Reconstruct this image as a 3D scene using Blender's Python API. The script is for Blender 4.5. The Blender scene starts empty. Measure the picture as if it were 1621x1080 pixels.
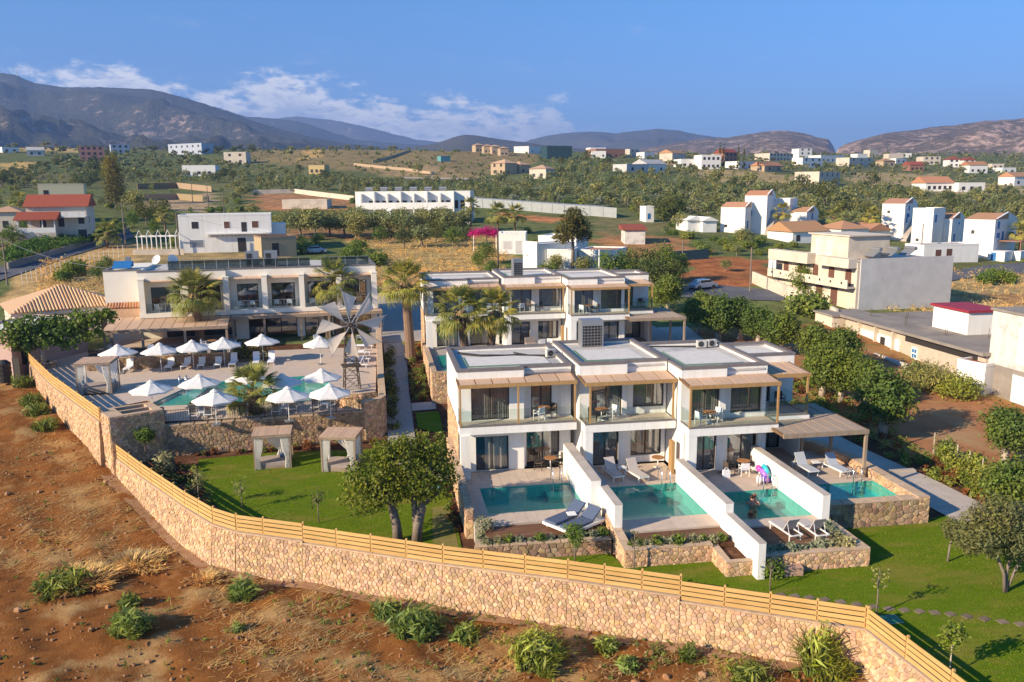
import bpy, bmesh, math, random
import numpy as np
from mathutils import Vector, Matrix
R_ = math.radians
rng = random.Random(7)
SC = bpy.context.scene
COL = SC.collection

# ------------------------------------------------------------------ camera, world, sun, exposure
H_CAM, F_PX, CX, CY = 17.5, 1300.0, 810.5, 540.0
PITCH, ROLL, YAW = R_(10.52), R_(-0.46), R_(9.2)
_cp, _sp, _cr, _sr = math.cos(PITCH), math.sin(PITCH), math.cos(ROLL), math.sin(ROLL)
_fw = Vector((0, _cp, -_sp)); _u0 = Vector((0, _sp, _cp)); _r0 = Vector((1, 0, 0))
_r = _cr*_r0 + _sr*_u0; _u = -_sr*_r0 + _cr*_u0
def _to_world(v):
    return Vector((v.x*math.cos(YAW)+v.y*math.sin(YAW), -v.x*math.sin(YAW)+v.y*math.cos(YAW), v.z))
CAM_R, CAM_U, CAM_F = _to_world(_r), _to_world(_u), _to_world(_fw)
cam = bpy.data.cameras.new('camera'); cam_o = bpy.data.objects.new('camera', cam); COL.objects.link(cam_o)
cam.sensor_width = 36.0; cam.lens = 36.0*F_PX/1621.0; cam.clip_start = 0.5; cam.clip_end = 30000
mw = Matrix.Identity(4)
for i in range(3):
    mw[i][0] = CAM_R[i]; mw[i][1] = CAM_U[i]; mw[i][2] = -CAM_F[i]
mw[2][3] = H_CAM
cam_o.matrix_world = mw
SC.camera = cam_o

SUN_AZ, SUN_EL = R_(23.0), R_(24.5)          # shadows run along +X turned by SUN_AZ
SUN_DIR = Vector((-math.cos(SUN_AZ)*math.cos(SUN_EL), -math.sin(SUN_AZ)*math.cos(SUN_EL), math.sin(SUN_EL)))
world = bpy.data.worlds.new('World'); SC.world = world; world.use_nodes = True
def build_world():
    nt = world.node_tree; nt.nodes.clear()
    N = nt.nodes.new; L = nt.links.new
    out = N('ShaderNodeOutputWorld'); bg = N('ShaderNodeBackground'); bg.inputs['Strength'].default_value = 0.112
    sky = N('ShaderNodeTexSky'); sky.sky_type = 'NISHITA'; sky.sun_disc = False
    sky.sun_elevation = SUN_EL; sky.sun_rotation = math.atan2(SUN_DIR.x, SUN_DIR.y)
    sky.altitude = 0; sky.air_density = 1.0; sky.dust_density = 0.1; sky.ozone_density = 3.0
    tc = N('ShaderNodeTexCoord'); sep = N('ShaderNodeSeparateXYZ'); L(tc.outputs['Generated'], sep.inputs[0])
    def m(op, a, b=None, c=None):
        n = N('ShaderNodeMath'); n.operation = op
        for i, v in enumerate((a, b, c)):
            if v is None: continue
            if isinstance(v, (int, float)): n.inputs[i].default_value = v
            else: L(v, n.inputs[i])
        return n.outputs[0]
    az = m('ARCTAN2', sep.outputs[0], sep.outputs[1])            # radians from +Y towards +X
    el = m('ARCSINE', sep.outputs[2])
    # height of the cloud tops along the horizon
    t = m('MULTIPLY_ADD', az, 1/1.6, 0.5)                          # -0.8..0.8 rad -> 0..1
    ramp = N('ShaderNodeValToRGB'); cr = ramp.color_ramp; cr.interpolation = 'B_SPLINE'
    def azt(px): return (YAW+math.atan((px-CX)/F_PX))/1.6+0.5
    pts = [(-220, 7.0), (-40, 7.2), (60, 7.4), (160, 8.3), (260, 7.4), (340, 6.6), (400, 7.6), (480, 8.0), (580, 6.6), (690, 5.9), (800, 6.3), (880, 6.2), (930, 4.6), (1010, 3.9), (1100, 3.0), (1200, 1.0)]
    while len(cr.elements) < len(pts): cr.elements.new(0.5)
    for e, (px, d) in zip(cr.elements, pts):
        e.position = azt(px); v = d/10; e.color = (v, v, v, 1)
    L(t, ramp.inputs[0])
    top = m('MULTIPLY', ramp.outputs[0], R_(10))
    def noise(sx, sz, scale, detail, rough, off=0.0):
        cmb = N('ShaderNodeCombineXYZ')
        L(m('MULTIPLY_ADD', az, sx, off), cmb.inputs[0]); L(m('MULTIPLY', el, sz), cmb.inputs[1])
        n = N('ShaderNodeTexNoise'); n.inputs['Scale'].default_value = scale; n.inputs['Detail'].default_value = detail
        n.inputs['Roughness'].default_value = rough
        L(cmb.outputs[0], n.inputs['Vector']); return n.outputs['Fac']
    n1 = noise(1, 1.9, 16, 9, 0.60); n2 = noise(1, 2.6, 40, 8, 0.62, 3.0); n3 = noise(1, 3.5, 9, 6, 0.6, 9.0)
    nn = m('ADD', m('MULTIPLY', n1, 0.70), m('MULTIPLY', n2, 0.30))
    gap = m('SUBTRACT', m('ADD', top, m('MULTIPLY', m('SUBTRACT', nn, 0.52), R_(11.5))), el)   # >0 inside the bank
    def smooth(v, a, b):
        n = N('ShaderNodeMapRange'); n.interpolation_type = 'SMOOTHSTEP'; L(v, n.inputs[0])
        n.inputs[1].default_value = a; n.inputs[2].default_value = b; return n.outputs[0]
    edge = smooth(gap, R_(-0.1), R_(1.7))
    low = smooth(el, R_(0.5), R_(3.6))
    body = m('MULTIPLY', edge, m('MULTIPLY_ADD', low, 0.12, 0.80))
    band = smooth(el, R_(-0.5), R_(1.0))
    east = m('SUBTRACT', 1.0, smooth(az, R_(8), R_(20)))
    a1 = m('MULTIPLY', m('MULTIPLY', body, band), east)
    wisp = m('MULTIPLY', smooth(n3, 0.60, 0.80), m('MULTIPLY', smooth(el, R_(5), R_(8)), m('SUBTRACT', 1.0, smooth(el, R_(12), R_(19)))))
    a1 = m('MAXIMUM', a1, m('MULTIPLY', wisp, 0.22))
    lit = m('MULTIPLY', m('SUBTRACT', 1.0, smooth(gap, R_(0.8), R_(4.2))), smooth(n2, 0.30, 0.56))
    mixc = N('ShaderNodeMix'); mixc.data_type = 'RGBA'; L(lit, mixc.inputs[0])
    mixc.inputs[6].default_value = (2.3, 2.8, 3.9, 1); mixc.inputs[7].default_value = (6.2, 6.0, 5.9, 1)
    mx = N('ShaderNodeMix'); mx.data_type = 'RGBA'; hs = N('ShaderNodeHueSaturation'); hs.inputs['Saturation'].default_value = 1.3; L(sky.outputs[0], hs.inputs['Color'])
    L(a1, mx.inputs[0]); tn = N('ShaderNodeMix'); tn.data_type = 'RGBA'; tn.blend_type = 'MULTIPLY'; L(m('SUBTRACT', 1.0, smooth(el, R_(-3), R_(26))), tn.inputs[0]); L(hs.outputs[0], tn.inputs[6]); tn.inputs[7].default_value = (.23, .35, .68, 1); L(tn.outputs[2], mx.inputs[6]); L(mixc.outputs[2], mx.inputs[7])
    L(mx.outputs[2], bg.inputs['Color']); L(bg.outputs[0], out.inputs['Surface'])
build_world()
sun = bpy.data.lights.new('sun', 'SUN'); sun.energy = 4.6; sun.angle = R_(0.55); sun.color = (1.0, 0.82, 0.58)
sun_o = bpy.data.objects.new('sun', sun); COL.objects.link(sun_o)
sun_o.rotation_euler = (-SUN_DIR).to_track_quat('-Z', 'Y').to_euler()
SC.view_settings.view_transform = 'Standard'; SC.view_settings.look = 'None'
SC.view_settings.exposure = 0.85; SC.view_settings.gamma = 1.0; SC.view_settings.use_curve_mapping = False
SC.render.engine = 'CYCLES'
SC.cycles.use_denoising = True
try: SC.cycles.denoiser = 'OPENIMAGEDENOISE'
except Exception: pass
SC.cycles.max_bounces = 6; SC.cycles.diffuse_bounces = 4; SC.cycles.glossy_bounces = 3; SC.cycles.transparent_max_bounces = 24
SC.cycles.transmission_bounces = 4; SC.cycles.volume_bounces = 0; SC.cycles.caustics_reflective = False; SC.cycles.caustics_refractive = False
SC.cycles.sample_clamp_indirect = 4.0

# ------------------------------------------------------------------ measuring helpers
def ray(px, py):
    return CAM_R*((px-CX)/F_PX) - CAM_U*((py-CY)/F_PX) + CAM_F
def at(px, py, z=0.0):                     # the spot of the level z where a sight line meets it
    d = ray(px, py); t = (z-H_CAM)/d.z
    return Vector((d.x*t, d.y*t, z))
def terp(x, xs, ys): return float(np.interp(x, xs, ys))
FWX, FWY = math.sin(YAW), math.cos(YAW)
def dl(x, y): return x*FWX+y*FWY, x*FWY-y*FWX      # depth, lateral
TD = [60, 100, 140, 200, 300, 400, 500, 600, 700, 900, 1300, 2600]
TX = [-500, 0, 300, 560, 760, 950, 1150, 1400, 1621, 2300]
TZ = np.array([
 [1, 3, 7.5, 12.5, 20, 29, 39, 49, 57, 62, 60, 55],
 [.8, 2.5, 7.2, 12, 18, 26, 36, 47, 55, 60, 55, 50],
 [.8, 2.3, 6.2, 10, 16, 23.5, 33, 43, 51, 55, 50, 45],
 [.6, 2.3, 5.5, 9, 15, 23, 34, 46, 50, 48, 45, 40],
 [.4, 2.3, 5.5, 9, 14, 21, 30, 43, 48, 45, 45, 40],
 [.2, 2.3, 5.0, 8.5, 15.5, 25, 32, 39, 46, 50, 50, 45],
 [-.4, 2.3, 4.5, 8, 15, 22, 30, 36, 42, 50, 54, 50],
 [-.8, 2.0, 3.4, 5.6, 12, 17, 23, 30, 38, 50, 58, 55],
 [-.8, 1.5, 2.3, 4.0, 10, 15, 20, 28, 36, 48, 60, 60],
 [-.8, 1.5, 2.0, 3.5, 9, 14, 19, 27, 34, 46, 60, 60]])
def far_z(x, y):
    d, l = dl(x, y)
    if d < 1: d = 1
    c = min(max(CX+F_PX*l/d, TX[0]), TX[-1])
    i = int(np.searchsorted(TX, c))-1; i = min(max(i, 0), len(TX)-2); f = (c-TX[i])/(TX[i+1]-TX[i])
    return (1-f)*terp(d, TD, TZ[i])+f*terp(d, TD, TZ[i+1]) + (0.35*math.sin(x*.061+y*.043)*math.sin(y*.037-x*.029)*min(1, max(0, (d-110)/80)) )
def near_z(x, y): return terp(y, [40, 50, 60, 70, 80, 95], [-1, -.87, -.4, .5, 1.4, 2.2])
def gz(x, y):
    d, l = dl(x, y)
    t = min(1, max(0, (d-84)/20))
    if t <= 0: return near_z(x, y)
    return (1-t)*near_z(x, y)+t*far_z(x, y)
def field_z(x, y):
    b = terp(y, [44, 47, 52, 56, 60, 69, 82, 95], [-2.85, -2.75, -2.0, -1.2, -.5, .45, .8, 1.8])
    return b + .07*math.sin(x*.9+1.3*math.sin(y*.5)) * math.sin(y*.7) + .05*math.sin(x*2.1+y*1.3)
def on_ground(px, py, d0=86.0):              # where a sight line meets the far ground
    d = ray(px, py); t = d0; last = None
    while t < 2600:
        p = Vector((0, 0, H_CAM))+d*t
        if p.z <= gz(p.x, p.y): break
        last = t; t *= 1.01
    lo, hi = (last or t*.99), t
    for _ in range(18):
        mid = (lo+hi)/2; p = Vector((0, 0, H_CAM))+d*mid
        if p.z <= gz(p.x, p.y): hi = mid
        else: lo = mid
    p = Vector((0, 0, H_CAM))+d*hi
    return Vector((p.x, p.y, gz(p.x, p.y)))
def px_per_m(p): return F_PX/(Vector((p.x, p.y, p.z-H_CAM)).dot(CAM_F))
def to_px(p):
    v = Vector((p[0], p[1], p[2]-H_CAM)); w = v.dot(CAM_F)
    return CX+F_PX*v.dot(CAM_R)/w, CY-F_PX*v.dot(CAM_U)/w

# ------------------------------------------------------------------ materials
MATS = {}
def M(name, c1, c2=None, scale=3.0, detail=6, rough=.85, bump=0.0, bscale=None, rand=0.0, spec=.25, metal=0.0, stretch=None, lo=.35, hi=.65, hue=0.0, trans=0.0, coord='Object', c3=None, s3=.6, emis=None):
    if name in MATS: return MATS[name]
    m = bpy.data.materials.new(name); m.use_nodes = True; nt = m.node_tree
    b = nt.nodes['Principled BSDF']; N = nt.nodes.new; L = nt.links.new
    b.inputs['Roughness'].default_value = rough; b.inputs['Metallic'].default_value = metal
    b.inputs['Specular IOR Level'].default_value = spec
    tc = N('ShaderNodeNewGeometry' if coord == 'Position' else 'ShaderNodeTexCoord'); vec = tc.outputs[coord]
    if stretch:
        mp = N('ShaderNodeMapping'); mp.inputs['Scale'].default_value = stretch; L(vec, mp.inputs[0]); vec = mp.outputs[0]
    def noise(s, d=detail):
        n = N('ShaderNodeTexNoise'); n.inputs['Scale'].default_value = s; n.inputs['Detail'].default_value = d; n.inputs['Roughness'].default_value = .62
        L(vec, n.inputs['Vector']); return n.outputs['Fac']
    def rng_(v, a, z):
        r = N('ShaderNodeMapRange'); L(v, r.inputs[0]); r.inputs[1].default_value = a; r.inputs[2].default_value = z; return r.outputs[0]
    def mix(f, a, bb):
        x = N('ShaderNodeMix'); x.data_type = 'RGBA'; L(f, x.inputs[0])
        for i, v in ((6, a), (7, bb)):
            if isinstance(v, tuple): x.inputs[i].default_value = (*v, 1)
            else: L(v, x.inputs[i])
        return x.outputs[2]
    col = None
    if c2: col = mix(rng_(noise(scale), lo, hi), c1, c2)
    if c3: col = mix(rng_(noise(s3, 4), .5, .68), col if col else c1, c3)
    if rand > 0 or hue > 0:
        g = N('ShaderNodeNewGeometry'); oi = N('ShaderNodeObjectInfo')
        ad = N('ShaderNodeMath'); ad.operation = 'ADD'; L(g.outputs['Random Per Island'], ad.inputs[0]); L(oi.outputs['Random'], ad.inputs[1])
        fr = N('ShaderNodeMath'); fr.operation = 'FRACT'; L(ad.outputs[0], fr.inputs[0])
        hs = N('ShaderNodeHueSaturation')
        r = N('ShaderNodeMapRange'); L(fr.outputs[0], r.inputs[0]); r.inputs[3].default_value = 1-rand; r.inputs[4].default_value = 1+rand; L(r.outputs[0], hs.inputs['Value'])
        if hue > 0:
            m7 = N('ShaderNodeMath'); m7.operation = 'MULTIPLY'; L(fr.outputs[0], m7.inputs[0]); m7.inputs[1].default_value = 7.31
            f7 = N('ShaderNodeMath'); f7.operation = 'FRACT'; L(m7.outputs[0], f7.inputs[0])
            r2 = N('ShaderNodeMapRange'); L(f7.outputs[0], r2.inputs[0]); r2.inputs[3].default_value = .5-hue; r2.inputs[4].default_value = .5+hue; L(r2.outputs[0], hs.inputs['Hue'])
            m3 = N('ShaderNodeMath'); m3.operation = 'MULTIPLY'; L(fr.outputs[0], m3.inputs[0]); m3.inputs[1].default_value = 3.77
            f3 = N('ShaderNodeMath'); f3.operation = 'FRACT'; L(m3.outputs[0], f3.inputs[0])
            r3 = N('ShaderNodeMapRange'); L(f3.outputs[0], r3.inputs[0]); r3.inputs[3].default_value = 1-8*hue; r3.inputs[4].default_value = 1+5*hue; L(r3.outputs[0], hs.inputs['Saturation'])
        if col is None: hs.inputs['Color'].default_value = (*c1, 1)
        else: L(col, hs.inputs['Color'])
        col = hs.outputs[0]
    if col is None: b.inputs['Base Color'].default_value = (*c1, 1)
    else: L(col, b.inputs['Base Color'])
    if bump > 0:
        bp = N('ShaderNodeBump'); bp.inputs['Strength'].default_value = bump; bp.inputs['Distance'].default_value = .05
        L(noise(bscale or scale*4), bp.inputs['Height']); L(bp.outputs[0], b.inputs['Normal'])
    if trans > 0:
        tr = N('ShaderNodeBsdfTranslucent'); ms = N('ShaderNodeMixShader'); ms.inputs[0].default_value = trans
        if col is None: tr.inputs['Color'].default_value = (*c1, 1)
        else: L(col, tr.inputs['Color'])
        L(b.outputs[0], ms.inputs[1]); L(tr.outputs[0], ms.inputs[2]); L(ms.outputs[0], nt.nodes['Material Output'].inputs['Surface'])
    MATS[name] = m; return m

def glassy(name, tint, refl=1.0, ior=1.45, bump=0.0, bscale=6, rough=0.0, fmin=0.0):
    m = bpy.data.materials.new(name); m.use_nodes = True; nt = m.node_tree; nt.nodes.clear(); N = nt.nodes.new; L = nt.links.new
    o = N('ShaderNodeOutputMaterial'); t = N('ShaderNodeBsdfTransparent'); t.inputs[0].default_value = (*tint, 1)
    g = N('ShaderNodeBsdfGlossy'); g.inputs['Roughness'].default_value = rough; g.inputs[0].default_value = (1, 1, 1, 1)
    f = N('ShaderNodeLayerWeight'); pw = N('ShaderNodeMath'); pw.operation = 'POWER'; L(f.outputs['Facing'], pw.inputs[0]); pw.inputs[1].default_value = 5.0
    f0 = ((ior-1)/(ior+1))**2
    mu = N('ShaderNodeMath'); mu.operation = 'MULTIPLY_ADD'; mu.inputs[1].default_value = refl*(1-f0); mu.inputs[2].default_value = fmin+f0*refl; mu.use_clamp = True; L(pw.outputs[0], mu.inputs[0])
    ms = N('ShaderNodeMixShader'); L(mu.outputs[0], ms.inputs[0]); L(t.outputs[0], ms.inputs[1]); L(g.outputs[0], ms.inputs[2]); L(ms.outputs[0], o.inputs[0])
    if bump:
        tc = N('ShaderNodeTexCoord'); n = N('ShaderNodeTexNoise'); n.inputs['Scale'].default_value = bscale; n.inputs['Detail'].default_value = 3; L(tc.outputs['Object'], n.inputs['Vector'])
        bp = N('ShaderNodeBump'); bp.inputs['Strength'].default_value = bump; bp.inputs['Distance'].default_value = .05; L(n.outputs[0], bp.inputs['Height'])
        L(bp.outputs[0], g.inputs['Normal']); L(bp.outputs[0], f.inputs['Normal'])
    MATS[name] = m; return m

WHITE = M('white_plaster', (.80, .785, .76), (.75, .73, .69), 1.2, rough=.9, bump=.06, bscale=40, stretch=(1.6, 1.6, .22), c3=(.70, .67, .61), s3=1.4)
WHITE2 = M('white_render', (.80, .79, .77), (.74, .73, .70), .8, rough=.9, stretch=(1.6, 1.6, .22), c3=(.69, .66, .60), s3=1.3)  # plain white render with faint streaks, for garden walls and houses
OFFW = M('cream_plaster', (.80, .75, .66), (.75, .70, .60), .9, rough=.9, bump=.05, bscale=30)
GREYCAP = M('dark_coping', (.155, .135, .13), (.20, .175, .165), 3, rough=.6)
ROOFGREY = M('roof_membrane', (.56, .53, .49), (.46, .44, .41), 1.1, rough=.85, bump=.1, bscale=50, c3=(.33, .33, .35), s3=.5)
ROOFPALE = M('roof_pavers', (.66, .63, .58), (.58, .55, .51), 2, rough=.85, bump=.15, bscale=70)
ROOFGREEN = M('green_drain_strip', (.10, .19, .13), (.17, .25, .2), 4)
PERG_WOOD = M('oak_beam', (.43, .265, .115), (.35, .205, .085), 2.5, stretch=(1, 1, .2), rough=.6)
REED = M('reed_panel', (.62, .43, .30), (.50, .335, .225), 9, stretch=(1, 6, 1), rough=.9, bump=.4, bscale=30, rand=.07)
SEAM = M('dark_rafter', (.20, .115, .06), (.15, .085, .045), 3, rough=.7)
REEDG = M('weathered_reed', (.44, .34, .26), (.33, .25, .19), 9, stretch=(1, 6, 1), rough=.9, bump=.4, bscale=30, rand=.06)
CABWOOD = M('weathered_wood', (.33, .255, .19), (.26, .19, .135), 3, stretch=(1, 1, .2), rough=.75)
FENCEW = M('fence_pine', (.58, .365, .145), (.49, .295, .105), 2, stretch=(.4, .4, 2), rough=.6, rand=.10, detail=8)
DECK = M('deck_boards', (.135, .062, .034), (.20, .10, .052), 3, stretch=(.3, 3, 1), rough=.55, rand=.18)
FRAME = M('bronze_frame', (.045, .038, .035), rough=.45, spec=.4)
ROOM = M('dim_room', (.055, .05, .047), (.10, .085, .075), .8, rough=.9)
CURTAIN = M('grey_curtain', (.50, .47, .43), (.42, .39, .36), 2, rough=.95, rand=.0)
CURTAIN_L = M('pale_curtain', (.74, .68, .58), (.66, .60, .51), 2, rough=.95)
GLASS = glassy('window_glass', (.80, .82, .83), 1.0, 1.52, fmin=.07)
RAILGLASS = glassy('railing_glass', (.90, .95, .94), .9, 1.45, fmin=.012)
WATER = glassy('pool_water', (.66, .95, .92), 1.0, 1.33, bump=.12, bscale=2.6)
TILE = M('pool_mosaic', (.085, .43, .375), (.055, .35, .31), 3, rough=.4, bump=.05, bscale=60)
TILE2 = M('pool_mosaic_deep', (.03, .40, .36), (.02, .33, .30), 3, rough=.4)
PAVER = M('terrace_stone', (.56, .455, .37), (.49, .39, .31), 2.2, rough=.8, bump=.05, bscale=25, rand=.05, c3=(.52, .43, .36), s3=.8)
PAVEG = M('grey_paving', (.40, .355, .32), (.33, .29, .26), 1.6, rough=.85, bump=.08, bscale=25, rand=.07, c3=(.36, .31, .27), s3=.5)
CONC = M('pale_concrete', (.50, .44, .385), (.42, .36, .31), .9, rough=.9, bump=.1, bscale=18, rand=.04, c3=(.38, .32, .27), s3=.35)
MORTAR = M('lime_mortar', (.40, .27, .155), (.33, .22, .125), 5, rough=.95, bump=.3, bscale=30)
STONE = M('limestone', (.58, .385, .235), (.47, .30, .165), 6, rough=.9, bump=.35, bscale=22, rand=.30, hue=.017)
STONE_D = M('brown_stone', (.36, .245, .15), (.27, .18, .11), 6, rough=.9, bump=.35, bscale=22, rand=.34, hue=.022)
COPING = M('stone_coping', (.56, .41, .28), (.44, .31, .205), 4, rough=.9, bump=.3, bscale=20, rand=.08)
METALG = M('grey_metal', (.33, .34, .36), rough=.45, metal=.6)
STEEL = M('polished_steel', (.75, .76, .78), rough=.18, metal=1.0)
DARKM = M('dark_iron', (.035, .032, .03), rough=.5, spec=.4)
RUSTM = M('rusted_iron', (.10, .07, .05), (.06, .045, .035), 8, rough=.8)
CANVAS = M('white_canvas', (.78, .77, .74), (.73, .71, .68), 3, rough=.9, trans=.12)
SAIL = M('windmill_sailcloth', (.86, .74, .63), (.78, .66, .56), 4, rough=.95, trans=.5)
SHEER = M('sheer_curtain', (.93, .92, .89), (.90, .89, .86), 4, rough=.95, trans=.6)
SLING_W = M('white_sling', (.74, .76, .80), rough=.8)
SLING_G = M('grey_sling', (.30, .27, .245), rough=.85)
SLING_B = M('blue_sling', (.085, .115, .185), (.075, .10, .165), 10, rough=.8)
SLING_T = M('taupe_sling', (.50, .45, .42), (.45, .41, .38), 8, rough=.85)
WHITEM = M('white_metal', (.80, .79, .77), rough=.4)
TABLEW = M('table_wood', (.40, .20, .09), (.32, .15, .06), 6, stretch=(1, 4, 1), rough=.5)
CUSHION = M('grey_cushion', (.36, .30, .265), (.31, .26, .23), 5, rough=.95)
PILLOW_B = M('blue_pillow', (.11, .16, .24), rough=.95)
ROOFTILE = M('terracotta_tile', (.52, .265, .14), (.42, .20, .10), 7, rough=.85, rand=.16, hue=.012)
ROOFTAN = M('tan_tile', (.60, .39, .225), (.52, .32, .18), 7, rough=.85, rand=.14, hue=.01)
ROOFRED = M('red_roof', (.33, .085, .045), (.25, .06, .035), 5, rough=.85, rand=.12)
BRICKT = M('cream_brick', (.58, .39, .24), (.50, .32, .19), 5, rough=.9, rand=.1)
ASPH = M('asphalt', (.115, .118, .135), (.085, .088, .10), 2.5, rough=.9, bump=.15, bscale=60, c3=(.14, .14, .155), s3=.2)
BLUEP = M('blue_paint', (.02, .17, .42), (.03, .14, .36), 3, rough=.6)
BROWNP = M('brown_shutter', (.16, .075, .05), (.12, .055, .04), 3, rough=.7)
GREYP = M('grey_plaster', (.56, .535, .52), (.48, .46, .45), .7, rough=.9, bump=.2, bscale=8, c3=(.60, .575, .56), s3=.25)
CREAMH = M('cream_house', (.66, .57, .46), (.58, .50, .40), .6, rough=.9, c3=(.50, .43, .35), s3=.3)
CONCR = M('raw_concrete', (.30, .265, .23), (.23, .20, .175), .8, rough=.95, bump=.2, bscale=10, c3=(.20, .175, .155), s3=.25)
PEEL = M('peeling_render', (.66, .63, .58), (.58, .55, .51), .8, rough=.95, bump=.25, bscale=6, c3=(.42, .39, .36), s3=.9)
PINKW = M('pink_render', (.50, .36, .31), (.44, .31, .27), .8, rough=.9)
BARK = M('grey_bark', (.25, .20, .16), (.16, .125, .10), 6, stretch=(1, 1, .35), rough=.95, bump=.5, bscale=14)
PALE_BARK = M('limed_bark', (.50, .42, .34), (.36, .29, .23), 5, stretch=(1, 1, .4), rough=.95, bump=.4, bscale=14)
PALMB = M('palm_bark', (.27, .175, .115), (.17, .105, .07), 5, stretch=(1, 1, 6), rough=.95, bump=.6, bscale=8)
SKIRT = M('dry_frond', (.34, .225, .115), (.24, .15, .075), 5, rough=.95, rand=.2)
def leafmat(n, c, rand=.35, hue=.018, tr=.36): return M(n, c, (min(1, c[0]*1.55), c[1]*1.25, c[2]*.9), .16, 2, rand=rand, hue=hue, trans=tr, rough=.6, spec=.2, coord='Position', lo=.42, hi=.62)
LF_CAROB = leafmat('carob_leaf', (.115, .160, .020)); LF_FICUS = leafmat('ficus_leaf', (.115, .175, .034)); LF_OLIVE = leafmat('olive_leaf', (.215, .245, .092), .4)
LF_OLIVE2 = leafmat('grey_olive_leaf', (.125, .150, .062), .4); LF_DARK = leafmat('evergreen_leaf', (.100, .128, .034)); LF_BRIGHT = leafmat('bright_leaf', (.130, .200, .030))
LF_FIG = leafmat('fig_leaf', (.115, .185, .028)); LF_PINE = leafmat('pine_needle', (.115, .115, .030)); LF_YEL = leafmat('yellow_leaf', (.20, .19, .025))
LF_PALM = leafmat('palm_blade', (.25, .265, .06), .3, .02, .25); LF_MAG = leafmat('magenta_bract', (.50, .01, .23), .25, .01)
LF_REED = leafmat('reed_blade', (.235, .315, .070), .35); LF_DRY = leafmat('dry_stalk', (.54, .41, .18), .35, .012, .3); LF_SAGE = leafmat('sage_leaf', (.26, .29, .18), .3)
LF_RUST = leafmat('rust_leaf', (.20, .085, .03), .4); LF_WEED = leafmat('weed_leaf', (.185, .240, .045), .4); LF_VINE = leafmat('vine_leaf', (.075, .155, .020), .3)

# ------------------------------------------------------------------ mesh building
class MB:
    def __init__(s): s.v = []; s.f = []
    def add(s, vs, fs):
        o = len(s.v); s.v += [tuple(p) for p in vs]; s.f += [tuple(i+o for i in f) for f in fs]; return s
    def box(s, x0, y0, z0, x1, y1, z1):
        x0, x1 = min(x0, x1), max(x0, x1); y0, y1 = min(y0, y1), max(y0, y1); z0, z1 = min(z0, z1), max(z0, z1)
        return s.add([(x0,y0,z0),(x1,y0,z0),(x1,y1,z0),(x0,y1,z0),(x0,y0,z1),(x1,y0,z1),(x1,y1,z1),(x0,y1,z1)],
              [(0,3,2,1),(4,5,6,7),(0,1,5,4),(1,2,6,5),(2,3,7,6),(3,0,4,7)])
    def obox(s, c, sx, sy, sz, rz=0, rx=0, ry=0):
        mt = Matrix.Translation(c) @ Matrix.Rotation(rz, 4, 'Z') @ Matrix.Rotation(ry, 4, 'Y') @ Matrix.Rotation(rx, 4, 'X')
        vs = [mt @ Vector((a*sx/2, b*sy/2, d*sz/2)) for d in (-1, 1) for a, b in ((-1,-1),(1,-1),(1,1),(-1,1))]
        return s.add(vs, [(0,3,2,1),(4,5,6,7),(0,1,5,4),(1,2,6,5),(2,3,7,6),(3,0,4,7)])
    def tube(s, p, q, r1, r2=None, n=8, cap=True):
        if r2 is None: r2 = r1
        p, q = Vector(p), Vector(q); d = (q-p)
        if d.length < 1e-6: return s
        a = d.orthogonal().normalized(); b = d.normalized().cross(a)
        vs = []
        for c, r in ((p, r1), (q, r2)):
            for i in range(n):
                t = 2*math.pi*i/n; vs.append(c+a*(r*math.cos(t))+b*(r*math.sin(t)))
        fs = [(i, (i+1)%n, n+(i+1)%n, n+i) for i in range(n)]
        if cap: fs += [tuple(range(n-1, -1, -1)), tuple(range(n, 2*n))]
        return s.add(vs, fs)
    def path(s, pts, rs, n=8):
        pts = [Vector(p) for p in pts]; vs = []; k = len(pts)
        up = None
        for i, p in enumerate(pts):
            d = (pts[min(i+1, k-1)]-pts[max(i-1, 0)]).normalized()
            a = up-d*up.dot(d) if up is not None else d.orthogonal()
            a.normalize(); up = a; b = d.cross(a)
            r = rs[i] if isinstance(rs, (list, tuple)) else rs
            for j in range(n):
                t = 2*math.pi*j/n; vs.append(p+a*(r*math.cos(t))+b*(r*math.sin(t)))
        fs = [(i*n+j, i*n+(j+1)%n, (i+1)*n+(j+1)%n, (i+1)*n+j) for i in range(k-1) for j in range(n)]
        fs += [tuple(range(n-1, -1, -1)), tuple(range((k-1)*n, k*n))]
        return s.add(vs, fs)
    def prism(s, pts, z0, z1):
        n = len(pts)
        area = sum(pts[i][0]*pts[(i+1)%n][1]-pts[(i+1)%n][0]*pts[i][1] for i in range(n))
        if area < 0: pts = pts[::-1]
        vs = [(p[0], p[1], z0) for p in pts]+[(p[0], p[1], z1) for p in pts]
        return s.add(vs, [tuple(range(n-1, -1, -1)), tuple(range(n, 2*n))]+[(i, (i+1)%n, n+(i+1)%n, n+i) for i in range(n)])
    def lathe(s, prof, c=(0, 0, 0), n=12):
        vs = []; k = len(prof)
        for r, z in prof:
            for i in range(n):
                t = 2*math.pi*i/n; vs.append((c[0]+r*math.cos(t), c[1]+r*math.sin(t), c[2]+z))
        return s.add(vs, [(i*n+j, i*n+(j+1)%n, (i+1)*n+(j+1)%n, (i+1)*n+j) for i in range(k-1) for j in range(n)])
    def quad(s, a, b, c, d): return s.add([a, b, c, d], [(0, 1, 2, 3)])
    def mesh(s, name, mat, loc=None, smooth=False):
        me = bpy.data.meshes.new(name)
        vs = s.v if loc is None else [(p[0]-loc[0], p[1]-loc[1], p[2]-loc[2]) for p in s.v]
        me.from_pydata(vs, [], s.f); me.materials.append(mat)
        if smooth: me.polygons.foreach_set('use_smooth', [True]*len(me.polygons))
        me.update(); return me
KIDS = {}; LBL = []
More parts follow.
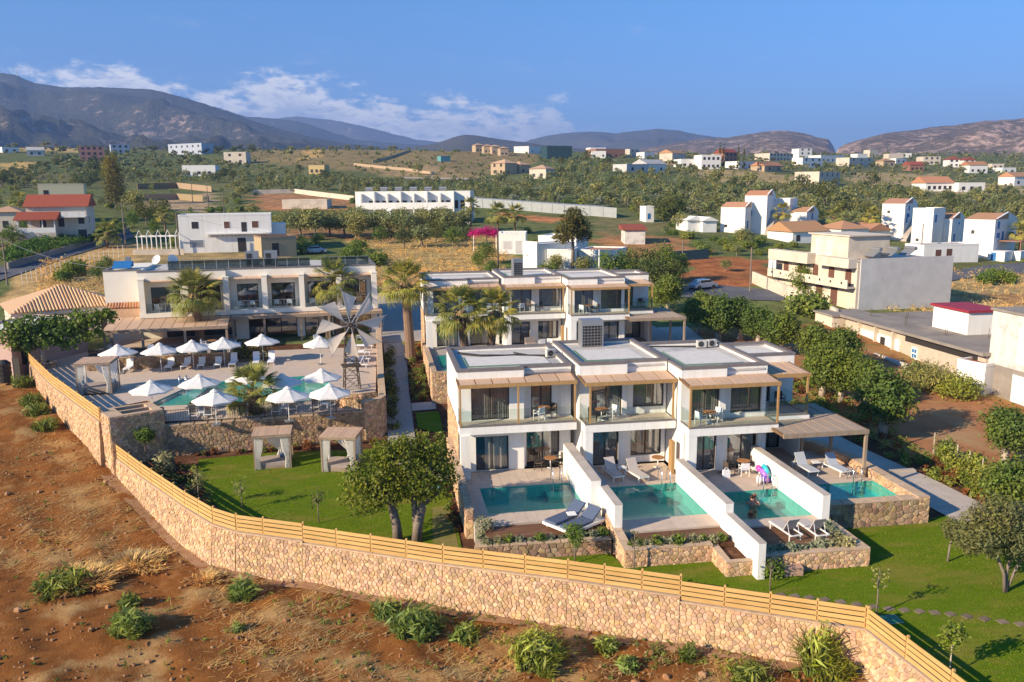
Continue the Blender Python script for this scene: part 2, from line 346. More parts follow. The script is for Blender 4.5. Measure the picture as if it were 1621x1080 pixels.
def link(name, me, parent=None, kind=None, label=None):
    o = bpy.data.objects.new(name, me); COL.objects.link(o)
    if parent is not None: o.parent = parent; KIDS.setdefault(parent.name, []).append(o)
    if kind: o['kind'] = kind
    if label: o['label'] = label
    return o
def T(name, label, cat, loc=(0, 0, 0), rz=0.0, group=None):
    o = bpy.data.objects.new(name, None); COL.objects.link(o); o.empty_display_size = .2
    o.location = loc; o.rotation_euler = (0, 0, rz); o['label'] = label; o['category'] = cat
    if LBL and LBL[-1][0] is None: LBL[-1][0] = o
    if group: o['group'] = group
    return o
def tag(o, label, cat, group=None):
    o['label'] = label; o['category'] = cat
    if group: o['group'] = group
    return o
def part(parent, name, mb, mat, world=True, kind=None, smooth=False, label=None):
    loc = None
    if world:
        p = parent; loc = Vector((0, 0, 0))
        while p is not None: loc += p.location; p = p.parent
    return link(name, mb.mesh(name, mat, loc, smooth), parent, kind, label)
def struct(name, mb, mat, smooth=False):
    return link(name, mb.mesh(name, mat, None, smooth), None, 'structure')
def copy_tree(o, loc=None, rz=None, label=None, group=None, scale=None, parent=None):
    c = o.copy(); COL.objects.link(c)
    if parent is not None: c.parent = parent; KIDS.setdefault(parent.name, []).append(c)
    if loc is not None: c.location = loc
    if rz is not None: c.rotation_euler = (0, 0, rz)
    if scale is not None: c.scale = (scale, scale, scale) if isinstance(scale, (int, float)) else scale
    if label: c['label'] = label
    if group: c['group'] = group
    for ch in list(KIDS.get(o.name, ())): copy_tree(ch, parent=c)
    return c
def np_mesh(name, verts, quads, mat, smooth=False):
    me = bpy.data.meshes.new(name); nv, nq = len(verts), len(quads); k = quads.shape[1]
    me.vertices.add(nv); me.vertices.foreach_set('co', np.asarray(verts, np.float32).ravel())
    me.loops.add(nq*k); me.loops.foreach_set('vertex_index', np.asarray(quads, np.int32).ravel())
    me.polygons.add(nq); me.polygons.foreach_set('loop_start', np.arange(0, nq*k, k, dtype=np.int32))
    me.materials.append(mat); me.update(calc_edges=True); me.validate()
    if smooth: me.polygons.foreach_set('use_smooth', [True]*nq)
    return me
def sheet(name, poly, zf, mat, step=2.0, off=0.0, kind='structure', rough=0.0):
    bm = bmesh.new(); bm.faces.new([bm.verts.new((p[0], p[1], 0)) for p in poly])
    xs = [p[0] for p in poly]; ys = [p[1] for p in poly]
    for ax, (a, b) in ((0, (min(xs), max(xs))), (1, (min(ys), max(ys)))):
        k = a+step
        while k < b:
            co = (k, 0, 0) if ax == 0 else (0, k, 0); no = (1, 0, 0) if ax == 0 else (0, 1, 0)
            bmesh.ops.bisect_plane(bm, geom=bm.verts[:]+bm.edges[:]+bm.faces[:], plane_co=co, plane_no=no); k += step
    for v in bm.verts: v.co.z = zf(v.co.x, v.co.y)+off+(rng.uniform(-rough, rough) if rough else 0)
    bmesh.ops.recalc_face_normals(bm, faces=bm.faces[:])
    for f in bm.faces:
        if f.normal.z < 0: f.normal_flip()
        f.smooth = True
    me = bpy.data.meshes.new(name); bm.to_mesh(me); bm.free(); me.materials.append(mat)
    return link(name, me, None, kind)

# ------------------------------------------------------------------ rubble stones: Voronoi cells raised from a wall face
def clip_poly(poly, nx, ny, c):             # keep nx*x+ny*y <= c
    out = []; k = len(poly)
    for i in range(k):
        a, b = poly[i], poly[(i+1) % k]; da = nx*a[0]+ny*a[1]-c; db = nx*b[0]+ny*b[1]-c
        if da <= 0: out.append(a)
        if (da < 0 < db) or (db < 0 < da):
            t = da/(da-db); out.append((a[0]+(b[0]-a[0])*t, a[1]+(b[1]-a[1])*t))
    return out
def stone_cells(quad, size, r, aspect=1.25):
    xs = [p[0] for p in quad]; ys = [p[1] for p in quad]; x0, x1, y0, y1 = min(xs), max(xs), min(ys), max(ys)
    sx, sy = size*aspect, size/aspect*1.05
    nx, ny = max(1, round((x1-x0)/sx)), max(1, round((y1-y0)/sy)); sx = (x1-x0)/nx; sy = (y1-y0)/ny
    P = {}
    for j in range(-2, ny+2):
        for i in range(-2, nx+2):
            P[i, j] = (x0+(i+.5+(.5 if j % 2 else 0)+r.uniform(-.42, .42))*sx, y0+(j+.5+r.uniform(-.36, .36))*sy)
    n = len(quad); area = sum(quad[i][0]*quad[(i+1)%n][1]-quad[(i+1)%n][0]*quad[i][1] for i in range(n))
    q = quad if area > 0 else quad[::-1]
    edges = []
    for i in range(n):
        a, b = q[i], q[(i+1) % n]; ex, ey = b[0]-a[0], b[1]-a[1]; l = math.hypot(ex, ey)
        if l < 1e-6: continue
        edges.append((ey/l, -ex/l, (ey*a[0]-ex*a[1])/l))
    out = []
    for j in range(-1, ny+1):
        for i in range(-1, nx+1):
            c = P[i, j]; m = 2.2*max(sx, sy)
            poly = [(c[0]-m, c[1]-m), (c[0]+m, c[1]-m), (c[0]+m, c[1]+m), (c[0]-m, c[1]+m)]
            for dj in (-1, 0, 1) if len(P) > 400 else (-2, -1, 0, 1, 2):
                for di in (-2, -1, 0, 1, 2):
                    if (di or dj) and (i+di, j+dj) in P:
                        o = P[i+di, j+dj]; dx, dy = o[0]-c[0], o[1]-c[1]
                        poly = clip_poly(poly, dx, dy, (o[0]*o[0]+o[1]*o[1]-c[0]*c[0]-c[1]*c[1])/2)
                        if len(poly) < 3: break
                if len(poly) < 3: break
            for e in edges:
                if len(poly) < 3: break
                poly = clip_poly(poly, *e)
            if len(poly) < 3: continue
            pp = [poly[0]]
            for p in poly[1:]:
                if math.hypot(p[0]-pp[-1][0], p[1]-pp[-1][1]) > .03*size: pp.append(p)
            if len(pp) < 3: continue
            cx = sum(p[0] for p in pp)/len(pp); cy = sum(p[1] for p in pp)/len(pp)
            ar = abs(sum(pp[k][0]*pp[(k+1)%len(pp)][1]-pp[(k+1)%len(pp)][0]*pp[k][1] for k in range(len(pp)))/2)
            if ar < .06*size*size: continue
            out.append((cx, cy, pp))
    return out
def stone_mesh(mb, cell, f3, r, size, depth):
    cx, cy, pp = cell; n = len(pp); g = .07; h = depth*r.uniform(.45, 1.1)
    tx, ty = r.uniform(-.12, .12), r.uniform(-.12, .12)
    rings = []
    for sc, d in ((1-g, -.03), (1-g, h*.45), (.88-g, h*.9), (.5, h)):
        rings.append([f3(cx+(p[0]-cx)*sc, cy+(p[1]-cy)*sc, d+(((p[0]-cx)*tx+(p[1]-cy)*ty)*sc if d > 0 else 0)) for p in pp])
    vs = [v for rg in rings for v in rg]
    fs = [(k*n+i, k*n+(i+1)%n, (k+1)*n+(i+1)%n, (k+1)*n+i) for k in range(3) for i in range(n)]+[tuple(range(3*n, 4*n))]
    mb.add(vs, fs)
def stone_face(a, b, zb0, zb1, zt0, zt1, size, depth, r, batter=0.0):
    """cells for the wall face from a to b (its outside on the right when walking a to b)"""
    a = Vector((a[0], a[1], 0)); b = Vector((b[0], b[1], 0)); L = (b-a).length; d = (b-a)/L; nrm = Vector((d.y, -d.x, 0))
    quad = [(0, zb0), (L, zb1), (L, zt1), (0, zt0)]
    def f3(s, t, h):
        tp = zt0+(zt1-zt0)*s/L
        p = a+d*s+nrm*(h+(tp-t)*batter); return (p.x, p.y, t)
    return stone_cells(quad, size, r), f3
def stone_wall(th, pts, zb, zt, thick, mat=STONE, size=.3, depth=.05, seed=1, sides=(1, 1), coping=None, ends=True, batter=0.0, cop_h=.06, core=True, single=0):
    """a rubble wall along pts (outside on the right); stones of its faces joined as one stuff part"""
    r = random.Random(seed); n = len(pts)
    zb = zb if isinstance(zb, (list, tuple)) else [zb]*n; zt = zt if isinstance(zt, (list, tuple)) else [zt]*n
    nr = []
    for i in range(n):
        p0 = Vector(pts[max(i-1, 0)][:2]); p1 = Vector(pts[min(i+1, n-1)][:2]); d = (p1-p0).normalized(); nr.append(Vector((d.y, -d.x)))
    outr = [Vector(pts[i][:2]) for i in range(n)]; inn = [outr[i]-nr[i]*thick for i in range(n)]
    c = MB(); s = MB(); one = []
    def lay(cells, f3):
        for ce in cells:
            m = s
            if len(one) < single: m = MB(); one.append(m)
            stone_mesh(m, ce, f3, r, size, depth)
    for i in range(n-1):
        o0, o1, i0, i1 = outr[i], outr[i+1], inn[i], inn[i+1]; b0, b1 = (zt[i]-zb[i])*batter, (zt[i+1]-zb[i+1])*batter
        if core:
            vs = [(*(o0+nr[i]*b0), zb[i]), (*(o1+nr[i+1]*b1), zb[i+1]), (*i1, zb[i+1]), (*i0, zb[i]), (*o0, zt[i]), (*o1, zt[i+1]), (*i1, zt[i+1]), (*i0, zt[i])]
            c.add(vs, [(0,3,2,1),(4,5,6,7),(0,1,5,4),(1,2,6,5),(2,3,7,6),(3,0,4,7)])
        if sides[0]:
            cells, f3 = stone_face(o0, o1, zb[i], zb[i+1], zt[i]-cop_h*.3, zt[i+1]-cop_h*.3, size, depth, r, batter)
            lay(cells, f3)
        if sides[1]:
            cells, f3 = stone_face(i1, i0, zb[i+1], zb[i], zt[i+1]-cop_h*.3, zt[i]-cop_h*.3, size, depth, r)
            lay(cells, f3)
    if ends:
        for k, sgn in ((0, -1), (n-1, 1)):
            a, b = (inn[k], outr[k]) if sgn < 0 else (outr[k], inn[k])
            cells, f3 = stone_face(a, b, zb[k], zb[k], zt[k], zt[k], size, depth, r)
            lay(cells, f3)
    if core: part(th, 'wall_core', c, MORTAR)
    for m in one: part(th, 'stone', m, mat)
    if s.v: part(th, 'stone_facing', s, mat, kind='stuff')
    if coping:
        for i in range(n-1):
            L = (outr[i+1]-outr[i]).length; k = max(1, round(L/.9))
            cm = MB()
            for j in range(k):
                t0, t1 = j/k+.004, (j+1)/k-.004
                ov = .035
                q = [outr[i].lerp(outr[i+1], t)+nr[i].lerp(nr[i+1], t)*ov for t in (t0, t1)]+[inn[i].lerp(inn[i+1], t)-nr[i].lerp(nr[i+1], t)*ov for t in (t1, t0)]
                zz = [zt[i]+(zt[i+1]-zt[i])*t for t in (t0, t1, t1, t0)]; jt = r.uniform(-.006, .006)
                cm.add([(*q[m], zz[m]+.003) for m in range(4)]+[(*q[m], zz[m]+cop_h+jt) for m in range(4)], [(0,3,2,1),(4,5,6,7),(0,1,5,4),(1,2,6,5),(2,3,7,6),(3,0,4,7)])
            part(th, 'coping', cm, coping)
    return th
# ================================================================== GROUND
GRASS = M('lawn_grass', (.092, .165, .003), (.140, .195, .006), 3.5, rough=.95, bump=.8, bscale=45, spec=.1, stretch=(.5, 1.5, 1), c3=(.21, .195, .03), s3=.55, lo=.3, hi=.7)
SOIL = M('red_soil', (.255, .102, .028), (.165, .062, .017), 1.1, rough=.97, bump=.8, bscale=9, spec=.05, c3=(.40, .25, .105), s3=.33, detail=9)
MULCH = M('mulch_bed', (.125, .058, .032), (.075, .038, .023), 5, rough=.97, bump=.9, bscale=16, spec=.05, c3=(.20, .10, .05), s3=1.1)
TRACK = M('dirt_track', (.38, .185, .09), (.29, .13, .06), .7, rough=.97, bump=.5, bscale=8, spec=.05, c3=(.36, .235, .12), s3=.22)
FAR = bpy.data.materials.new('far_terrain')
def build_far_mat():
    m = FAR; m.use_nodes = True; nt = m.node_tree; b = nt.nodes['Principled BSDF']; N = nt.nodes.new; L = nt.links.new
    b.inputs['Roughness'].default_value = .97; b.inputs['Specular IOR Level'].default_value = .05
    at_ = N('ShaderNodeVertexColor'); at_.layer_name = 'patch'
    tc = N('ShaderNodeTexCoord')
    def noise(s, d):
        n = N('ShaderNodeTexNoise'); n.inputs['Scale'].default_value = s; n.inputs['Detail'].default_value = d; n.inputs['Roughness'].default_value = .65
        L(tc.outputs['Object'], n.inputs['Vector']); return n.outputs['Fac']
    r = N('ShaderNodeMapRange'); L(noise(.35, 9), r.inputs[0]); r.inputs[1].default_value = .3; r.inputs[2].default_value = .7; r.inputs[3].default_value = .55; r.inputs[4].default_value = 1.4
    hs = N('ShaderNodeHueSaturation'); L(r.outputs[0], hs.inputs['Value']); L(at_.outputs[0], hs.inputs['Color'])
    mx = N('ShaderNodeMix'); mx.data_type = 'RGBA'; r2 = N('ShaderNodeMapRange'); L(noise(.09, 6), r2.inputs[0]); r2.inputs[1].default_value = .52; r2.inputs[2].default_value = .62; r2.inputs[4].default_value = .45
    L(r2.outputs[0], mx.inputs[0]); L(hs.outputs[0], mx.inputs[6]); mx.inputs[7].default_value = (.10, .10, .035, 1)
    L(mx.outputs[2], b.inputs['Base Color'])
    bp = N('ShaderNodeBump'); bp.inputs['Strength'].default_value = .6; bp.inputs['Distance'].default_value = .4; L(noise(1.2, 6), bp.inputs['Height']); L(bp.outputs[0], b.inputs['Normal'])
build_far_mat()

def gp(px, py): p = on_ground(px, py); return (p.x, p.y)
# ground patches given by their outlines on the land
def in_poly(x, y, P):
    ins = False; n = len(P)
    for i in range(n):
        (x1, y1), (x2, y2) = P[i], P[(i+1) % n]
        if (y1 > y) != (y2 > y) and x < (x2-x1)*(y-y1)/(y2-y1)+x1: ins = not ins
    return ins
C_DRY = (.44, .30, .115); C_RED = (.36, .135, .052); C_BROWN = (.30, .165, .075); C_GREEN = (.12, .15, .048); C_SCRUB = (.20, .175, .075); C_PALE = (.42, .33, .22); C_LAWN = (.10, .15, .02); C_VINE = (.12, .16, .03)
PATCH = [
 ([(560, 372), (800, 372), (800, 432), (735, 462), (590, 470)], C_DRY), ([(590, 440), (740, 430), (745, 470), (600, 475)], (.50, .27, .11)),
 ([(440, 362), (640, 362), (640, 380), (440, 378)], C_BROWN), ([(400, 308), (560, 310), (560, 334), (400, 334)], (.40, .20, .09)),
 ([(1078, 412), (1212, 406), (1240, 440), (1228, 456), (1086, 454)], C_RED), ([(930, 366), (1060, 376), (1130, 398), (1082, 414), (960, 396)], (.37, .19, .085)),
 ([(180, 398), (446, 396), (446, 440), (180, 440)], (.36, .26, .12)), ([(940, 345), (1060, 350), (1050, 372), (960, 372)], C_SCRUB),
 ([(120, 386), (232, 380), (240, 430), (178, 470), (0, 470), (0, 452)], (.50, .33, .14)), ([(5, 392), (190, 372), (200, 388), (20, 428)], (.44, .27, .12)),
 ([(0, 258), (44, 256), (46, 276), (0, 276)], (.60, .40, .14)), ([(28, 217), (140, 216), (140, 241), (30, 240)], (.55, .38, .15)),
 ([(385, 228), (470, 232), (540, 236), (600, 230), (690, 222), (770, 238), (800, 262), (760, 280), (640, 282), (540, 268), (470, 262), (400, 258)], (.29, .215, .095)),
 ([(470, 236), (520, 234), (516, 250), (478, 252)], (.56, .36, .13)), ([(560, 264), (690, 262), (770, 284), (640, 284)], (.42, .29, .14)),
 ([(690, 222), (830, 238), (850, 262), (720, 262)], (.27, .20, .09)),
 ([(1090, 268), (1225, 272), (1225, 292), (1120, 290)], (.44, .32, .14)), ([(1200, 276), (1300, 278), (1300, 300), (1200, 298)], (.46, .33, .15)), ([(1345, 272), (1480, 274), (1470, 296), (1350, 294)], (.44, .32, .15)), ([(1480, 292), (1621, 292), (1621, 308), (1470, 308)], (.50, .36, .20)), ([(1040, 252), (1080, 252), (1080, 262), (1040, 262)], (.40, .24, .13)),
 ([(1400, 432), (1800, 418), (1800, 520), (1480, 520)], (.47, .33, .15)), ([(1560, 462), (1700, 455), (1700, 488), (1560, 486)], (.42, .235, .10)),
 ([(815, 400), (880, 402), (880, 424), (812, 422)], C_LAWN), ([(800, 338), (900, 345), (880, 352), (800, 346)], (.48, .20, .08)),
 ([(215, 310), (340, 306), (340, 335), (215, 332)], (.42, .30, .17)), ([(60, 270), (120, 280), (100, 300), (40, 300)], C_SCRUB)]
PATCHW = [([gp(*q) for q in P], c) for P, c in PATCH]
def patch_color(x, y):
    jx, jy = x+2.2*math.sin(y*.31+x*.17), y+3.0*math.sin(x*.27+1.7)
    col = None
    for P, c in PATCHW:
        if in_poly(jx, jy, P): col = c
    return col
PBOX = [(min(p[0] for p in P), max(p[0] for p in P), min(p[1] for p in P), max(p[1] for p in P)) for P, c in PATCHW]
def build_far():
    vs, cols, qs = [], [], []
    ang = [R_(a) for a in np.linspace(-44, 44, 221)]
    ds = list(np.geomspace(83, 400, 110))+list(np.geomspace(408, 2600, 60))
    for d in ds:
        for a in ang:
            l = d*math.tan(a); x = d*FWX+l*FWY; y = d*FWY-l*FWX
            vs.append((x, y, gz(x, y)+(0 if d > 84 else -1.5)))
            c = None
            if d < 800: c = patch_color(x, y)
            if c is None:
                t = .5+.5*math.sin(x*.021+math.sin(y*.017)*2)*math.sin(y*.027+1)
                c = tuple(C_GREEN[i]*(1-t*.55)+C_SCRUB[i]*t*.55 for i in range(3))
            cols.append((*c, 1))
    na = len(ang)
    for i in range(len(ds)-1):
        for j in range(na-1): qs.append((i*na+j, i*na+j+1, (i+1)*na+j+1, (i+1)*na+j))
    me = np_mesh('terrain', np.array(vs), np.array(qs), FAR, True)
    ca = me.color_attributes.new('patch', 'FLOAT_COLOR', 'POINT'); ca.data.foreach_set('color', np.array(cols, np.float32).ravel())
    link('terrain', me, None, 'structure')
build_far()

# boundary wall: lower run from the tower to the corner and on to the right, upper run behind the tower
LOW = [(-17.9, 56.35, -.07), (-15.3, 52.6, -.30), (-11.5, 47.1, -.42), (-9.5, 44.55, -.52), (-8.1, 43.45, -.60), (-6.6, 42.75, -.63), (-4.45, 41.75, -.66)]
MID = [(-4.45, 41.75, -.78), (2.57, 37.75, -.68), (8.2, 34.9, -.60), (12.85, 32.6, -.66)]
RGT = [(12.85, 32.6, -.90), (19.7, 29.05, -.95)]
RG2 = [(19.7, 29.05, -.95), (19.95, 24.2, -.85), (20.2, 16.0, -.8)]
UPR = [(-33.3, 82.4, 1.97), (-26.1, 68.9, 2.25), (-19.05, 57.55, 2.12)]
# near ground inside the wall (soil and mulch), then lawn, beds, paths and tracks laid on it
inner = [(-33.2, 83), (-26, 69.3), (-19.3, 57.6), (-17.7, 56.3)]+[(p[0]+.1, p[1]+.15) for p in LOW[1:]]+[(p[0]+.1, p[1]+.15) for p in MID[1:]]+[(19.85, 29.2), (20.1, 24), (20.4, 15), (90, 15), (110, 60), (110, 92), (60, 88), (14, 90), (-2, 88), (-20, 86)]
LP = struct  # shorthand for pieces of the setting
inner_o = sheet('garden_soil', inner, lambda x, y: near_z(x, y)-.03, MULCH, 2.5)
def field_poly():
    pts = [(-90, 16), (-90, 100), (-52, 100), (-38, 92), (-33.1, 82.6), (-25.9, 69.1), (-19.2, 57.5), (-17.6, 56.2)]
    pts += [(p[0]+.2, p[1]+.2) for p in LOW[1:]]+[(p[0]+.2, p[1]+.2) for p in MID[1:]]+[(19.9, 29.3), (20.1, 24.2), (20.4, 15), (20.4, 10), (-60, 10)]
    return pts
def build_field():
    P = field_poly(); o = sheet('field', P, field_z, SOIL, .45, 0, 'structure')
    me = o.data; r = random.Random(3)
    n = len(me.vertices); co = np.zeros(n*3, np.float32); me.vertices.foreach_get('co', co); co = co.reshape(-1, 3)
    from mathutils import noise as mn
    for i in range(n):
        x, y = float(co[i, 0]), float(co[i, 1])
        if y < 75: co[i, 2] += .13*mn.noise((x*.8, y*.8, 1.1))+.07*mn.noise((x*2.1, y*2.1, 4.0))+.03*r.uniform(-1, 1)
    me.vertices.foreach_set('co', co.ravel()); me.update()
build_field()
lawn_z = lambda x, y: near_z(x, y)+.02
LAWN_L = [(-9.6, 45.9), (-8.2, 44.6), (-6.5, 43.6), (-4.3, 42.5), (2.7, 38.4), (3.75, 37.9), (3.8, 47.5), (3.0, 50.4), (.6, 51.4), (-.6, 56.6), (-8, 57.0), (-12.6, 56.5), (-12.2, 54), (-10.9, 50.3), (-9.9, 48.2)]
sheet('lawn', LAWN_L, lawn_z, GRASS, 1.5)
LAWN_R = [(3.75, 37.4), (8.3, 35.35), (12.9, 33.1), (19.8, 29.7), (20.4, 24.3), (20.7, 14), (70, 14), (70, 33), (37, 36.8), (33.6, 38.2), (31.0, 39.6), (29.9, 39.2), (23.3, 39.2), (23.3, 34.8), (17.9, 34.8), (16.1, 34.8), (16.1, 36.6), (11.5, 36.6), (11.2, 38.2), (4.2, 38.4)]
sheet('lawn', LAWN_R, lawn_z, GRASS, 1.5)
dry = M('dry_turf', (.26, .20, .075), (.17, .17, .03), 1.5, rough=.95, bump=.6, bscale=40)
sheet('worn_turf', [(2.3, 41.0), (3.6, 40.2), (3.7, 46.0), (2.6, 45.8)], lawn_z, dry, 1.0, .008)
path_z = lambda x, y: near_z(x, y)+.05
PATHL = [(-.1, 52.6), (1.0, 51.6), (4.0, 49.6), (4.0, 51.6), (2.6, 53.6), (2.2, 56), (2.2, 70), (2.6, 88), (.2, 88), (.3, 70), (.2, 58)]
sheet('garden_path', PATHL, path_z, PAVEG, 1.2)
sheet('garden_path', [(2.25, 64.2), (4.2, 64.4), (4.2, 66.2), (2.25, 66.0)], path_z, CONC, 1.2)
sheet('lawn', [(2.5, 60.6), (4.35, 58.6), (4.35, 63.8), (2.5, 63.8)], near_z, GRASS, 1.2, .05)
def rp(W): return near_z(0, W)+.06
PATHR = [(31.3, 38.2), (34.6, 39.6), (34.3, 45.1), (33.2, 52.5), (32.9, 59), (33.4, 75), (34.5, 88), (31.0, 88), (29.6, 75), (29.2, 60), (29.9, 50), (30.9, 47)]
sheet('concrete_path', PATHR, lambda x, y: near_z(x, y)+.06, CONC, 1.2)
mb = MB()
mb.obox((32.4, 46.6, near_z(0, 46.6)+.06), 3.5, .40, .2, R_(-6))
st = struct('path_steps', mb, CONC)
sheet('bare_ground', [(36.3, 20), (60, 22), (62, 50), (58, 87), (34.6, 88), (33.5, 70), (34.6, 60), (36.0, 46)], lambda x, y: near_z(x, y)-.005, M('orange_soil', (.34, .15, .06), (.27, .13, .05), .5, rough=.97, bump=.5, bscale=8, spec=.05, c3=(.36, .25, .10), s3=.18), 3.0)
sheet('dirt_track', [(36.4, 32), (46, 34), (50, 44), (47.5, 53), (51, 61), (50, 72), (46, 86), (40, 86), (39.4, 72), (38.2, 58), (36.2, 47), (36, 40)], lambda x, y: near_z(x, y)+.02, TRACK, 2.0)
# forecourt and road beyond the hotel
sheet('forecourt', [(-.4, 85.5), (4.3, 85.5), (4.6, 92), (7, 108), (-8, 108), (-2, 95)], lambda x, y: gz(x, y)+.10, PAVEG, 1.5)
sheet('forecourt', [gp(597, 493), gp(735, 493), gp(735, 462), gp(594, 466)], lambda x, y: gz(x, y)+.12, PAVEG, 1.5)
sheet('village_street', [gp(1020, 470), gp(1240, 478), gp(1245, 462), gp(1130, 452), gp(1020, 455)], lambda x, y: gz(x, y)+.10, ASPH, 2.0)
RD = [(-160, 470), (-20, 452), (12, 441), (60, 425), (120, 404), (170, 389), (212, 377)]
RU = [(-160, 440), (-20, 424), (10, 421), (60, 412), (115, 394), (165, 377), (205, 366)]
sheet('road', [gp(*p) for p in RD]+[gp(*p) for p in RU[::-1]], lambda x, y: gz(x, y)+.12, ASPH, 2.0)
sheet('road', [gp(*p) for p in ((1470, 452), (1540, 440), (1640, 431), (1800, 424), (1800, 410), (1640, 415), (1560, 421), (1500, 431))], lambda x, y: gz(x, y)+.12, ASPH, 2.0)
sheet('far_road', [gp(*p) for p in ((640, 283), (770, 285), (835, 290), (835, 288), (770, 283), (640, 281))], lambda x, y: gz(x, y)+.15, CONC, 6.0)

# ---- boundary wall with its stones
bw = T('boundary_wall', 'long rubble retaining wall of pink limestone between the red field and the hotel lawns', 'stone wall', (-4.45, 41.75, -2.8))
def bound(run, sd, batter=.10):
    r = random.Random(sd); out = []
    c = MB(); cop = MB()
    for i in range(len(run)-1):
        a, b = run[i], run[i+1]; d = Vector((b[0]-a[0], b[1]-a[1])).normalized(); nv = Vector((d.y, -d.x))
        zb0, zb1 = field_z(a[0], a[1])-.35, field_z(b[0], b[1])-.35
        cells, f3 = stone_face(a, b, zb0, zb1, a[2]-.02, b[2]-.02, .205, .06, r, batter)
        for ce in cells:
            m = MB(); stone_mesh(m, ce, f3, r, .205, .06); out.append((Vector(m.v[0]), m))
        q = [Vector(a[:2])-nv*.55, Vector(b[:2])-nv*.55]
        h0, h1 = (a[2]-zb0)*batter, (b[2]-zb1)*batter
        c.add([(a[0]+nv.x*h0, a[1]+nv.y*h0, zb0), (b[0]+nv.x*h1, b[1]+nv.y*h1, zb1), (*q[1], zb1), (*q[0], zb0), a, b, (*q[1], b[2]), (*q[0], a[2])],
              [(0,3,2,1),(4,5,6,7),(0,1,5,4),(1,2,6,5),(2,3,7,6),(3,0,4,7)])
        e = .05
        cop.add([(a[0]+nv.x*e, a[1]+nv.y*e, a[2]+.003), (b[0]+nv.x*e, b[1]+nv.y*e, b[2]+.003), (q[1].x, q[1].y, b[2]+.003), (q[0].x, q[0].y, a[2]+.003),
                 (a[0]+nv.x*e, a[1]+nv.y*e, a[2]+.06), (b[0]+nv.x*e, b[1]+nv.y*e, b[2]+.06), (q[1].x, q[1].y, b[2]+.06), (q[0].x, q[0].y, a[2]+.06)],
                [(0,3,2,1),(4,5,6,7),(0,1,5,4),(1,2,6,5),(2,3,7,6),(3,0,4,7)])
    return out, c, cop
ST = []; core = MB(); cap = MB()
for k, run in enumerate((UPR, LOW, MID, RGT, RG2)):
    a, b, c = bound(run, 20+k, .05 if k == 0 else .10); ST += a; core.add(b.v, b.f); cap.add(c.v, c.f)
part(bw, 'wall_core', core, MORTAR); part(bw, 'coping', cap, COPING)
ST.sort(key=lambda t: (t[0].x**2+t[0].y**2+(t[0].z-H_CAM)**2) if 0 < to_px(t[0])[0] < 1621 and to_px(t[0])[1] < 1075 else 1e9)
for p, m in ST[:300]: part(bw, 'stone', m, STONE)
rest = MB()
for p, m in ST[300:]: rest.add(m.v, m.f)
part(bw, 'stone_facing', rest, STONE, kind='stuff')

r = random.Random(8)
for run in (LOW, MID+RGT[1:]):
    P = [Vector(p) for p in run]; nv = []
    for i in range(len(P)): d = P[min(i+1, len(P)-1)]-P[max(i-1, 0)]; nv.append(Vector((d.y, -d.x, 0)).normalized())
    q = [tuple((P[i]+nv[i]*.1)[:2]) for i in range(len(P))]+[tuple((P[i]+nv[i]*(.75+.25*r.random()))[:2]) for i in reversed(range(len(P)))]
    sheet('footing', q, field_z, M('pale_rubble', (.36, .22, .13), (.26, .13, .06), 2.2, rough=.97, bump=.8, bscale=14), .3, .05, rough=.03)
# ---- stone tower pier with two planting pits
tw = T('planter_tower', 'tall square rubble stone planter with two open pits at the bend of the boundary wall', 'stone planter', (-18, 56.1, -1))
TWP = [(-17.95, 56.05), (-14.9, 57.6), (-16.7, 60.6), (-19.35, 58.35)]
r = random.Random(5); s = MB(); core = MB()
for i in range(4):
    a, b = TWP[i], TWP[(i+1) % 4]
    zb = -1.5
    cells, f3 = stone_face(a, b, zb, zb, 2.78, 2.78, .24, .06, r)
    for ce in cells: stone_mesh(s, ce, f3, r, .24, .06)
core.prism(TWP, -1.6, 2.45); part(tw, 'wall_core', core, MORTAR); part(tw, 'stone_facing', s, STONE, kind='stuff')
rim = MB()
def tq(u, v): a, b, d = Vector(TWP[0]), Vector(TWP[1]), Vector(TWP[3]); return a+(b-a)*u+(d-a)*v
for u0, u1, v0, v1 in ((0, 1, 0, .16), (0, 1, .47, .56), (0, 1, .9, 1), (0, .28, .16, .47), (.84, 1, .16, .47), (0, .28, .56, .9), (.84, 1, .56, .9)):
    q = [tq(u0, v0), tq(u1, v0), tq(u1, v1), tq(u0, v1)]; rim.prism([(p.x, p.y) for p in q], 2.4, 2.82)
part(tw, 'rim', rim, COPING)
soilp = MB(); soilp.prism([tuple(tq(u, v)) for u, v in ((.2, .1), (.9, .1), (.9, .95), (.2, .95))], 2.46, 2.52); part(tw, 'soil', soilp, MULCH)

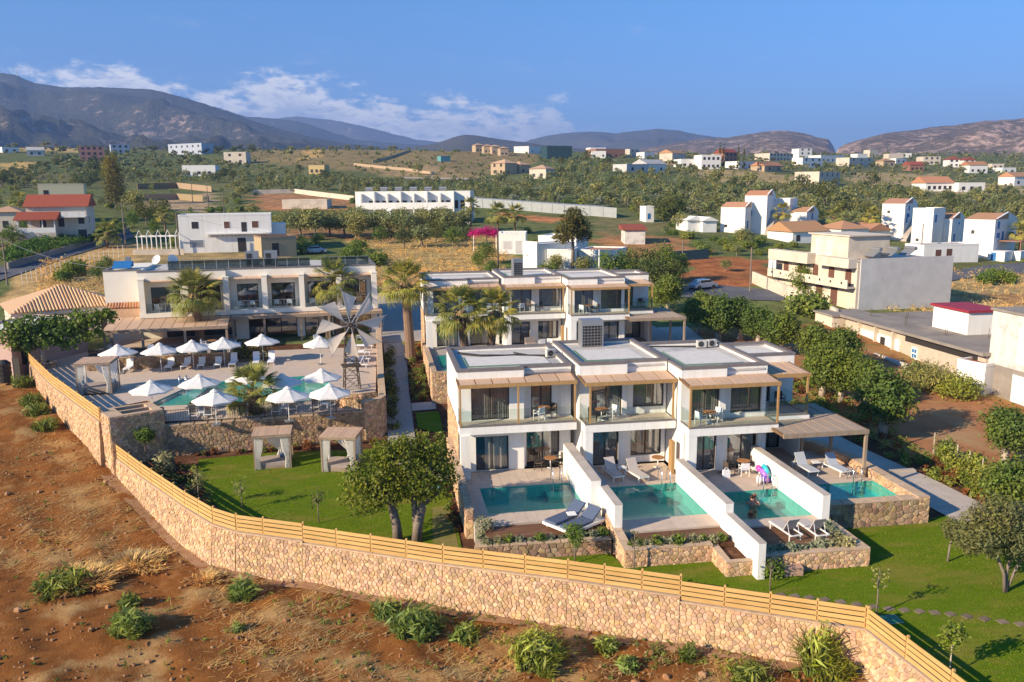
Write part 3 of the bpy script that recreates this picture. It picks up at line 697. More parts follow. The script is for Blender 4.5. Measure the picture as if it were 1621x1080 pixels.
# ---- timber fences on the wall: four boards per bay, every board its own part
def fence(run, label, h=1.0, bay=2.0, lift=.10, inset=.12, seglens=None, first_post=True):
    t = T('wooden_fence', label, 'fence', (run[0][0], run[0][1], run[0][2]), group='pine board fences on the boundary wall')
    pts = []
    for i in range(len(run)-1):
        a, b = Vector(run[i]), Vector(run[i+1]); n = max(1, round((b-a).length/bay))
        for k in range(n): pts.append(a.lerp(b, k/n))
    pts.append(Vector(run[-1]))
    off = []
    for i, p in enumerate(pts):
        d = pts[min(i+1, len(pts)-1)]-pts[max(i-1, 0)]; d.z = 0; d.normalize(); off.append(p-Vector((d.y, -d.x, 0))*inset)
    for i, p in enumerate(off):
        m = MB(); q = off[min(i+1, len(off)-1)] if i < len(off)-1 else off[i-1]; an = math.atan2(q.y-p.y, q.x-p.x)
        m.obox((p.x, p.y, p.z+h/2+.03), .09, .09, h+.10, an); part(t, 'post', m, FENCEW)
        if i == len(off)-1: break
        d = (q-p); L = math.hypot(d.x, d.y); nv = Vector((d.y/L, -d.x/L, 0))
        for k in range(4):
            z0 = lift+.02+k*(h-.05)/4; hb = (h-.05)/4-.055
            m = MB(); e = .065; th = .028; jz = rng.uniform(-.006, .006)
            a0 = p+d*(.02/L)+nv*e; a1 = q-d*(.02/L)+nv*e
            vs = [(a.x+nv.x*s_, a.y+nv.y*s_, a.z+z0+z_+jz) for z_ in (0, hb) for a, s_ in ((a0, th), (a1, th), (a1, 0), (a0, 0))]
            m.add(vs, [(0,3,2,1),(4,5,6,7),(0,1,5,4),(1,2,6,5),(2,3,7,6),(3,0,4,7)])
            part(t, 'board', m, FENCEW)
    return t
fence(UPR, 'golden board fence on the upper boundary wall beside the pool deck', 1.0, 1.9)
fence([(-17.75, 56.1, -.07)]+LOW[1:], 'curving golden board fence from the stone tower round the cabana lawn', 1.0, 1.75)
fence(MID, 'golden board fence in front of the two-trunked tree and the first villa pool', 1.0, 2.0)
fence(RGT, 'golden board fence a step lower, in front of the stepping stones', 1.0, 2.2)
fence(RG2, 'golden board fence running towards the viewer in the bottom right corner', 1.0, 2.0)

# ---- short turf blades on the lawns: uncountable
def turf():
    g = np.random.default_rng(4); out = []
    for P, n in ((LAWN_L, 52000), (LAWN_R, 90000)):
        xs = [p[0] for p in P]; ys = [p[1] for p in P]; x = g.uniform(min(xs), min(max(xs), 42), n*3); y = g.uniform(max(min(ys), 21), max(ys), n*3)
        ins = np.zeros(len(x), bool)
        for i in range(len(P)):
            (x1, y1), (x2, y2) = P[i], P[(i+1) % len(P)]; c = ((y1 > y) != (y2 > y)) & (x < (x2-x1)*(y-y1)/(y2-y1+1e-12)+x1); ins ^= c
        x, y = x[ins][:n], y[ins][:n]; z = np.interp(y, [40, 50, 60, 70, 80, 95], [-1, -.87, -.4, .5, 1.4, 2.2])+.015
        a = g.uniform(0, 6.283, len(x)); h = g.uniform(.02, .055, len(x)); w = g.uniform(.010, .022, len(x)); l = g.uniform(-.03, .03, (len(x), 2))
        b0 = np.stack([x-w*np.cos(a), y-w*np.sin(a), z], 1); b1 = np.stack([x+w*np.cos(a), y+w*np.sin(a), z], 1); t = np.stack([x+l[:, 0], y+l[:, 1], z+h], 1)
        out.append(np.stack([b0, b1, t], 1).reshape(-1, 3))
    V = np.concatenate(out); link('turf_blades', np_mesh('turf_blades', V, np.arange(len(V)).reshape(-1, 3), leafmat('turf_blade', (.125, .180, .006), .35, .02, .2)), None, 'stuff')
turf()
# ================================================================== VILLAS
def facade(mb, u0, u1, w0, w1, z0, z1, holes):
    us = sorted({u0, u1}|{h[0] for h in holes}|{h[1] for h in holes}); us = [u for u in us if u0 <= u <= u1]
    for a, b in zip(us[:-1], us[1:]):
        cut = sorted([(h[2], h[3]) for h in holes if h[0] <= a+1e-6 and h[1] >= b-1e-6]); z = z0
        for c0, c1 in cut:
            if c0 > z+1e-4: mb.box(a, w0, z, b, w1, c0)
            z = c1
        if z < z1-1e-4: mb.box(a, w0, z, b, w1, z1)
def opening(par, u0, u1, w, z0, z1, panes=2, curtain=CURTAIN, frame=FRAME, name='sliding_door', cur=(0, 1), glass=GLASS, seed=0):
    """a framed glazed opening set back in the wall whose face is at w"""
    f = MB(); d = .07; y = w+.16
    f.box(u0, y, z0, u0+d, y+.07, z1); f.box(u1-d, y, z0, u1, y+.07, z1); f.box(u0+d, y, z1-d, u1-d, y+.07, z1); f.box(u0+d, y, z0, u1-d, y+.07, z0+d)
    for k in range(1, panes):
        u = u0+(u1-u0)*k/panes; f.box(u-.04, y-.01, z0+d, u+.04, y+.08, z1-d)
    fo = part(par, name, f, frame)
    for k in range(panes):
        a, b = u0+(u1-u0)*k/panes+.045, u0+(u1-u0)*(k+1)/panes-.045
        g = MB(); yy = y+.03+.012*(k % 2); g.box(a, yy, z0+d, b, yy+.012, z1-d); part(fo, 'pane', g, glass)
    if curtain is not None:
        r = random.Random(seed+int(u0*10)); n = max(6, int((u1-u0)*(cur[1]-cur[0])/.075)); c = MB(); vs = []
        a, b = u0+.05+(u1-u0-.1)*cur[0], u0+.05+(u1-u0-.1)*cur[1]
        for i in range(n+1):
            u = a+(b-a)*i/n; yy = y+.16+(.055 if i % 2 else 0)+r.uniform(-.015, .015)
            vs += [(u, yy+r.uniform(-.01, .01), z0+.02), (u, yy, z1-.05)]
        c.add(vs, [(2*i, 2*i+2, 2*i+3, 2*i+1) for i in range(n)]); part(fo, 'curtain', c, curtain)
    return fo
def pergola(par, u0, u1, w0, w1, zf, zr, panels, posts, zpost, mat_p=REED, wood=PERG_WOOD, beam=.16, pw=.11, overhang=0.0, name='pergola_panel', side=True):
    n = panels; g = .04
    for k in range(n):
        a, b = u0+(u1-u0)*k/n+g, u0+(u1-u0)*(k+1)/n-g
        m = MB(); t = .05
        m.add([(a, w0+.06, zf), (b, w0+.06, zf), (b, w1, zr), (a, w1, zr), (a, w0+.06, zf+t), (b, w0+.06, zf+t), (b, w1, zr+t), (a, w1, zr+t)], [(0,3,2,1),(4,5,6,7),(0,1,5,4),(1,2,6,5),(2,3,7,6),(3,0,4,7)])
        part(par, name, m, mat_p)
    b = MB(); b.box(u0-.03, w0-.02, zf-beam, u1+.03, w0+.10, zf+.06); part(par, 'front_beam', b, wood)
    b = MB()
    for k in range(n+1):
        u = u0+(u1-u0)*k/n; s = .045 if 0 < k < n else .06
        dz = -.14 if 0 < k < n else 0
        b.add([(u-s, w0+.101, zf-.12), (u+s, w0+.101, zf-.12), (u+s, w1-.01, zr-.12), (u-s, w1-.01, zr-.12), (u-s, w0+.101, zf+.02+(0 if 0 < k < n else .035)), (u+s, w0+.101, zf+.02+(0 if 0 < k < n else .035)), (u+s, w1-.01, zr+.02+(0 if 0 < k < n else .035)), (u-s, w1-.01, zr+.02+(0 if 0 < k < n else .035))], [(0,3,2,1),(4,5,6,7),(0,1,5,4),(1,2,6,5),(2,3,7,6),(3,0,4,7)])
    part(par, 'rafters', b, SEAM, kind='stuff')
    for (pu, pv) in posts:
        m = MB(); m.box(pu-pw/2, pv, zpost, pu+pw/2, pv+pw, zf-beam-.002 if pv < w0+.15 else zr-.14); part(par, 'post', m, wood)
def rail(par, pts, z, h=.95, dark=True):
    for i in range(len(pts)-1):
        a, b = Vector((*pts[i], 0)), Vector((*pts[i+1], 0)); d = b-a; L = d.length; n = max(1, round(L/1.4)); an = math.atan2(d.y, d.x)
        for k in range(n):
            c = a.lerp(b, (k+.5)/n); m = MB(); m.obox((c.x, c.y, z+h/2+.04), L/n-.02, .018, h, an); part(par, 'glass_panel', m, RAILGLASS)
        c = a.lerp(b, .5); m = MB(); m.obox((c.x, c.y, z+.035), L, .07, .07, an); part(par, 'rail_shoe', m, GREYCAP)
VUN = {}
def villa(key, label, u0, u1, ws, wg1, wg2, us, wback, ztop, gholes, uholes, split, posts, npan, name='villa'):
    """one unit: slab front ws, wall faces wg1 (left of split) and wg2 (right of split)"""
    t = T('terraced_villa', label, 'villa', (u0, ws, 0), group='white villas of the terrace')
    w = MB(); zs = 2.75
    for a, b, wf in ((u0+.02, split, wg1), (split, u1, wg2)):
        facade(w, a, b, wf, wf+.24, 0, zs, [h for h in gholes if a <= h[0] < b]); facade(w, a, b, wf, wf+.24, 3.28, ztop-.14, [h for h in uholes if a <= h[0] < b])
    if abs(wg1-wg2) > .05: w.box(split-.12, min(wg1, wg2)+.241, 0, split+.12, max(wg1, wg2)-.001, ztop-.15)
    wm = max(wg1, wg2)
    w.box(u0, wg1+.241, 3.28, u0+.22, wback, ztop-.141); w.box(u1-.22, wg2+.241, 0, u1, wback, ztop-.141); w.box(u0+.221, wback-.22, 0, u1-.221, wback, ztop-.141)
    part(t, 'wall', w, WHITE)
    if key != 'a':
        w = MB(); w.box(u0+.001, wg1+.2405, 0, u0+.22, wback, zs); w.box(u0+.004, ws+.75, 0, u0+.2, wg1+.24, zs-.002); part(t, 'side_wall', w, WHITE)
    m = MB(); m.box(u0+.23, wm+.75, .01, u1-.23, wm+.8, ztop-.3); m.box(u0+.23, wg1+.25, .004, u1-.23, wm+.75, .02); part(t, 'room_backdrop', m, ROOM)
    m = MB(); m.box(u0, ws, zs, u1, wm+.7, 3.26); part(t, 'balcony_slab', m, WHITE)
    m = MB(); m.box(u0+.06, ws+.06, 3.262, u1-.06, min(wg1, wg2)+.2, 3.275); part(t, 'balcony_floor', m, PAVER)
    m = MB(); m.box(u0, ws-.02, 3.24, u1, ws+.055, 3.31); part(t, 'slab_edge', m, GREYCAP)
    for k, h in enumerate(gholes):
        opening(t, h[0], h[1], wg1 if h[0] < split else wg2, h[2], h[3], h[4], h[5], cur=h[6] if len(h) > 6 else (0, 1), seed=k)
    for k, h in enumerate(uholes):
        opening(t, h[0], h[1], wg1 if h[0] < split else wg2, h[2], h[3], h[4], h[5] if len(h) > 5 else CURTAIN, cur=h[6] if len(h) > 6 else (0, 1), seed=k+7, name='sliding_door' if h[2] < 3.4 else 'picture_window')
    pergola(t, u0+.02, u1, ws, max(wg1, wg2)+.03, 5.82, 5.98, npan, [(p, ws-.01) for p in posts], 3.26)
    rail(t, [(u0+.05, min(wg1, wg2)-.02), (u0+.05, ws+.03), (u1-.05, ws+.03)]+([(u1-.05, wg2-.02)] if key in ('c',) else []), 3.27)
    # roof: membrane, gravel field, coping
    m = MB(); m.box(u0+.2, wg1+.25, ztop-.42, u1-.2, wback-.2, ztop-.30); rf = part(t, 'roof', m, ROOFGREY)
    m = MB(); m.box(u0+.95, wm+1.5, ztop-.298, u1-1.0, wback-2.6, ztop-.25); part(rf, 'paver_field', m, ROOFPALE)
    m = MB()
    for q in ((u0+.85, wm+1.4, u1-.9, wm+1.5), (u0+.85, wm+1.5, u0+.95, wback-2.6)): m.box(q[0], q[1], ztop-.298, q[2], q[3], ztop-.22)
    part(rf, 'drain_strip', m, ROOFGREEN)
    c = MB(); zt = ztop-.14
    o = .05; cw = .34
    c.box(u0-o, wg1-o, zt, split, wg1+cw, ztop); c.box(split, wg2-o, zt, u1+o, wg2+cw, ztop+.002)
    if abs(wg1-wg2) > .05:
        lo, hi = min(wg1, wg2), max(wg1, wg2); c.box(split-.17, lo+cw+.001, zt, split+.17, hi+cw, ztop-.002)
    c.box(u0-o, wg1+cw+.001, zt, u0+cw-.06, wback+o, ztop-.001); c.box(u1-cw+.06, wg2+cw+.003, zt, u1+o, wback+o, ztop-.003); c.box(u0+cw-.059, wback-cw+.06, zt, u1-cw+.059, wback+o, ztop-.004)
    part(t, 'coping', c, GREYCAP)
    VUN[key] = t
    return t
A1 = villa('a', 'leftmost villa of the front terrace, beside the lawn with the two-trunked tree', 4.5, 11.78, 47.9, 49.05, 49.5, None, 56.5, 6.6,
      [(5.6, 7.68, 0.02, 2.25, 2, CURTAIN_L, (.28, 1)), (8.9, 11.05, 0.02, 2.3, 2, CURTAIN, (.55, 1))],
      [(5.35, 7.75, 3.3, 5.55, 2, CURTAIN), (9.2, 10.55, 3.3, 5.5, 2, CURTAIN)], 8.67, (4.57, 8.13, 11.68), 7)
A2 = villa('b', 'second villa from the left in the front terrace, two loungers on its terrace', 12.1, 17.9, 47.06, 48.6, 48.9, None, 56.4, 6.8,
      [(12.95, 14.72, 0.02, 2.3, 2, CURTAIN), (15.6, 17.65, .46, 2.25, 2, CURTAIN_L, (.25, .95))],
      [(12.9, 14.9, 3.3, 5.6, 2, CURTAIN), (15.7, 17.75, 3.7, 5.5, 1, CURTAIN)], 15.2, (12.43, 17.72), 6)
A3 = villa('c', 'third villa from the left in the front terrace, with people in its pool', 18.0, 23.75, 45.1, 46.6, 46.9, None, 55.2, 6.7,
      [(18.9, 20.45, 0.02, 2.3, 2, CURTAIN), (21.3, 23.3, 0.02, 2.3, 2, CURTAIN_L, (.1, .95))],
      [(18.7, 20.55, 3.3, 5.55, 2, CURTAIN), (21.4, 23.45, 3.58, 5.45, 1, CURTAIN)], 20.95, (18.07, 23.66), 6)
# stone-clad side of the first villa
s = MB(); r = random.Random(9)
m = MB(); m.box(4.5, 49.3, 0, 4.72, 56.5, 2.745); part(A1, 'side_wall', m, WHITE)
cells, f3 = stone_face((4.5, 56.5), (4.5, 49.0), -.9, -.9, 3.15, 3.15, .24, .035, r)
for ce in cells: stone_mesh(s, ce, f3, r, .24, .035)
part(A1, 'stone_cladding', s, STONE, kind='stuff')
m = MB(); m.box(4.52, 47.72, 0, 5.12, 48.2, 2.748); part(A1, 'pier', m, WHITE)
m = MB(); m.box(12.12, 47.08, 0, 12.62, 47.6, 2.748); part(A2, 'pier', m, WHITE)
m = MB(); m.box(18.02, 45.12, 0, 18.55, 45.7, 2.748); part(A3, 'pier', m, WHITE)
m = MB(); m.box(17.42, 46.3, 0, 17.62, 46.85, 2.1); part(A2, 'timber_screen', m, PERG_WOOD)
m = MB(); m.box(23.2, 46.61, 0, 23.72, 46.9, 2.74); part(A3, 'pier', m, WHITE)
# fourth unit set back on the right with a ground pergola
def villa4(label):
    t = T('terraced_villa', label, 'villa', (23.8, 46.6, 0), group='white villas of the terrace')
    w = MB(); facade(w, 23.8, 27.2, 50.0, 50.24, 0, 2.75, [(24.9, 26.5, .02, 2.2)]); facade(w, 23.8, 27.2, 50.0, 50.24, 3.28, 6.46, [(24.2, 25.6, 3.3, 5.5)])
    w.box(26.98, 50.241, 0, 27.2, 54.2, 6.459); w.box(23.8, 53.98, 0, 26.979, 54.2, 6.458); w.box(26.55, 47.6, 0, 26.8, 49.999, 2.75)
    part(t, 'wall', w, WHITE)
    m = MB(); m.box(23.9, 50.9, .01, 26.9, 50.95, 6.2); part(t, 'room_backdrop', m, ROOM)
    m = MB(); m.box(23.78, 46.6, 2.75, 26.6, 50.6, 3.26); part(t, 'balcony_slab', m, WHITE)
    m = MB(); m.box(23.8, 46.62, 3.262, 26.55, 49.99, 3.275); part(t, 'balcony_floor', m, PAVEG)
    opening(t, 24.9, 26.5, 50.0, .02, 2.2, 2, CURTAIN); opening(t, 24.2, 25.6, 50.0, 3.3, 5.5, 2, CURTAIN)
    rail(t, [(23.85, 46.65), (26.52, 46.65), (26.52, 49.95)], 3.27)
    pergola(t, 23.8, 26.75, 47.0, 49.98, 5.82, 5.95, 5, [(26.6, 46.98)], 3.26)
    m = MB(); m.box(23.95, 50.25, 6.2, 27.0, 54.0, 6.3); rf = part(t, 'roof', m, ROOFPALE)
    c = MB(); c.box(23.75, 49.95, 6.46, 27.25, 50.34, 6.6); c.box(23.75, 53.86, 6.46, 27.25, 54.25, 6.598); c.box(26.92, 50.341, 6.46, 27.25, 53.859, 6.597); c.box(23.75, 50.341, 6.46, 24.1, 53.859, 6.596); part(t, 'coping', c, GREYCAP)
    pergola(t, 23.35, 28.8, 43.6, 49.9, 2.98, 3.0, 7, [(28.72, 43.62), (28.72, 47.4), (26.7, 47.45)], 0.0, REEDG, CABWOOD, .2, .17)
    return t
A4 = villa4('fourth front villa, set back at the right end with a ground floor pergola')

# roof gear of the front terrace (things standing on the roof)
def cage(loc, label, s=1.0):
    t = T('chiller_cage', label, 'roof unit', loc); 
    m = MB(); m.box(-.78, -.55, .1, -.70, .55, 1.6); m.box(.70, -.55, .1, .78, .55, 1.6); m.box(-.699, .47, .1, .699, .55, 1.6); m.box(-.78, -.55, 1.601, .78, .55, 2.0); part(t, 'housing', m, METALG, False)
    m = MB(); m.box(-.68, -.42, .1, .68, -.40, 1.6); part(t, 'dark_grille', m, RUSTM, False)
    for k in range(7):
        m = MB(); m.box(-.69, -.56, .16+k*.21, .69, -.50, .19+k*.21); part(t, 'bar', m, METALG, False)
    for k in range(6):
        m = MB(); u = -.58+k*.232; m.box(u, -.545, .1, u+.025, -.52, 1.6); part(t, 'rod', m, METALG, False)
    m = MB(); m.box(-.85, -.6, 0, .85, .6, .098); part(t, 'plinth', m, CONC, False)
    return t
cage((14.65, 55.6, 6.4), 'tall slatted grey chiller cage standing on the front villa roof')
def ac_unit(loc, rz, label):
    t = T('air_conditioner', label, 'air conditioner', loc, rz, 'air conditioners on the flat roofs')
    m = MB(); m.box(-.45, -.18, .08, .45, .18, .75); part(t, 'casing', m, M('dull_casing', (.50, .48, .44), rough=.6), False)
    m = MB(); m.lathe([(.26, 0), (.26, .03), (.05, .03)], (0, 0, 0), 14); m.v = [(p[0]-.1, -.185-p[2], p[1]+.42) for p in m.v]; part(t, 'fan_grille', m, DARKM, False)
    m = MB(); m.box(-.4, -.15, 0, -.32, .15, .079); m.box(.32, -.15, 0, .4, .15, .079); part(t, 'feet', m, DARKM, False)
    t.scale = (.75, .75, .75); return t
ac0 = ac_unit((11.2, 53.0, 6.31), .3, 'pale air conditioner by the pipes on the first villa roof')
for (x, y, z, rz, lb) in ((22.1, 53.6, 6.41, 0, 'pale air conditioner near the right end of the front terrace roof'), (22.9, 53.7, 6.41, .2, 'second pale air conditioner beside the one at the right end of the front roof')):
    copy_tree(ac0, (x, y, z), rz, lb, scale=.75)
pp = MB()
for pts in ([(5.2, 55.6), (6.6, 54.5), (8.0, 54.2), (10.9, 53.3)], [(5.4, 55.0), (7.0, 53.95), (9.2, 54.2), (11.0, 53.0)], [(9.0, 54.9), (9.9, 53.8), (11.2, 53.5)], [(12.8, 55.0), (15.5, 54.6), (18.4, 54.8), (22.0, 53.9)]):
    pp.path([(x, y, 6.36+(0.1 if x > 12 else 0)) for x, y in pts], .05, 6)
tag(link('roof_pipes', pp.mesh('roof_pipes', DARKM)), 'dark pipes and cables snaking across the front villa roofs', 'pipes')

# ---- terraces and pools (pieces of the setting: paving around each pool)
def terrace(u0, u1, w0, w1, p0, p1, q0, q1, z=0.0, base=-1.1, step=.6):
    """paved block with a hole p0..p1 x q0..q1; slabs laid in rows"""
    b = MB()
    for a in ((u0, w0, u1, q0-.28), (u0, q1+.28, u1, w1), (u0, q0-.28, p0-.28, q1+.28), (p1+.28, q0-.28, u1, q1+.28)):
        if a[2]-a[0] > .02 and a[3]-a[1] > .02: b.box(a[0], a[1], base, a[2], a[3], z-.03)
    o = struct('terrace', b, CONC)
    s = MB(); r = random.Random(int(u0*7))
    for a in ((u0, w0, u1, q0), (u0, q1, u1, w1), (u0, q0, p0, q1), (p1, q0, u1, q1)):
        if a[2]-a[0] < .05 or a[3]-a[1] < .05: continue
        nx = max(1, round((a[2]-a[0])/step)); ny = max(1, round((a[3]-a[1])/step)); sx = (a[2]-a[0])/nx; sy = (a[3]-a[1])/ny
        for i in range(nx):
            for j in range(ny):
                e = .006; dz = r.uniform(-.003, .002); s.box(a[0]+i*sx+e, a[1]+j*sy+e, z-.029, a[0]+(i+1)*sx-e, a[1]+(j+1)*sy-e, z+dz)
    so = link('paving', s.mesh('paving', PAVER), o); so['kind'] = 'stuff'
    return o
def pool(label, u0, u1, w0, w1, z=0.0, depth=.84, steps=True, tile=TILE):
    t = T('swimming_pool', label, 'pool', (u0, w0, z-depth), group='plunge pools of the villas')
    b = MB(); k = .27; e = .005; zt = z-.034
    b.box(u0-k, w0-k, z-depth-.2, u1+k, w1+k, z-depth); b.box(u0-k, w0-k, z-depth+.001, u0-e, w1+k, zt); b.box(u1+e, w0-k, z-depth+.001, u1+k, w1+k, zt); b.box(u0, w0-k, z-depth+.001, u1, w0-e, zt); b.box(u0, w1+e, z-depth+.001, u1, w1+k, zt)
    part(t, 'basin', b, tile)
    m = MB(); n = 24
    m.quad((u0, w0, z-.07), (u1, w0, z-.07), (u1, w1, z-.07), (u0, w1, z-.07)); part(t, 'water', m, WATER)
    if steps:
        m = MB(); m.box(u1-1.5, w1-1.0, z-depth+.001, u1-.01, w1-.01, z-.45); part(t, 'seat_ledge', m, tile)
    return t
terrace(4.52, 10.95, 40.65, 49.0, 5.45, 10.92, 42.12, 46.1)
terrace(11.95, 17.24, 38.45, 48.6, 12.45, 17.24, 40.0, 44.9); terrace(17.75, 22.74, 38.0, 46.6, 18.3, 22.74, 38.85, 42.9); terrace(23.2, 28.95, 39.5, 50.0, 23.7, 28.95, 40.05, 43.1)
b = MB(); b.box(10.96, 47.0, -1, 12.09, 49.6, -.001); b.box(17.25, 45.1, -1, 17.74, 48.6, -.002); b.box(22.75, 46.6, -1, 23.19, 50, -.002); struct('terrace', b, PAVER)
pool('turquoise plunge pool of the leftmost villa, with the blue double daybed at its edge', 5.45, 10.92, 42.12, 46.1)
pool('turquoise plunge pool of the second villa, half in the shade of its white wall', 12.45, 17.24, 40.0, 44.9)
pool('teal plunge pool of the third villa with two people in it', 18.3, 22.74, 38.85, 42.9)
pool('deep blue shaded plunge pool of the fourth villa inside stone walls', 23.7, 28.95, 40.05, 43.1, 0, .84, False)
def ladder(u, w, label, z=0.0, rz=0):
    t = T('pool_ladder', label, 'pool ladder', (u, w, z), rz, 'steel pool ladders')
    for s_ in (-.27, .27):
        m = MB(); m.path([(s_, .55, 0), (s_, .52, .55), (s_, .40, .82), (s_, .16, .86), (s_, -.06, .70), (s_, -.12, .3), (s_, -.12, -.9)], .032, 7); part(t, 'rail', m, STEEL, False, smooth=True)
    for k in range(3):
        m = MB(); m.box(-.25, -.16, -.3-.27*k, .25, -.08, -.27-.27*k); part(t, 'rung', m, STEEL, False)
    return t
L0 = ladder(10.15, 46.1, 'steel ladder at the back edge of the leftmost villa pool')
copy_tree(L0, (16.55, 44.9, 0), 0, 'steel ladder at the back edge of the second villa pool'); copy_tree(L0, (22.05, 42.9, 0), 0, 'steel ladder beside the purple inflatable'); copy_tree(L0, (27.9, 43.1, 0), 0, 'steel ladder of the fourth villa pool by the stone wall')
# ---- white dividing walls
def dwall(label, boxes, wall=WHITE2):
    t = T('garden_wall', label, 'wall', (boxes[0][0], boxes[0][1], -1), group='white walls between the villa pools')
    m = MB(); c = MB()
    for k, b in enumerate(boxes):
        m.box(*b); c.box(b[0]-.012, b[1]-.012, b[5]+.002, b[3]+.012, b[4]+(.012 if k == 0 else -.02), b[5]+.035)
    part(t, 'wall', m, wall); part(t, 'coping', c, CONC); return t
dwall('white wall between the first and second villa pools', [(10.93, 41.15, -1, 11.5, 47.85, 1.88), (11.501, 38.5, -1, 11.92, 45.5, 1.5)])
dwall('white wall between the second and third villa pools', [(17.25, 37.9, -1.1, 17.7, 45.1, 1.4), (17.3, 34.15, -1.1, 17.68, 37.89, .86)])
dwall('white wall between the third and fourth villa pools', [(22.75, 38.02, -1.1, 23.18, 46.6, 1.42)])
# ---- wood decks
def deck(label, u0, u1, w0, w1, z):
    t = T('wooden_deck', label, 'deck', (u0, w0, z-.2), group='dark timber decks before the pools')
    n = round((w1-w0)/.15)
    for k in range(n):
        m = MB(); a = w0+(w1-w0)*k/n; m.box(u0, a+.006, z-.03, u1, a+(w1-w0)/n-.006, z+rng.uniform(-.004, .004)); part(t, 'board', m, DECK)
    m = MB(); m.box(u0+.01, w0+.01, -1.1, u1-.01, w1-.01, z-.031); part(t, 'joists', m, DARKM)
deck('dark timber deck with the blue daybed before the first pool', 5.0, 11.3, 39.0, 40.64, -.12); deck('brown timber deck in front of the second pool', 12.5, 17.24, 37.2, 38.44, -.10); deck('brown timber deck under two taupe loungers by the third pool', 17.75, 22.3, 35.6, 37.99, -.10)
# ---- rubble walls around the terraces
def wall_thing(label, pts, zb, zt, th=.35, **k):
    t = T('stone_wall', label, 'stone wall', (pts[0][0], pts[0][1], zb if not isinstance(zb, list) else zb[0]), group='low rubble walls of the villa gardens'); k.setdefault('single', 300); return stone_wall(t, pts, zb, zt, th, **k)
wall_thing('low stone parapet along the left side of the first villa pool', [(4.13, 53.0), (4.13, 41.3)], -1.0, [1.1, .62], .38, coping=COPING, seed=11)
wall_thing('low stone planter edge before the first villa deck', [(4.3, 38.6), (11.3, 38.3)], -1.1, -.28, .34, mat=STONE_D, coping=COPING, seed=12, sides=(1, 0))
wall_thing('stone wall running forward from the first white dividing wall', [(11.45, 40.6), (11.45, 36.5)], -1.3, [.5, -.1], .4, coping=COPING, seed=13)
wall_thing('stone planter front wall below the second villa deck', [(11.46, 36.5), (16.0, 36.42)], -1.3, -.10, .4, coping=COPING, seed=14, sides=(1, 0), size=.23)
pt = T('stone_planter', 'square stone planter box filled with red gravel below the second white wall', 'stone planter', (16, 34.7, -1.3))
stone_wall(pt, [(16.0, 36.7), (16.0, 34.7), (17.82, 34.7), (17.82, 36.6)], -1.35, -.28, .34, coping=COPING, seed=15, size=.23, single=300)
m = MB(); m.box(16.3, 35.0, -1, 17.5, 36.6, -.40); part(pt, 'soil', m, MULCH)
wall_thing('stone planter front wall below the third villa deck', [(17.84, 34.72), (23.4, 34.6)], -1.2, -.10, .38, coping=COPING, seed=16, sides=(1, 0), size=.23)
wall_thing('stone side wall of the third villa planter facing the right lawn', [(23.4, 34.6), (23.4, 38.0)], -1.2, -.10, .38, coping=COPING, seed=17)
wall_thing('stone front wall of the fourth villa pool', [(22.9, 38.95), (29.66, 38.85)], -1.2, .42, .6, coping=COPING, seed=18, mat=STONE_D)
wall_thing('sunlit stone wall along the right side of the fourth villa pool', [(29.66, 38.85), (29.7, 46.2), (28.9, 49.2), (27.3, 51.0)], -1.1, [.5, .5, .55, .6], .62, coping=COPING, seed=19)
for a in ((4.5, 38.9, 11.1, 39.0, -.35), (11.9, 36.8, 16.0, 37.19, -.22), (16.0, 36.7, 17.24, 37.19, -.22), (17.8, 35.0, 23.0, 35.59, -.22), (22.31, 35.5, 23.05, 38.0, -.22)):
    b = MB(); b.box(a[0], a[1], -1.2, a[2], a[3], a[4]); struct('planting_bed', b, MULCH)

# ---- second terrace behind, a copy of the first on higher ground
DB = Vector((-.25, 29.6, 2.38))
for o, lb in ((A1, 'leftmost villa of the rear terrace, behind the pair of palms'), (A2, 'second villa from the left in the rear terrace'), (A3, 'third villa from the left in the rear terrace'), (A4, 'set back villa at the right end of the rear terrace, under the dark pergola')):
    copy_tree(o, o.location+DB, 0, lb)
copy_tree(bpy.data.objects['chiller_cage'], Vector((13.6, 80.4, 8.75)), .1, 'narrow grey chiller cage standing on the rear villa roof', scale=(.62, .8, .95))
b = MB(); b.box(4.3, 66.0, -.5, 30.0, 87.0, 2.34); struct('terrace', b, PAVEG)
wall_thing('stone wall on the left of the rear terrace garden', [(4.0, 82.0), (4.0, 65.8), (9.0, 65.8)], -.6, [2.6, 2.75, 2.75], .4, coping=COPING, seed=31, sides=(1, 0), size=.23)
s = MB(); r = random.Random(10)
cells, f3 = stone_face((4.24, 86.1), (4.24, 78.6), .6, .6, 5.5, 5.5, .4, .04, r)
for ce in cells: stone_mesh(s, ce, f3, r, .4, .04)
m = MB(); m.quad((5.0, 68.0, 2.42), (9.4, 68.0, 2.42), (9.4, 74.5, 2.42), (5.0, 74.5, 2.42))
tp = T('swimming_pool', 'shallow green pool of the leftmost rear villa, half hidden by the front roof', 'pool', (5, 68, 2.35), group='plunge pools of the villas'); part(tp, 'water', m, WATER)
m = MB(); m.box(5.0, 68.0, 2.342, 9.4, 74.5, 2.36); part(tp, 'basin', m, TILE)
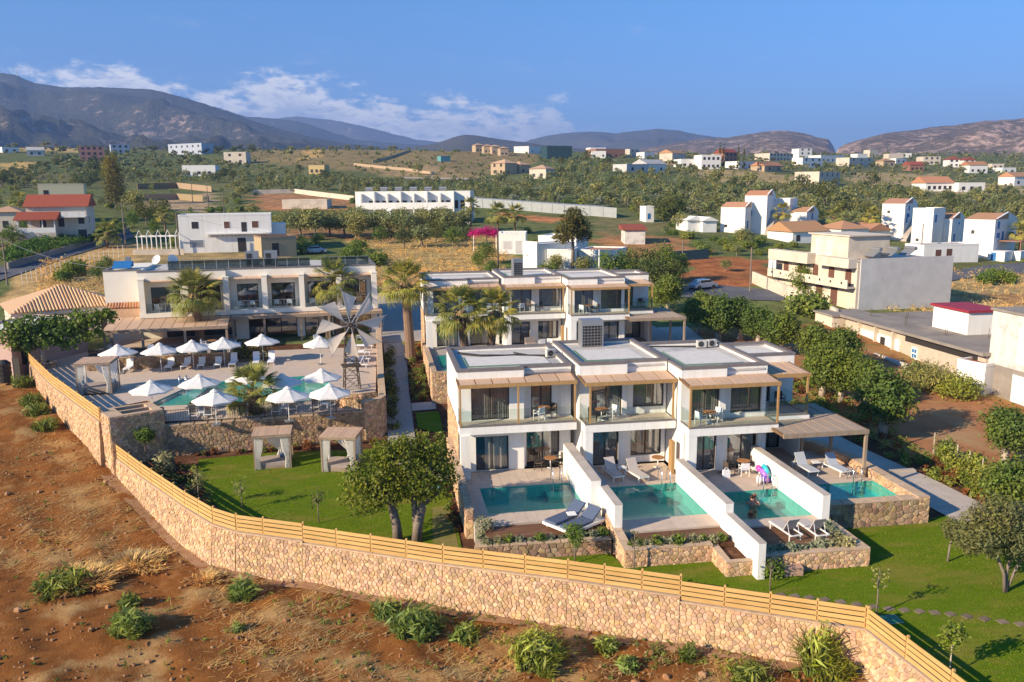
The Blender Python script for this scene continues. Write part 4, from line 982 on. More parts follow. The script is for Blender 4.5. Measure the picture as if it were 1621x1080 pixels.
# ================================================================== HOTEL AND POOL DECK
ZD = 1.6; ZT = 2.35
HO = Vector((-15.68, 88.75, 0)); HR = R_(5.0)
def hw(a, b): c, s = math.cos(HR), math.sin(HR); return (HO.x+a*c-b*s, HO.y+a*s+b*c)
def hloc(x, y): c, s = math.cos(HR), math.sin(HR); dx, dy = x-HO.x, y-HO.y; return (dx*c+dy*s, -dx*s+dy*c)
hotel = T('hotel_building', 'two storey cream hotel building with dark glazed bays behind the big pool', 'hotel', (HO.x, HO.y, 0), HR)
def hp(name, mb, mat, **k): return part(hotel, name, mb, mat, False, **k)
ZS = 5.2; ZC = 9.5
bays_r = [(.55, 3.5), (4.05, 7.3), (7.85, 11.2), (11.75, 14.95)]; bays_l = [(-7.95, -4.3), (-3.75, -.35)]
w = MB()
facade(w, 0, 15.5, 1.7, 1.95, ZS, 8.5, [(a+.35, b-.45, ZS+.02, 7.75) for a, b in bays_r])
facade(w, -8.5, 0, 1.2, 1.45, ZS, 8.5, [(a+.4, b-.4, ZS+.02, 7.75) for a, b in bays_l])
facade(w, .6, 15.5, .9, 1.15, ZD-.4, ZS-.5, [(1.9, 6.9, ZD+.02, 4.35), (7.7, 10.6, ZD+.02, 4.3), (11.2, 14.8, ZD+.02, 4.3)])
facade(w, -11.2, .6, 1.6, 1.85, ZD-.4, ZS-.5, [(-6.4, -3.6, ZT+.02, 4.3), (-2.9, .2, ZT+.02, 4.3)])
w.box(15.25, 1.96, ZD-.4, 15.5, 13, 8.5); w.box(-8.5, 12.75, 3, 15.249, 13, 8.5); w.box(-8.5, 1.46, ZS, -8.25, 12.74, 8.5)
hp('wall', w, OFFW)
f = MB(); f.box(-.05, .95, 8.5, 15.5, 1.95, ZC-.12); f.box(-8.55, .45, 8.501, -.051, 1.45, ZC-.12); hp('fascia', f, OFFW)
c = MB(); c.box(-.10, .90, ZC-.119, 15.55, 1.4, ZC); c.box(-8.6, .40, ZC-.119, -.101, .9, ZC-.001); c.box(15.1, 1.401, ZC-.119, 15.55, 13.05, ZC-.002); hp('coping', c, GREYCAP)
m = MB(); m.box(-8.4, 1.5, 8.9, 15.2, 12.9, 9.15); hp('roof', m, ROOFGREY)
m = MB(); m.box(-8.6, -.15, ZS-.45, -.02, 1.6, ZS); m.box(0, -.05, ZS-.45, 15.55, 1.7, ZS-.001); hp('balcony_slab', m, OFFW)
for a, d in ((-8.5, -.1), (-4.3, -.1), (-.35, -.1), (3.5, 0), (7.3, 0), (11.2, 0), (14.95, 0)):
    m = MB(); m.box(a, d, ZS+.002, a+.55, d+1.6, 8.62); m.box(a-.04, d-.04, 8.621, a+.59, d+1.0, 8.74); hp('pillar', m, OFFW)
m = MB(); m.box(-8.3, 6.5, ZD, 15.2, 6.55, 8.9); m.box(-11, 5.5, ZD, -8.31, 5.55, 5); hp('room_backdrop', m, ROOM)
def hopen(u0, u1, w_, z0, z1, n, cur=None, seed=0, name='sliding_door'):
    f = MB(); d = .09; y = w_+.1
    f.box(u0, y, z0, u0+d, y+.07, z1); f.box(u1-d, y, z0, u1, y+.07, z1); f.box(u0+d, y, z1-d, u1-d, y+.07, z1); f.box(u0+d, y, z0, u1-d, y+.07, z0+d)
    for k in range(1, n): u = u0+(u1-u0)*k/n; f.box(u-.04, y-.01, z0+d, u+.04, y+.08, z1-d)
    fo = hp(name, f, FRAME)
    for k in range(n):
        a, b = u0+(u1-u0)*k/n+.05, u0+(u1-u0)*(k+1)/n-.05; g = MB(); g.box(a, y+.03, z0+d, b, y+.045, z1-d); part(fo, 'pane', g, GLASS, False)
    if cur:
        c = MB(); vs = []; a, b = u0+(u1-u0)*cur[0], u0+(u1-u0)*cur[1]; nn = int((b-a)/.1)
        for i in range(nn+1): u = a+(b-a)*i/nn; yy = y+.3+(.07 if i % 2 else 0); vs += [(u, yy, z0), (u, yy, z1-.05)]
        c.add(vs, [(2*i, 2*i+2, 2*i+3, 2*i+1) for i in range(nn)]); part(fo, 'curtain', c, CURTAIN, False)
for k, (a, b) in enumerate(bays_r): hopen(a+.35, b-.45, 1.7, ZS+.02, 7.75, 2, ((0, .15), (.85, 1), (.55, .95), (0, .3))[k])
for k, (a, b) in enumerate(bays_l): hopen(a+.4, b-.4, 1.2, ZS+.02, 7.75, 2, ((.6, 1), (0, .3))[k])
hopen(1.9, 6.9, .9, ZD+.02, 4.35, 3); hopen(7.7, 10.6, .9, ZD+.02, 4.3, 2, (0, .2)); hopen(11.2, 14.8, .9, ZD+.02, 4.3, 2); hopen(-6.4, -3.6, 1.6, ZT+.02, 4.3, 2); hopen(-2.9, .2, 1.6, ZT+.02, 4.3, 2)
def hrail(a0, a1, b, z, h, n, mat=RAILGLASS, post=METALG, cross=()):
    for k in range(n):
        p0, p1 = a0+(a1-a0)*k/n, a0+(a1-a0)*(k+1)/n
        m = MB(); m.box(p0+.03, b, z+.1, p1-.03, b+.02, z+h-.06); hp('glass_panel', m, mat)
        m = MB(); m.box(p0-.02, b-.02, z, p0+.02, b+.04, z+h); m.box(p0+.021, b-.01, z+h-.05, p1-.021, b+.03, z+h-.01)
        if k in cross:
            m.obox(((p0+p1)/2, b+.05, z+h/2), math.hypot(p1-p0, h)*.95, .025, .025, 0, 0, math.atan2(h, p1-p0)); m.obox(((p0+p1)/2, b+.05, z+h/2), math.hypot(p1-p0, h)*.95, .025, .025, 0, 0, -math.atan2(h, p1-p0))
        hp('rail_post', m, post)
for a, b in bays_r: hrail(a+.02, b-.02, .25, ZS, .95, 2)
for a, b in bays_l: hrail(a+.02, b-.02, .15, ZS, .95, 2)
SMOKE = glassy('smoked_glass', (.34, .40, .42), 1.0, 1.5, fmin=.04)
hrail(-6.0, 8.6, 3.2, 9.15, 1.15, 12, SMOKE, METALG, (5, 7, 10)); hrail(9.8, 15.0, 3.4, 9.15, 1.1, 4, SMOKE)
# reed pergolas
def hperg(u0, u1, w0, w1, zf, zr, n, posts, zp, wd=CABWOOD, mat=REED):
    for k in range(n):
        a, b = u0+(u1-u0)*k/n+.03, u0+(u1-u0)*(k+1)/n-.03; m = MB()
        m.add([(a, w0+.08, zf), (b, w0+.08, zf), (b, w1, zr), (a, w1, zr), (a, w0+.08, zf+.06), (b, w0+.08, zf+.06), (b, w1, zr+.06), (a, w1, zr+.06)], [(0,3,2,1),(4,5,6,7),(0,1,5,4),(1,2,6,5),(2,3,7,6),(3,0,4,7)]); hp('pergola_panel', m, mat)
    m = MB(); m.box(u0, w0-.03, zf-.24, u1, w0+.10, zf+.07); hp('front_beam', m, wd)
    m = MB()
    for k in range(n+1):
        u = u0+(u1-u0)*k/n; t = .05
        m.add([(u-.035, w0+.101, zf-.16), (u+.035, w0+.101, zf-.16), (u+.035, w1, zr-.16), (u-.035, w1, zr-.16), (u-.035, w0+.101, zf+t), (u+.035, w0+.101, zf+t), (u+.035, w1, zr+t), (u-.035, w1, zr+t)], [(0,3,2,1),(4,5,6,7),(0,1,5,4),(1,2,6,5),(2,3,7,6),(3,0,4,7)])
    hp('rafters', m, SEAM, kind='stuff')
    for pu, pv in posts: m = MB(); m.box(pu-.11, pv, zp, pu+.11, pv+.2, zf-.241); hp('post', m, wd)
hperg(-11.3, .25, -4.6, 1.0, 4.25, 4.72, 11, [(-11.1, -4.55), (-7.7, -4.55), (-3.8, -4.55), (.1, -4.55), (-11.1, -1.5)], ZT)
hperg(.3, 15.9, -1.0, .88, 4.55, 4.70, 14, [(.45, -.98), (3.6, -.98), (7.3, -.98), (10.2, -.98), (15.7, -.98), (9.9, -.5)], ZD)
# small reed strips under the fascia
for a, b in bays_r+bays_l:
    n = 2; d = .25 if a > 0 else .1
    for k in range(n):
        m = MB(); p0, p1 = a+(b-a)*k/n+.02, a+(b-a)*(k+1)/n-.02; m.add([(p0, d, 8.40), (p1, d, 8.40), (p1, d+.72, 8.56), (p0, d+.72, 8.56), (p0, d, 8.45), (p1, d, 8.45), (p1, d+.72, 8.61), (p0, d+.72, 8.61)], [(0,3,2,1),(4,5,6,7),(0,1,5,4),(1,2,6,5),(2,3,7,6),(3,0,4,7)]); hp('shade_panel', m, REED)
# plain end block with a little tiled lean-to
m = MB(); m.box(-12.1, 2.0, 2.2, -8.52, 12, 9.45); hp('stair_block', m, OFFW)
m = MB(); m.box(-12.15, 1.95, 9.452, -8.47, 2.3, 9.58); m.box(-12.15, 2.301, 9.452, -11.8, 12.05, 9.579); hp('block_coping', m, GREYCAP)
for k in range(13):
    m = MB(); a = -12.0+k*.272; m.path([(a+.13, 1.99, 6.15), (a+.13, 1.2, 5.72)], .125, 8); hp('roof_tile', m, ROOFTILE)
m = MB(); m.box(-12.1, 1.15, 4.75, -8.52, 1.99, 5.62); hp('brick_parapet', m, BRICKT)

# deck slabs
POOLX = [(-17.75, 63.55), (-3.05, 62.75), (-5.1, 71.9), (-15.5, 70.9)]
def deck_sheet():
    # paved deck with the pool left open: a strip fan round the pool outline
    outer = [(-19.35, 58.9), (-.6, 58.9), (-.45, 90), (-28, 90), (-33, 82.3), (-26, 69.2)]
    bm = bmesh.new()
    ov = [bm.verts.new((x, y, ZD)) for x, y in outer]; iv = [bm.verts.new((x, y, ZD)) for x, y in POOLX]
    oe = [bm.edges.new((ov[i], ov[(i+1) % len(ov)])) for i in range(len(ov))]; ie = [bm.edges.new((iv[i], iv[(i+1) % 4])) for i in range(4)]
    bmesh.ops.triangle_fill(bm, use_beauty=True, edges=oe+ie)
    for f in list(bm.faces):
        c = f.calc_center_median()
        if in_poly(c.x, c.y, POOLX): bm.faces.remove(f)
    for f in bm.faces:
        if f.normal.z < 0: f.normal_flip()
    me = bpy.data.meshes.new('pool_deck'); bm.to_mesh(me); bm.free(); me.materials.append(PAVER); return link('pool_deck', me, None, 'structure')
deck_sheet()
b = MB(); b.prism([(-15.4, 57.75), (-1.2, 58.95), (-1.2, 58.85), (-15.4, 57.65)], -1, ZD-.01)
hpool = T('swimming_pool', 'large turquoise hotel pool under white parasols', 'pool', (-17.75, 63.5, ZD-1.4))
b = MB(); n = len(POOLX); cxp = sum(p[0] for p in POOLX)/4; cyp = sum(p[1] for p in POOLX)/4
wv = [(x, y, ZD-.006) for x, y in POOLX]+[(x, y, ZD-.88) for x, y in POOLX]
b.add(wv, [(i, n+i, n+(i+1) % n, (i+1) % n) for i in range(n)]+[tuple(range(n, 2*n))]); part(hpool, 'basin', b, TILE)
b = MB(); b.add([(x, y, ZD-.06) for x, y in POOLX], [(0, 1, 2, 3)]); part(hpool, 'water', b, WATER)
b = MB(); b.add([(-17.2, 63.6, ZD-.25), (-15.0, 63.5, ZD-.25), (-14.4, 70.8, ZD-.25), (-15.4, 70.7, ZD-.25)], [(0, 1, 2, 3)]); part(hpool, 'shallow_ledge', b, TILE)
l = at(277, 613, ZD); copy_tree(L0, (l.x+.6, l.y+.2, ZD), R_(3), 'steel ladder at the far edge of the hotel pool')
# deck edge: retaining wall, with railing above
RW = [(-17.3, 57.3), (-14.8, 57.55), (-1.4, 58.75)]
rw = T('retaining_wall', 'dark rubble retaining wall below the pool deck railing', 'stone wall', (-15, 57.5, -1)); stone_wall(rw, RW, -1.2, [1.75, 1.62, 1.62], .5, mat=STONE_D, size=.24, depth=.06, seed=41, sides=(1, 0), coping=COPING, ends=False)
cw = T('stone_wall', 'curved stone corner of the pool deck by the garden path', 'stone wall', (-1.4, 58.75, -1), group='rubble walls of the pool deck')
stone_wall(cw, [(-1.4, 58.7), (-.2, 59.2), (.15, 60.3), (.1, 66), (.05, 74)], -1.0, [2.35, 2.4, 2.35, 2.2, 2.5], .45, mat=STONE, size=.24, depth=.06, seed=42, coping=COPING)
cw = T('stone_wall', 'stone side wall of the hotel terrace along the upper path', 'stone wall', (.05, 74, 0), group='rubble walls of the pool deck')
stone_wall(cw, [(.05, 74.0), (.0, 88)], .4, [2.5, 2.9], .45, mat=STONE, size=.24, depth=.06, seed=43, coping=COPING)
cw = T('stone_wall', 'rounded stone planter wall beside the windmill foot', 'stone wall', (-2.6, 60.4, ZD), group='rubble walls of the pool deck')
stone_wall(cw, [(-3.6, 62.2), (-3.5, 60.9), (-2.8, 60.1), (-1.6, 60.0), (-.5, 60.4)], ZD-.05, ZD+1.05, .35, mat=STONE, size=.24, depth=.05, seed=44, coping=COPING)
def railing(pts, z, label, h=1.0):
    t = T('iron_railing', label, 'railing', (pts[0][0], pts[0][1], z))
    for i in range(len(pts)-1):
        a, b = Vector((*pts[i], z)), Vector((*pts[i+1], z)); L = (b-a).length; n = max(1, round(L/1.75)); up = Vector((0, 0, 1))
        for k in range(n+1): p = a.lerp(b, k/n); m = MB(); m.tube(p, p+up*(h+.03), .03, .03, 6); part(t, 'post', m, DARKM)
        for hh in (.1, h): m = MB(); m.tube(a+up*hh, b+up*hh, .022, .022, 6); part(t, 'rail', m, DARKM)
        nb = round(L/.16)
        for k in range(nb):
            p = a.lerp(b, (k+.5)/nb); m = MB(); m.tube(p+up*.1, p+up*h, .011, .011, 4, False); part(t, 'baluster', m, DARKM)
railing([(-14.9, 57.75), (-1.75, 58.85)], 1.68, 'dark iron railing along the front edge of the pool deck')
# raised dining terrace and its front wall
b = MB(); b.prism([hw(-11.6, -10.3), hw(.6, -10.8), hw(.6, 1.55), hw(-11.6, 1.55)], .6, ZT); struct('dining_terrace', b, PAVER)
mw_ = T('stone_wall', 'brown rubble wall behind the row of white loungers, under the dining terrace', 'stone wall', (*hw(-11.6, -10.4), ZD)); p0, p1 = hw(-11.5, -10.3), hw(.7, -10.9)
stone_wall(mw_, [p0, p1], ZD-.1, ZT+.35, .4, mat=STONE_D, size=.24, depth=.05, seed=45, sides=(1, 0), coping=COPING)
gl = T('glass_screen', 'low dark glass screen along the dining terrace edge', 'glass screen', (*p0, ZT+.4))
for k in range(7):
    a, b = Vector((*p0, 0)).lerp(Vector((*p1, 0)), k/7+.01), Vector((*p0, 0)).lerp(Vector((*p1, 0)), (k+1)/7-.01); m = MB(); c = (a+b)/2; m.obox((c.x, c.y+.25, ZT+.78), (b-a).length, .02, .72, HR-R_(8)); part(gl, 'pane', m, SMOKE)
# ---- parasols
def parasol(loc, label, group, r=1.55, h=2.75, rz=0.2):
    t = T('parasol', label, 'parasol', loc, rz, group)
    m = MB(); m.tube((0, 0, .05), (0, 0, h-.1), .028, .028, 8); part(t, 'pole', m, WHITEM, False)
    m = MB(); m.obox((0, 0, .04), .6, .6, .08); part(t, 'base', m, METALG, False)
    m = MB(); top = (0, 0, h-.05); n = 8; rim = []; mid = []
    for i in range(n):
        a = 2*math.pi*i/n; rim.append((r*math.cos(a), r*math.sin(a), h-.72)); mid.append((r*.5*math.cos(a), r*.5*math.sin(a), h-.40))
        a2 = a+math.pi/n; rr = r*math.cos(math.pi/n)*.985; rim.append((rr*math.cos(a2), rr*math.sin(a2), h-.70)); mid.append((rr*.5*math.cos(a2), rr*.5*math.sin(a2), h-.41))
    ap = [(r*.11*math.cos(math.pi*i/n), r*.11*math.sin(math.pi*i/n), h-.10) for i in range(2*n)]
    k = 2*n; dr = [(p[0]*1.005, p[1]*1.005, p[2]-.11) for p in rim]
    vs = ap+mid+rim+dr; m.add(vs, [(a_*k+(i+1) % k, a_*k+i, (a_+1)*k+i, (a_+1)*k+(i+1) % k) for a_ in range(3) for i in range(k)]); can = part(t, 'canopy', m, CANVAS, False)
    m = MB(); v2 = [(r*.20*math.cos(2*math.pi*i/8), r*.20*math.sin(2*math.pi*i/8), h-.10) for i in range(8)]+[(0, 0, h+.10)]; m.add(v2, [((i+1) % 8, i, 8) for i in range(8)]); part(can, 'vent_cap', m, CANVAS, False)
    m = MB()
    for i in range(8):
        a = 2*math.pi*i/8; m.tube((.04*math.cos(a), .04*math.sin(a), h-.16), (r*math.cos(a)*.98, r*math.sin(a)*.98, h-.76), .012, .010, 4, False)
    part(t, 'ribs', m, WHITEM, False); return t
U_BACK = [(190, 592), (256, 589), (307, 584), (356, 579), (417, 573)]
par0 = None
ordn = ['first', 'second', 'third', 'fourth', 'fifth', 'sixth', 'seventh', 'eighth', 'ninth', 'tenth', 'eleventh', 'twelfth']
for k, q in enumerate(U_BACK):
    p = at(*q, ZD); lb = f'{ordn[k]} white parasol from the left in the row before the stone wall'
    if par0 is None: par0 = parasol((p.x, p.y, ZD), lb, 'white parasols round the hotel pool', 1.62, 2.62)
    else: copy_tree(par0, (p.x, p.y, ZD), .2+k*.13, lb)
for q, rz, lb in (((508, 577), .5, 'white parasol standing alone on the deck left of the windmill tower'), ((243, 655), .1, 'white parasol at the left front corner of the hotel pool'), ((319, 644), .3, 'white parasol over the middle of the pool edge, behind the front loungers'),
        ((392, 636), .2, 'white parasol half hidden behind the short pool palm'), ((343, 672), .1, 'white parasol left of the short pool palm, over grey loungers'), ((458, 667), .35, 'white parasol right of the short pool palm'), ((449, 643), .5, 'white parasol over the pool just right of the palm crown'),
        ((511, 634), .15, 'white parasol at the right end of the pool, under the windmill'), ((524, 662), .4, 'white parasol by the rounded stone planter wall')):
    p = at(*q, ZD); copy_tree(par0, (p.x, p.y, ZD), rz, lb, scale=1.0 if q[1] < 600 else .94)
# ---- sun loungers: head at +y local, backrest raised
def lounger(loc, rz, label, group, sling=SLING_W, frame=WHITEM, back=50, name='sun_lounger', w=.62):
    t = T(name, label, 'sun lounger', loc, rz, group)
    h = .34
    m = MB(); m.box(-w/2, -1.0, h-.03, -w/2+.05, .98, h+.03); m.box(w/2-.05, -1.0, h-.03, w/2, .98, h+.03); m.box(-w/2+.051, -1.0, h-.03, w/2-.051, -.95, h+.03); m.box(-w/2+.051, .93, h-.03, w/2-.051, .98, h+.03); part(t, 'frame', m, frame, False)
    for sx in (-1, 1):
        for y in (-.85, .80): m = MB(); m.box(sx*(w/2-.025)-.022, y-.025, 0, sx*(w/2-.025)+.022, y+.025, h-.031); part(t, 'leg', m, frame, False)
    m = MB(); m.box(-w/2+.03, -.97, h+.031, w/2-.03, .22, h+.075); part(t, 'seat', m, sling, False)
    a = R_(back); L = .80; m = MB(); c = (0, .24+math.cos(a)*L/2, h+.06+math.sin(a)*L/2); m.obox(c, w-.04, L, .05, 0, a); part(t, 'backrest', m, sling, False)
    m = MB(); 
    for sx in (-1, 1): m.tube((sx*(w/2-.06), .24+math.cos(a)*L*.7, h+.05+math.sin(a)*L*.7-.03), (sx*(w/2-.06), .24+math.cos(a)*L*.7+.18, h), .014, .014, 5)
    part(t, 'prop', m, frame, False); return t
BACKROW = [181, 205, 270, 296, 320, 346, 370, 406, 430]
lw0 = None
for k, px in enumerate(BACKROW):
    p = at(px, 586-(px-205)*.05+1, ZD); lb = f'{ordn[k]} white sling lounger from the left in the row along the stone wall'
    if lw0 is None: lw0 = lounger((p.x, p.y, ZD), R_(2), lb, 'white loungers in the row along the stone wall', SLING_W, WHITEM, 62)
    else: copy_tree(lw0, (p.x, p.y, ZD), R_(2+rng.uniform(-6, 6)), lb)
lg0 = None
for k, (px, py) in enumerate(((228, 668), (254, 666), (306, 662), (332, 660), (366, 658), (388, 657), (437, 655), (464, 651), (500, 648), (527, 645))):
    p = at(px, py, ZD); lb = f'{ordn[k]} grey lounger from the left, seen from behind along the front railing'
    if lg0 is None: lg0 = lounger((p.x, p.y+.3, ZD), R_(182), lb, 'grey loungers between the pool and the front railing', SLING_G, WHITEM, 58)
    else: copy_tree(lg0, (p.x, p.y+.3, ZD), R_(182+rng.uniform(-7, 7)), lb)
for k, (px, py) in enumerate(((566, 582), (570, 573), (572, 562), (576, 552))):
    p = at(px, py, ZD); copy_tree(lw0, (p.x, p.y, ZD), R_(-95), f'{ordn[k]} white lounger from the front in the sideways row right of the windmill', 'white loungers stacked sideways beside the windmill')
def sidetable(loc, label, top=WHITEM, h=.42, group=None, frame=None):
    t = T('side_table', label, 'side table', loc, 0, group)
    m = MB(); m.box(-.24, -.24, h-.04, .24, .24, h); part(t, 'top', m, top, False)
    for sx in (-1, 1):
        for sy in (-1, 1): m = MB(); m.box(sx*.2-.018, sy*.2-.018, 0, sx*.2+.018, sy*.2+.018, h-.041); part(t, 'leg', m, frame or top, False)
    return t
st0 = None
for k, (px, py) in enumerate(((241, 668), (319, 661), (450, 654), (513, 647))):
    p = at(px, py, ZD); lb = f'{ordn[k]} small white table from the left between the grey loungers by the railing'
    if st0 is None: st0 = sidetable((p.x, p.y, ZD), lb, group='small tables between loungers')
    else: copy_tree(st0, (p.x, p.y, ZD), 0, lb)
# ---- curtained day beds
def cabana(loc, rz, label, w=2.5, d=2.0, h=2.35, roof=REED, wood=CABWOOD):
    t = T('cabana', label, 'cabana', loc, rz, 'curtained day beds')
    for sx in (-1, 1):
        for sy in (-1, 1): m = MB(); m.box(sx*w/2-.045, sy*d/2-.045, 0, sx*w/2+.045, sy*d/2+.045, h-.16); part(t, 'post', m, wood, False)
    m = MB(); m.box(-w/2-.12, -d/2-.12, h-.159, w/2+.12, -d/2+.0, h); m.box(-w/2-.12, d/2, h-.159, w/2+.12, d/2+.12, h); m.box(-w/2-.12, -d/2+.001, h-.159, -w/2, d/2-.001, h); m.box(w/2, -d/2+.001, h-.159, w/2+.12, d/2-.001, h); part(t, 'roof_frame', m, wood, False)
    for k in range(26):
        m = MB(); u = -w/2-.1+(w+.2)*k/26; m.box(u+.006, -d/2-.14, h+.002, u+(w+.2)/26-.006, d/2+.14, h+.03+rng.uniform(0, .015)); part(t, 'roof_batten', m, roof, False)
    m = MB(); m.box(-w/2+.08, -d/2+.08, .12, w/2-.08, d/2-.08, .38); part(t, 'bed_base', m, wood, False)
    m = MB(); m.box(-w/2+.1, -d/2+.1, .381, w/2-.1, d/2-.1, .58); part(t, 'mattress', m, CUSHION, False)
    for k, sx in enumerate((-.35, .35)): m = MB(); m.obox((w/2-.45-.1*k, d/2-.5+.05*k, .68), .55, .35, .16, .3*sx, .5); part(t, 'pillow', m, PILLOW_B, False)
    def drape(x, y, ang, wd, sd):
        r = random.Random(sd); m = MB(); n = 14; vs = []
        for zz, sp in ((h-.17, 1.0), (1.5, .8), (.9, .45), (.35, .55), (.06, .6)):
            for i in range(n+1):
                s = (i/n)*wd*sp; o = (.05 if i % 2 else -.05)*(1.1-.3*sp); vs.append((x+math.cos(ang)*s-math.sin(ang)*o, y+math.sin(ang)*s+math.cos(ang)*o, zz))
        m.add(vs, [(j*(n+1)+i, j*(n+1)+i+1, (j+1)*(n+1)+i+1, (j+1)*(n+1)+i) for j in range(4) for i in range(n)]); part(t, 'curtain', m, SHEER, False)
    drape(-w/2+.08, -d/2+.02, 0, .55, 1); drape(w/2-.08, -d/2+.02, math.pi, .55, 2); drape(w/2-.08, d/2, math.pi, 1.9, 3); drape(-w/2, -d/2+.08, math.pi/2, .9, 4); drape(-w/2, d/2-.06, -math.pi/2, .6, 5)
    return t
p = at(434, 742, -.87); cabana((p.x, p.y+.3, -.87), R_(2), 'curtained day bed on the lawn left of the two-trunked tree', 2.3, 1.9, 2.55)
p = at(545, 745, -.87); cabana((p.x-.1, p.y+.3, -.87), R_(-12), 'curtained day bed half hidden by the two-trunked tree', 2.2, 2.0, 2.55)
p = at(155, 622, ZD); cabana((p.x, p.y+.4, ZD), R_(2), 'curtained day bed on the pool deck above the stone tower', 2.5, 2.4, 2.6)
# ---- windmill
def windmill(loc):
    t = T('windmill', 'pump windmill with triangular cloth sails on a rusty lattice tower', 'windmill', loc, R_(10))
    H = 5.1; b0, b1 = .62, .30
    def leg(sx, sy, z): f = b0+(b1-b0)*z/H; return Vector((sx*f, sy*f, z))
    for sx in (-1, 1):
        for sy in (-1, 1): m = MB(); m.tube(leg(sx, sy, 0), leg(sx, sy, H), .045, .035, 6); part(t, 'leg', m, RUSTM, False)
    lv = [0, .95, 1.9, 2.75, 3.55, 4.3, H]
    for i in range(1, len(lv)):
        m = MB()
        cs = [(-1, -1), (1, -1), (1, 1), (-1, 1)]
        for k in range(4):
            a, b = cs[k], cs[(k+1) % 4]
            m.tube(leg(*a, lv[i]), leg(*b, lv[i]), .026, .026, 5); m.tube(leg(*a, lv[i-1]), leg(*b, lv[i]), .020, .020, 5); m.tube(leg(*b, lv[i-1]), leg(*a, lv[i]), .020, .020, 5)
        part(t, 'brace', m, RUSTM, False)
    m = MB(); m.obox((0, 0, 1.93), 1.5, 1.3, .06); part(t, 'platform', m, RUSTM, False)
    m = MB(); m.obox((.75, 0, 1.35), 1.5, .05, .05, .2, 0, .25); part(t, 'brake_lever', m, RUSTM, False)
    hz = H+.25; hy = -.75
    m = MB(); m.tube((0, .5, hz), (0, hy-.35, hz), .07, .07, 8); m.tube((0, hy-.12, hz), (0, hy+.12, hz), .20, .20, 12); part(t, 'hub', m, RUSTM, False)
    R = 3.0; n = 8
    for k in range(n):
        a = R_(12+k*45); d = Vector((math.cos(a), 0, math.sin(a))); e = Vector((math.cos(a-R_(27)), 0, math.sin(a-R_(27)))); o = Vector((0, hy, hz))
        m = MB(); m.tube(o, o+d*R, .05, .03, 6); sp = part(t, 'spar', m, METALG, False)
        m = MB(); A = o+d*(R*.20)+Vector((0, -.05, 0)); B = o+d*(R*.93)+Vector((0, -.05, 0)); Cc = o+e*(R*.74)+Vector((0, .16, 0)); vs = []; N_ = 6
        for i in range(N_+1):
            for j in range(N_+1-i):
                u, v = i/N_, j/N_; p_ = A*(1-u-v)+B*u+Cc*v; vs.append(p_+Vector((0, .55*u*v+.5*v*(1-u-v), 0)))
        idx = {}; c_ = 0
        for i in range(N_+1):
            for j in range(N_+1-i): idx[i, j] = c_; c_ += 1
        fs = []
        for i in range(N_):
            for j in range(N_-i):
                fs.append((idx[i, j], idx[i+1, j], idx[i, j+1]))
                if i+j < N_-1: fs.append((idx[i+1, j], idx[i+1, j+1], idx[i, j+1]))
        m.add(vs, fs); part(sp, 'sail', m, SAIL, False)
        m = MB(); m.tube(B, o+Vector((math.cos(a-R_(45)), 0, math.sin(a-R_(45))))*(R*.93), .010, .010, 4); part(sp, 'rope', m, METALG, False)
    return t
p = at(560, 617, ZD); windmill((p.x-.15, p.y+.5, ZD))
# ---- dining furniture
def chair(loc, rz, label, group, frame=WHITEM, seat=SLING_W):
    t = T('armchair', label, 'chair', loc, rz, group)
    for sx in (-1, 1):
        for sy in (-1, 1): m = MB(); m.box(sx*.25-.018, sy*.24-.018, 0, sx*.25+.018, sy*.24+.018, .63 if sy < 0 else .86); part(t, 'leg', m, frame, False)
    m = MB(); m.box(-.23, -.25, .42, .23, .25, .46); part(t, 'seat', m, seat, False)
    m = MB(); m.obox((0, .25, .68), .46, .03, .36, 0, R_(-8)); part(t, 'backrest', m, seat, False)
    m = MB(); m.box(-.27, -.26, .631, -.23, .23, .66); m.box(.23, -.26, .631, .27, .23, .66); part(t, 'armrest', m, frame, False); return t
def table(loc, label, group, r=.42, top=TABLEW, leg=WHITEM, name='round_table'):
    t = T(name, label, 'table', loc, 0, group)
    m = MB(); m.lathe([(0, .74), (r-.01, .74), (r, .735), (r, .71), (.05, .705)], n=20); part(t, 'top', m, top, False)
    m = MB(); m.tube((0, 0, .04), (0, 0, .706), .035, .035, 8); part(t, 'column', m, leg, False)
    m = MB(); m.obox((0, 0, .02), .62, .07, .035, .5); m.obox((0, 0, .02), .07, .62, .034, .5); part(t, 'foot', m, leg, False); return t
ch_d = None; k = 0
for (a, b, rz) in ((-9.8, -7.5, 0), (-8.4, -7.9, 180), (-6.5, -7.4, 20), (-5.2, -7.8, 170), (-2.0, -5.6, 90), (-.4, -5.6, -90), (-2.6, -7.8, 0), (-1.2, -7.9, 190)):
    x, y = hw(a, b); lb = 'white armchair on the shaded dining terrace above the stone wall'
    if ch_d is None: ch_d = chair((x, y, ZT), R_(rz), lb, 'white armchairs of the dining terrace')
    else: copy_tree(ch_d, (x, y, ZT), R_(rz))
tb_d = None
for (a, b) in ((-9.1, -7.7), (-5.85, -7.6), (-1.2, -5.6), (-1.9, -8.4)):
    x, y = hw(a, b); lb = 'round table on the shaded dining terrace above the stone wall'
    if tb_d is None: tb_d = table((x, y, ZT), lb, 'round tables of the dining terrace', .45)
    else: copy_tree(tb_d, (x, y, ZT))
for (a, b, rz) in ((1.0, -2.8, 90), (2.6, -2.9, -90), (11.5, -2.6, 80), (13.2, -2.4, -90), (8.8, -1.9, 20)):
    x, y = hw(a, b); copy_tree(ch_d, (x, y, ZD), R_(rz), 'white armchair in front of the dark ground floor glazing of the hotel', 'white armchairs before the hotel glazing')
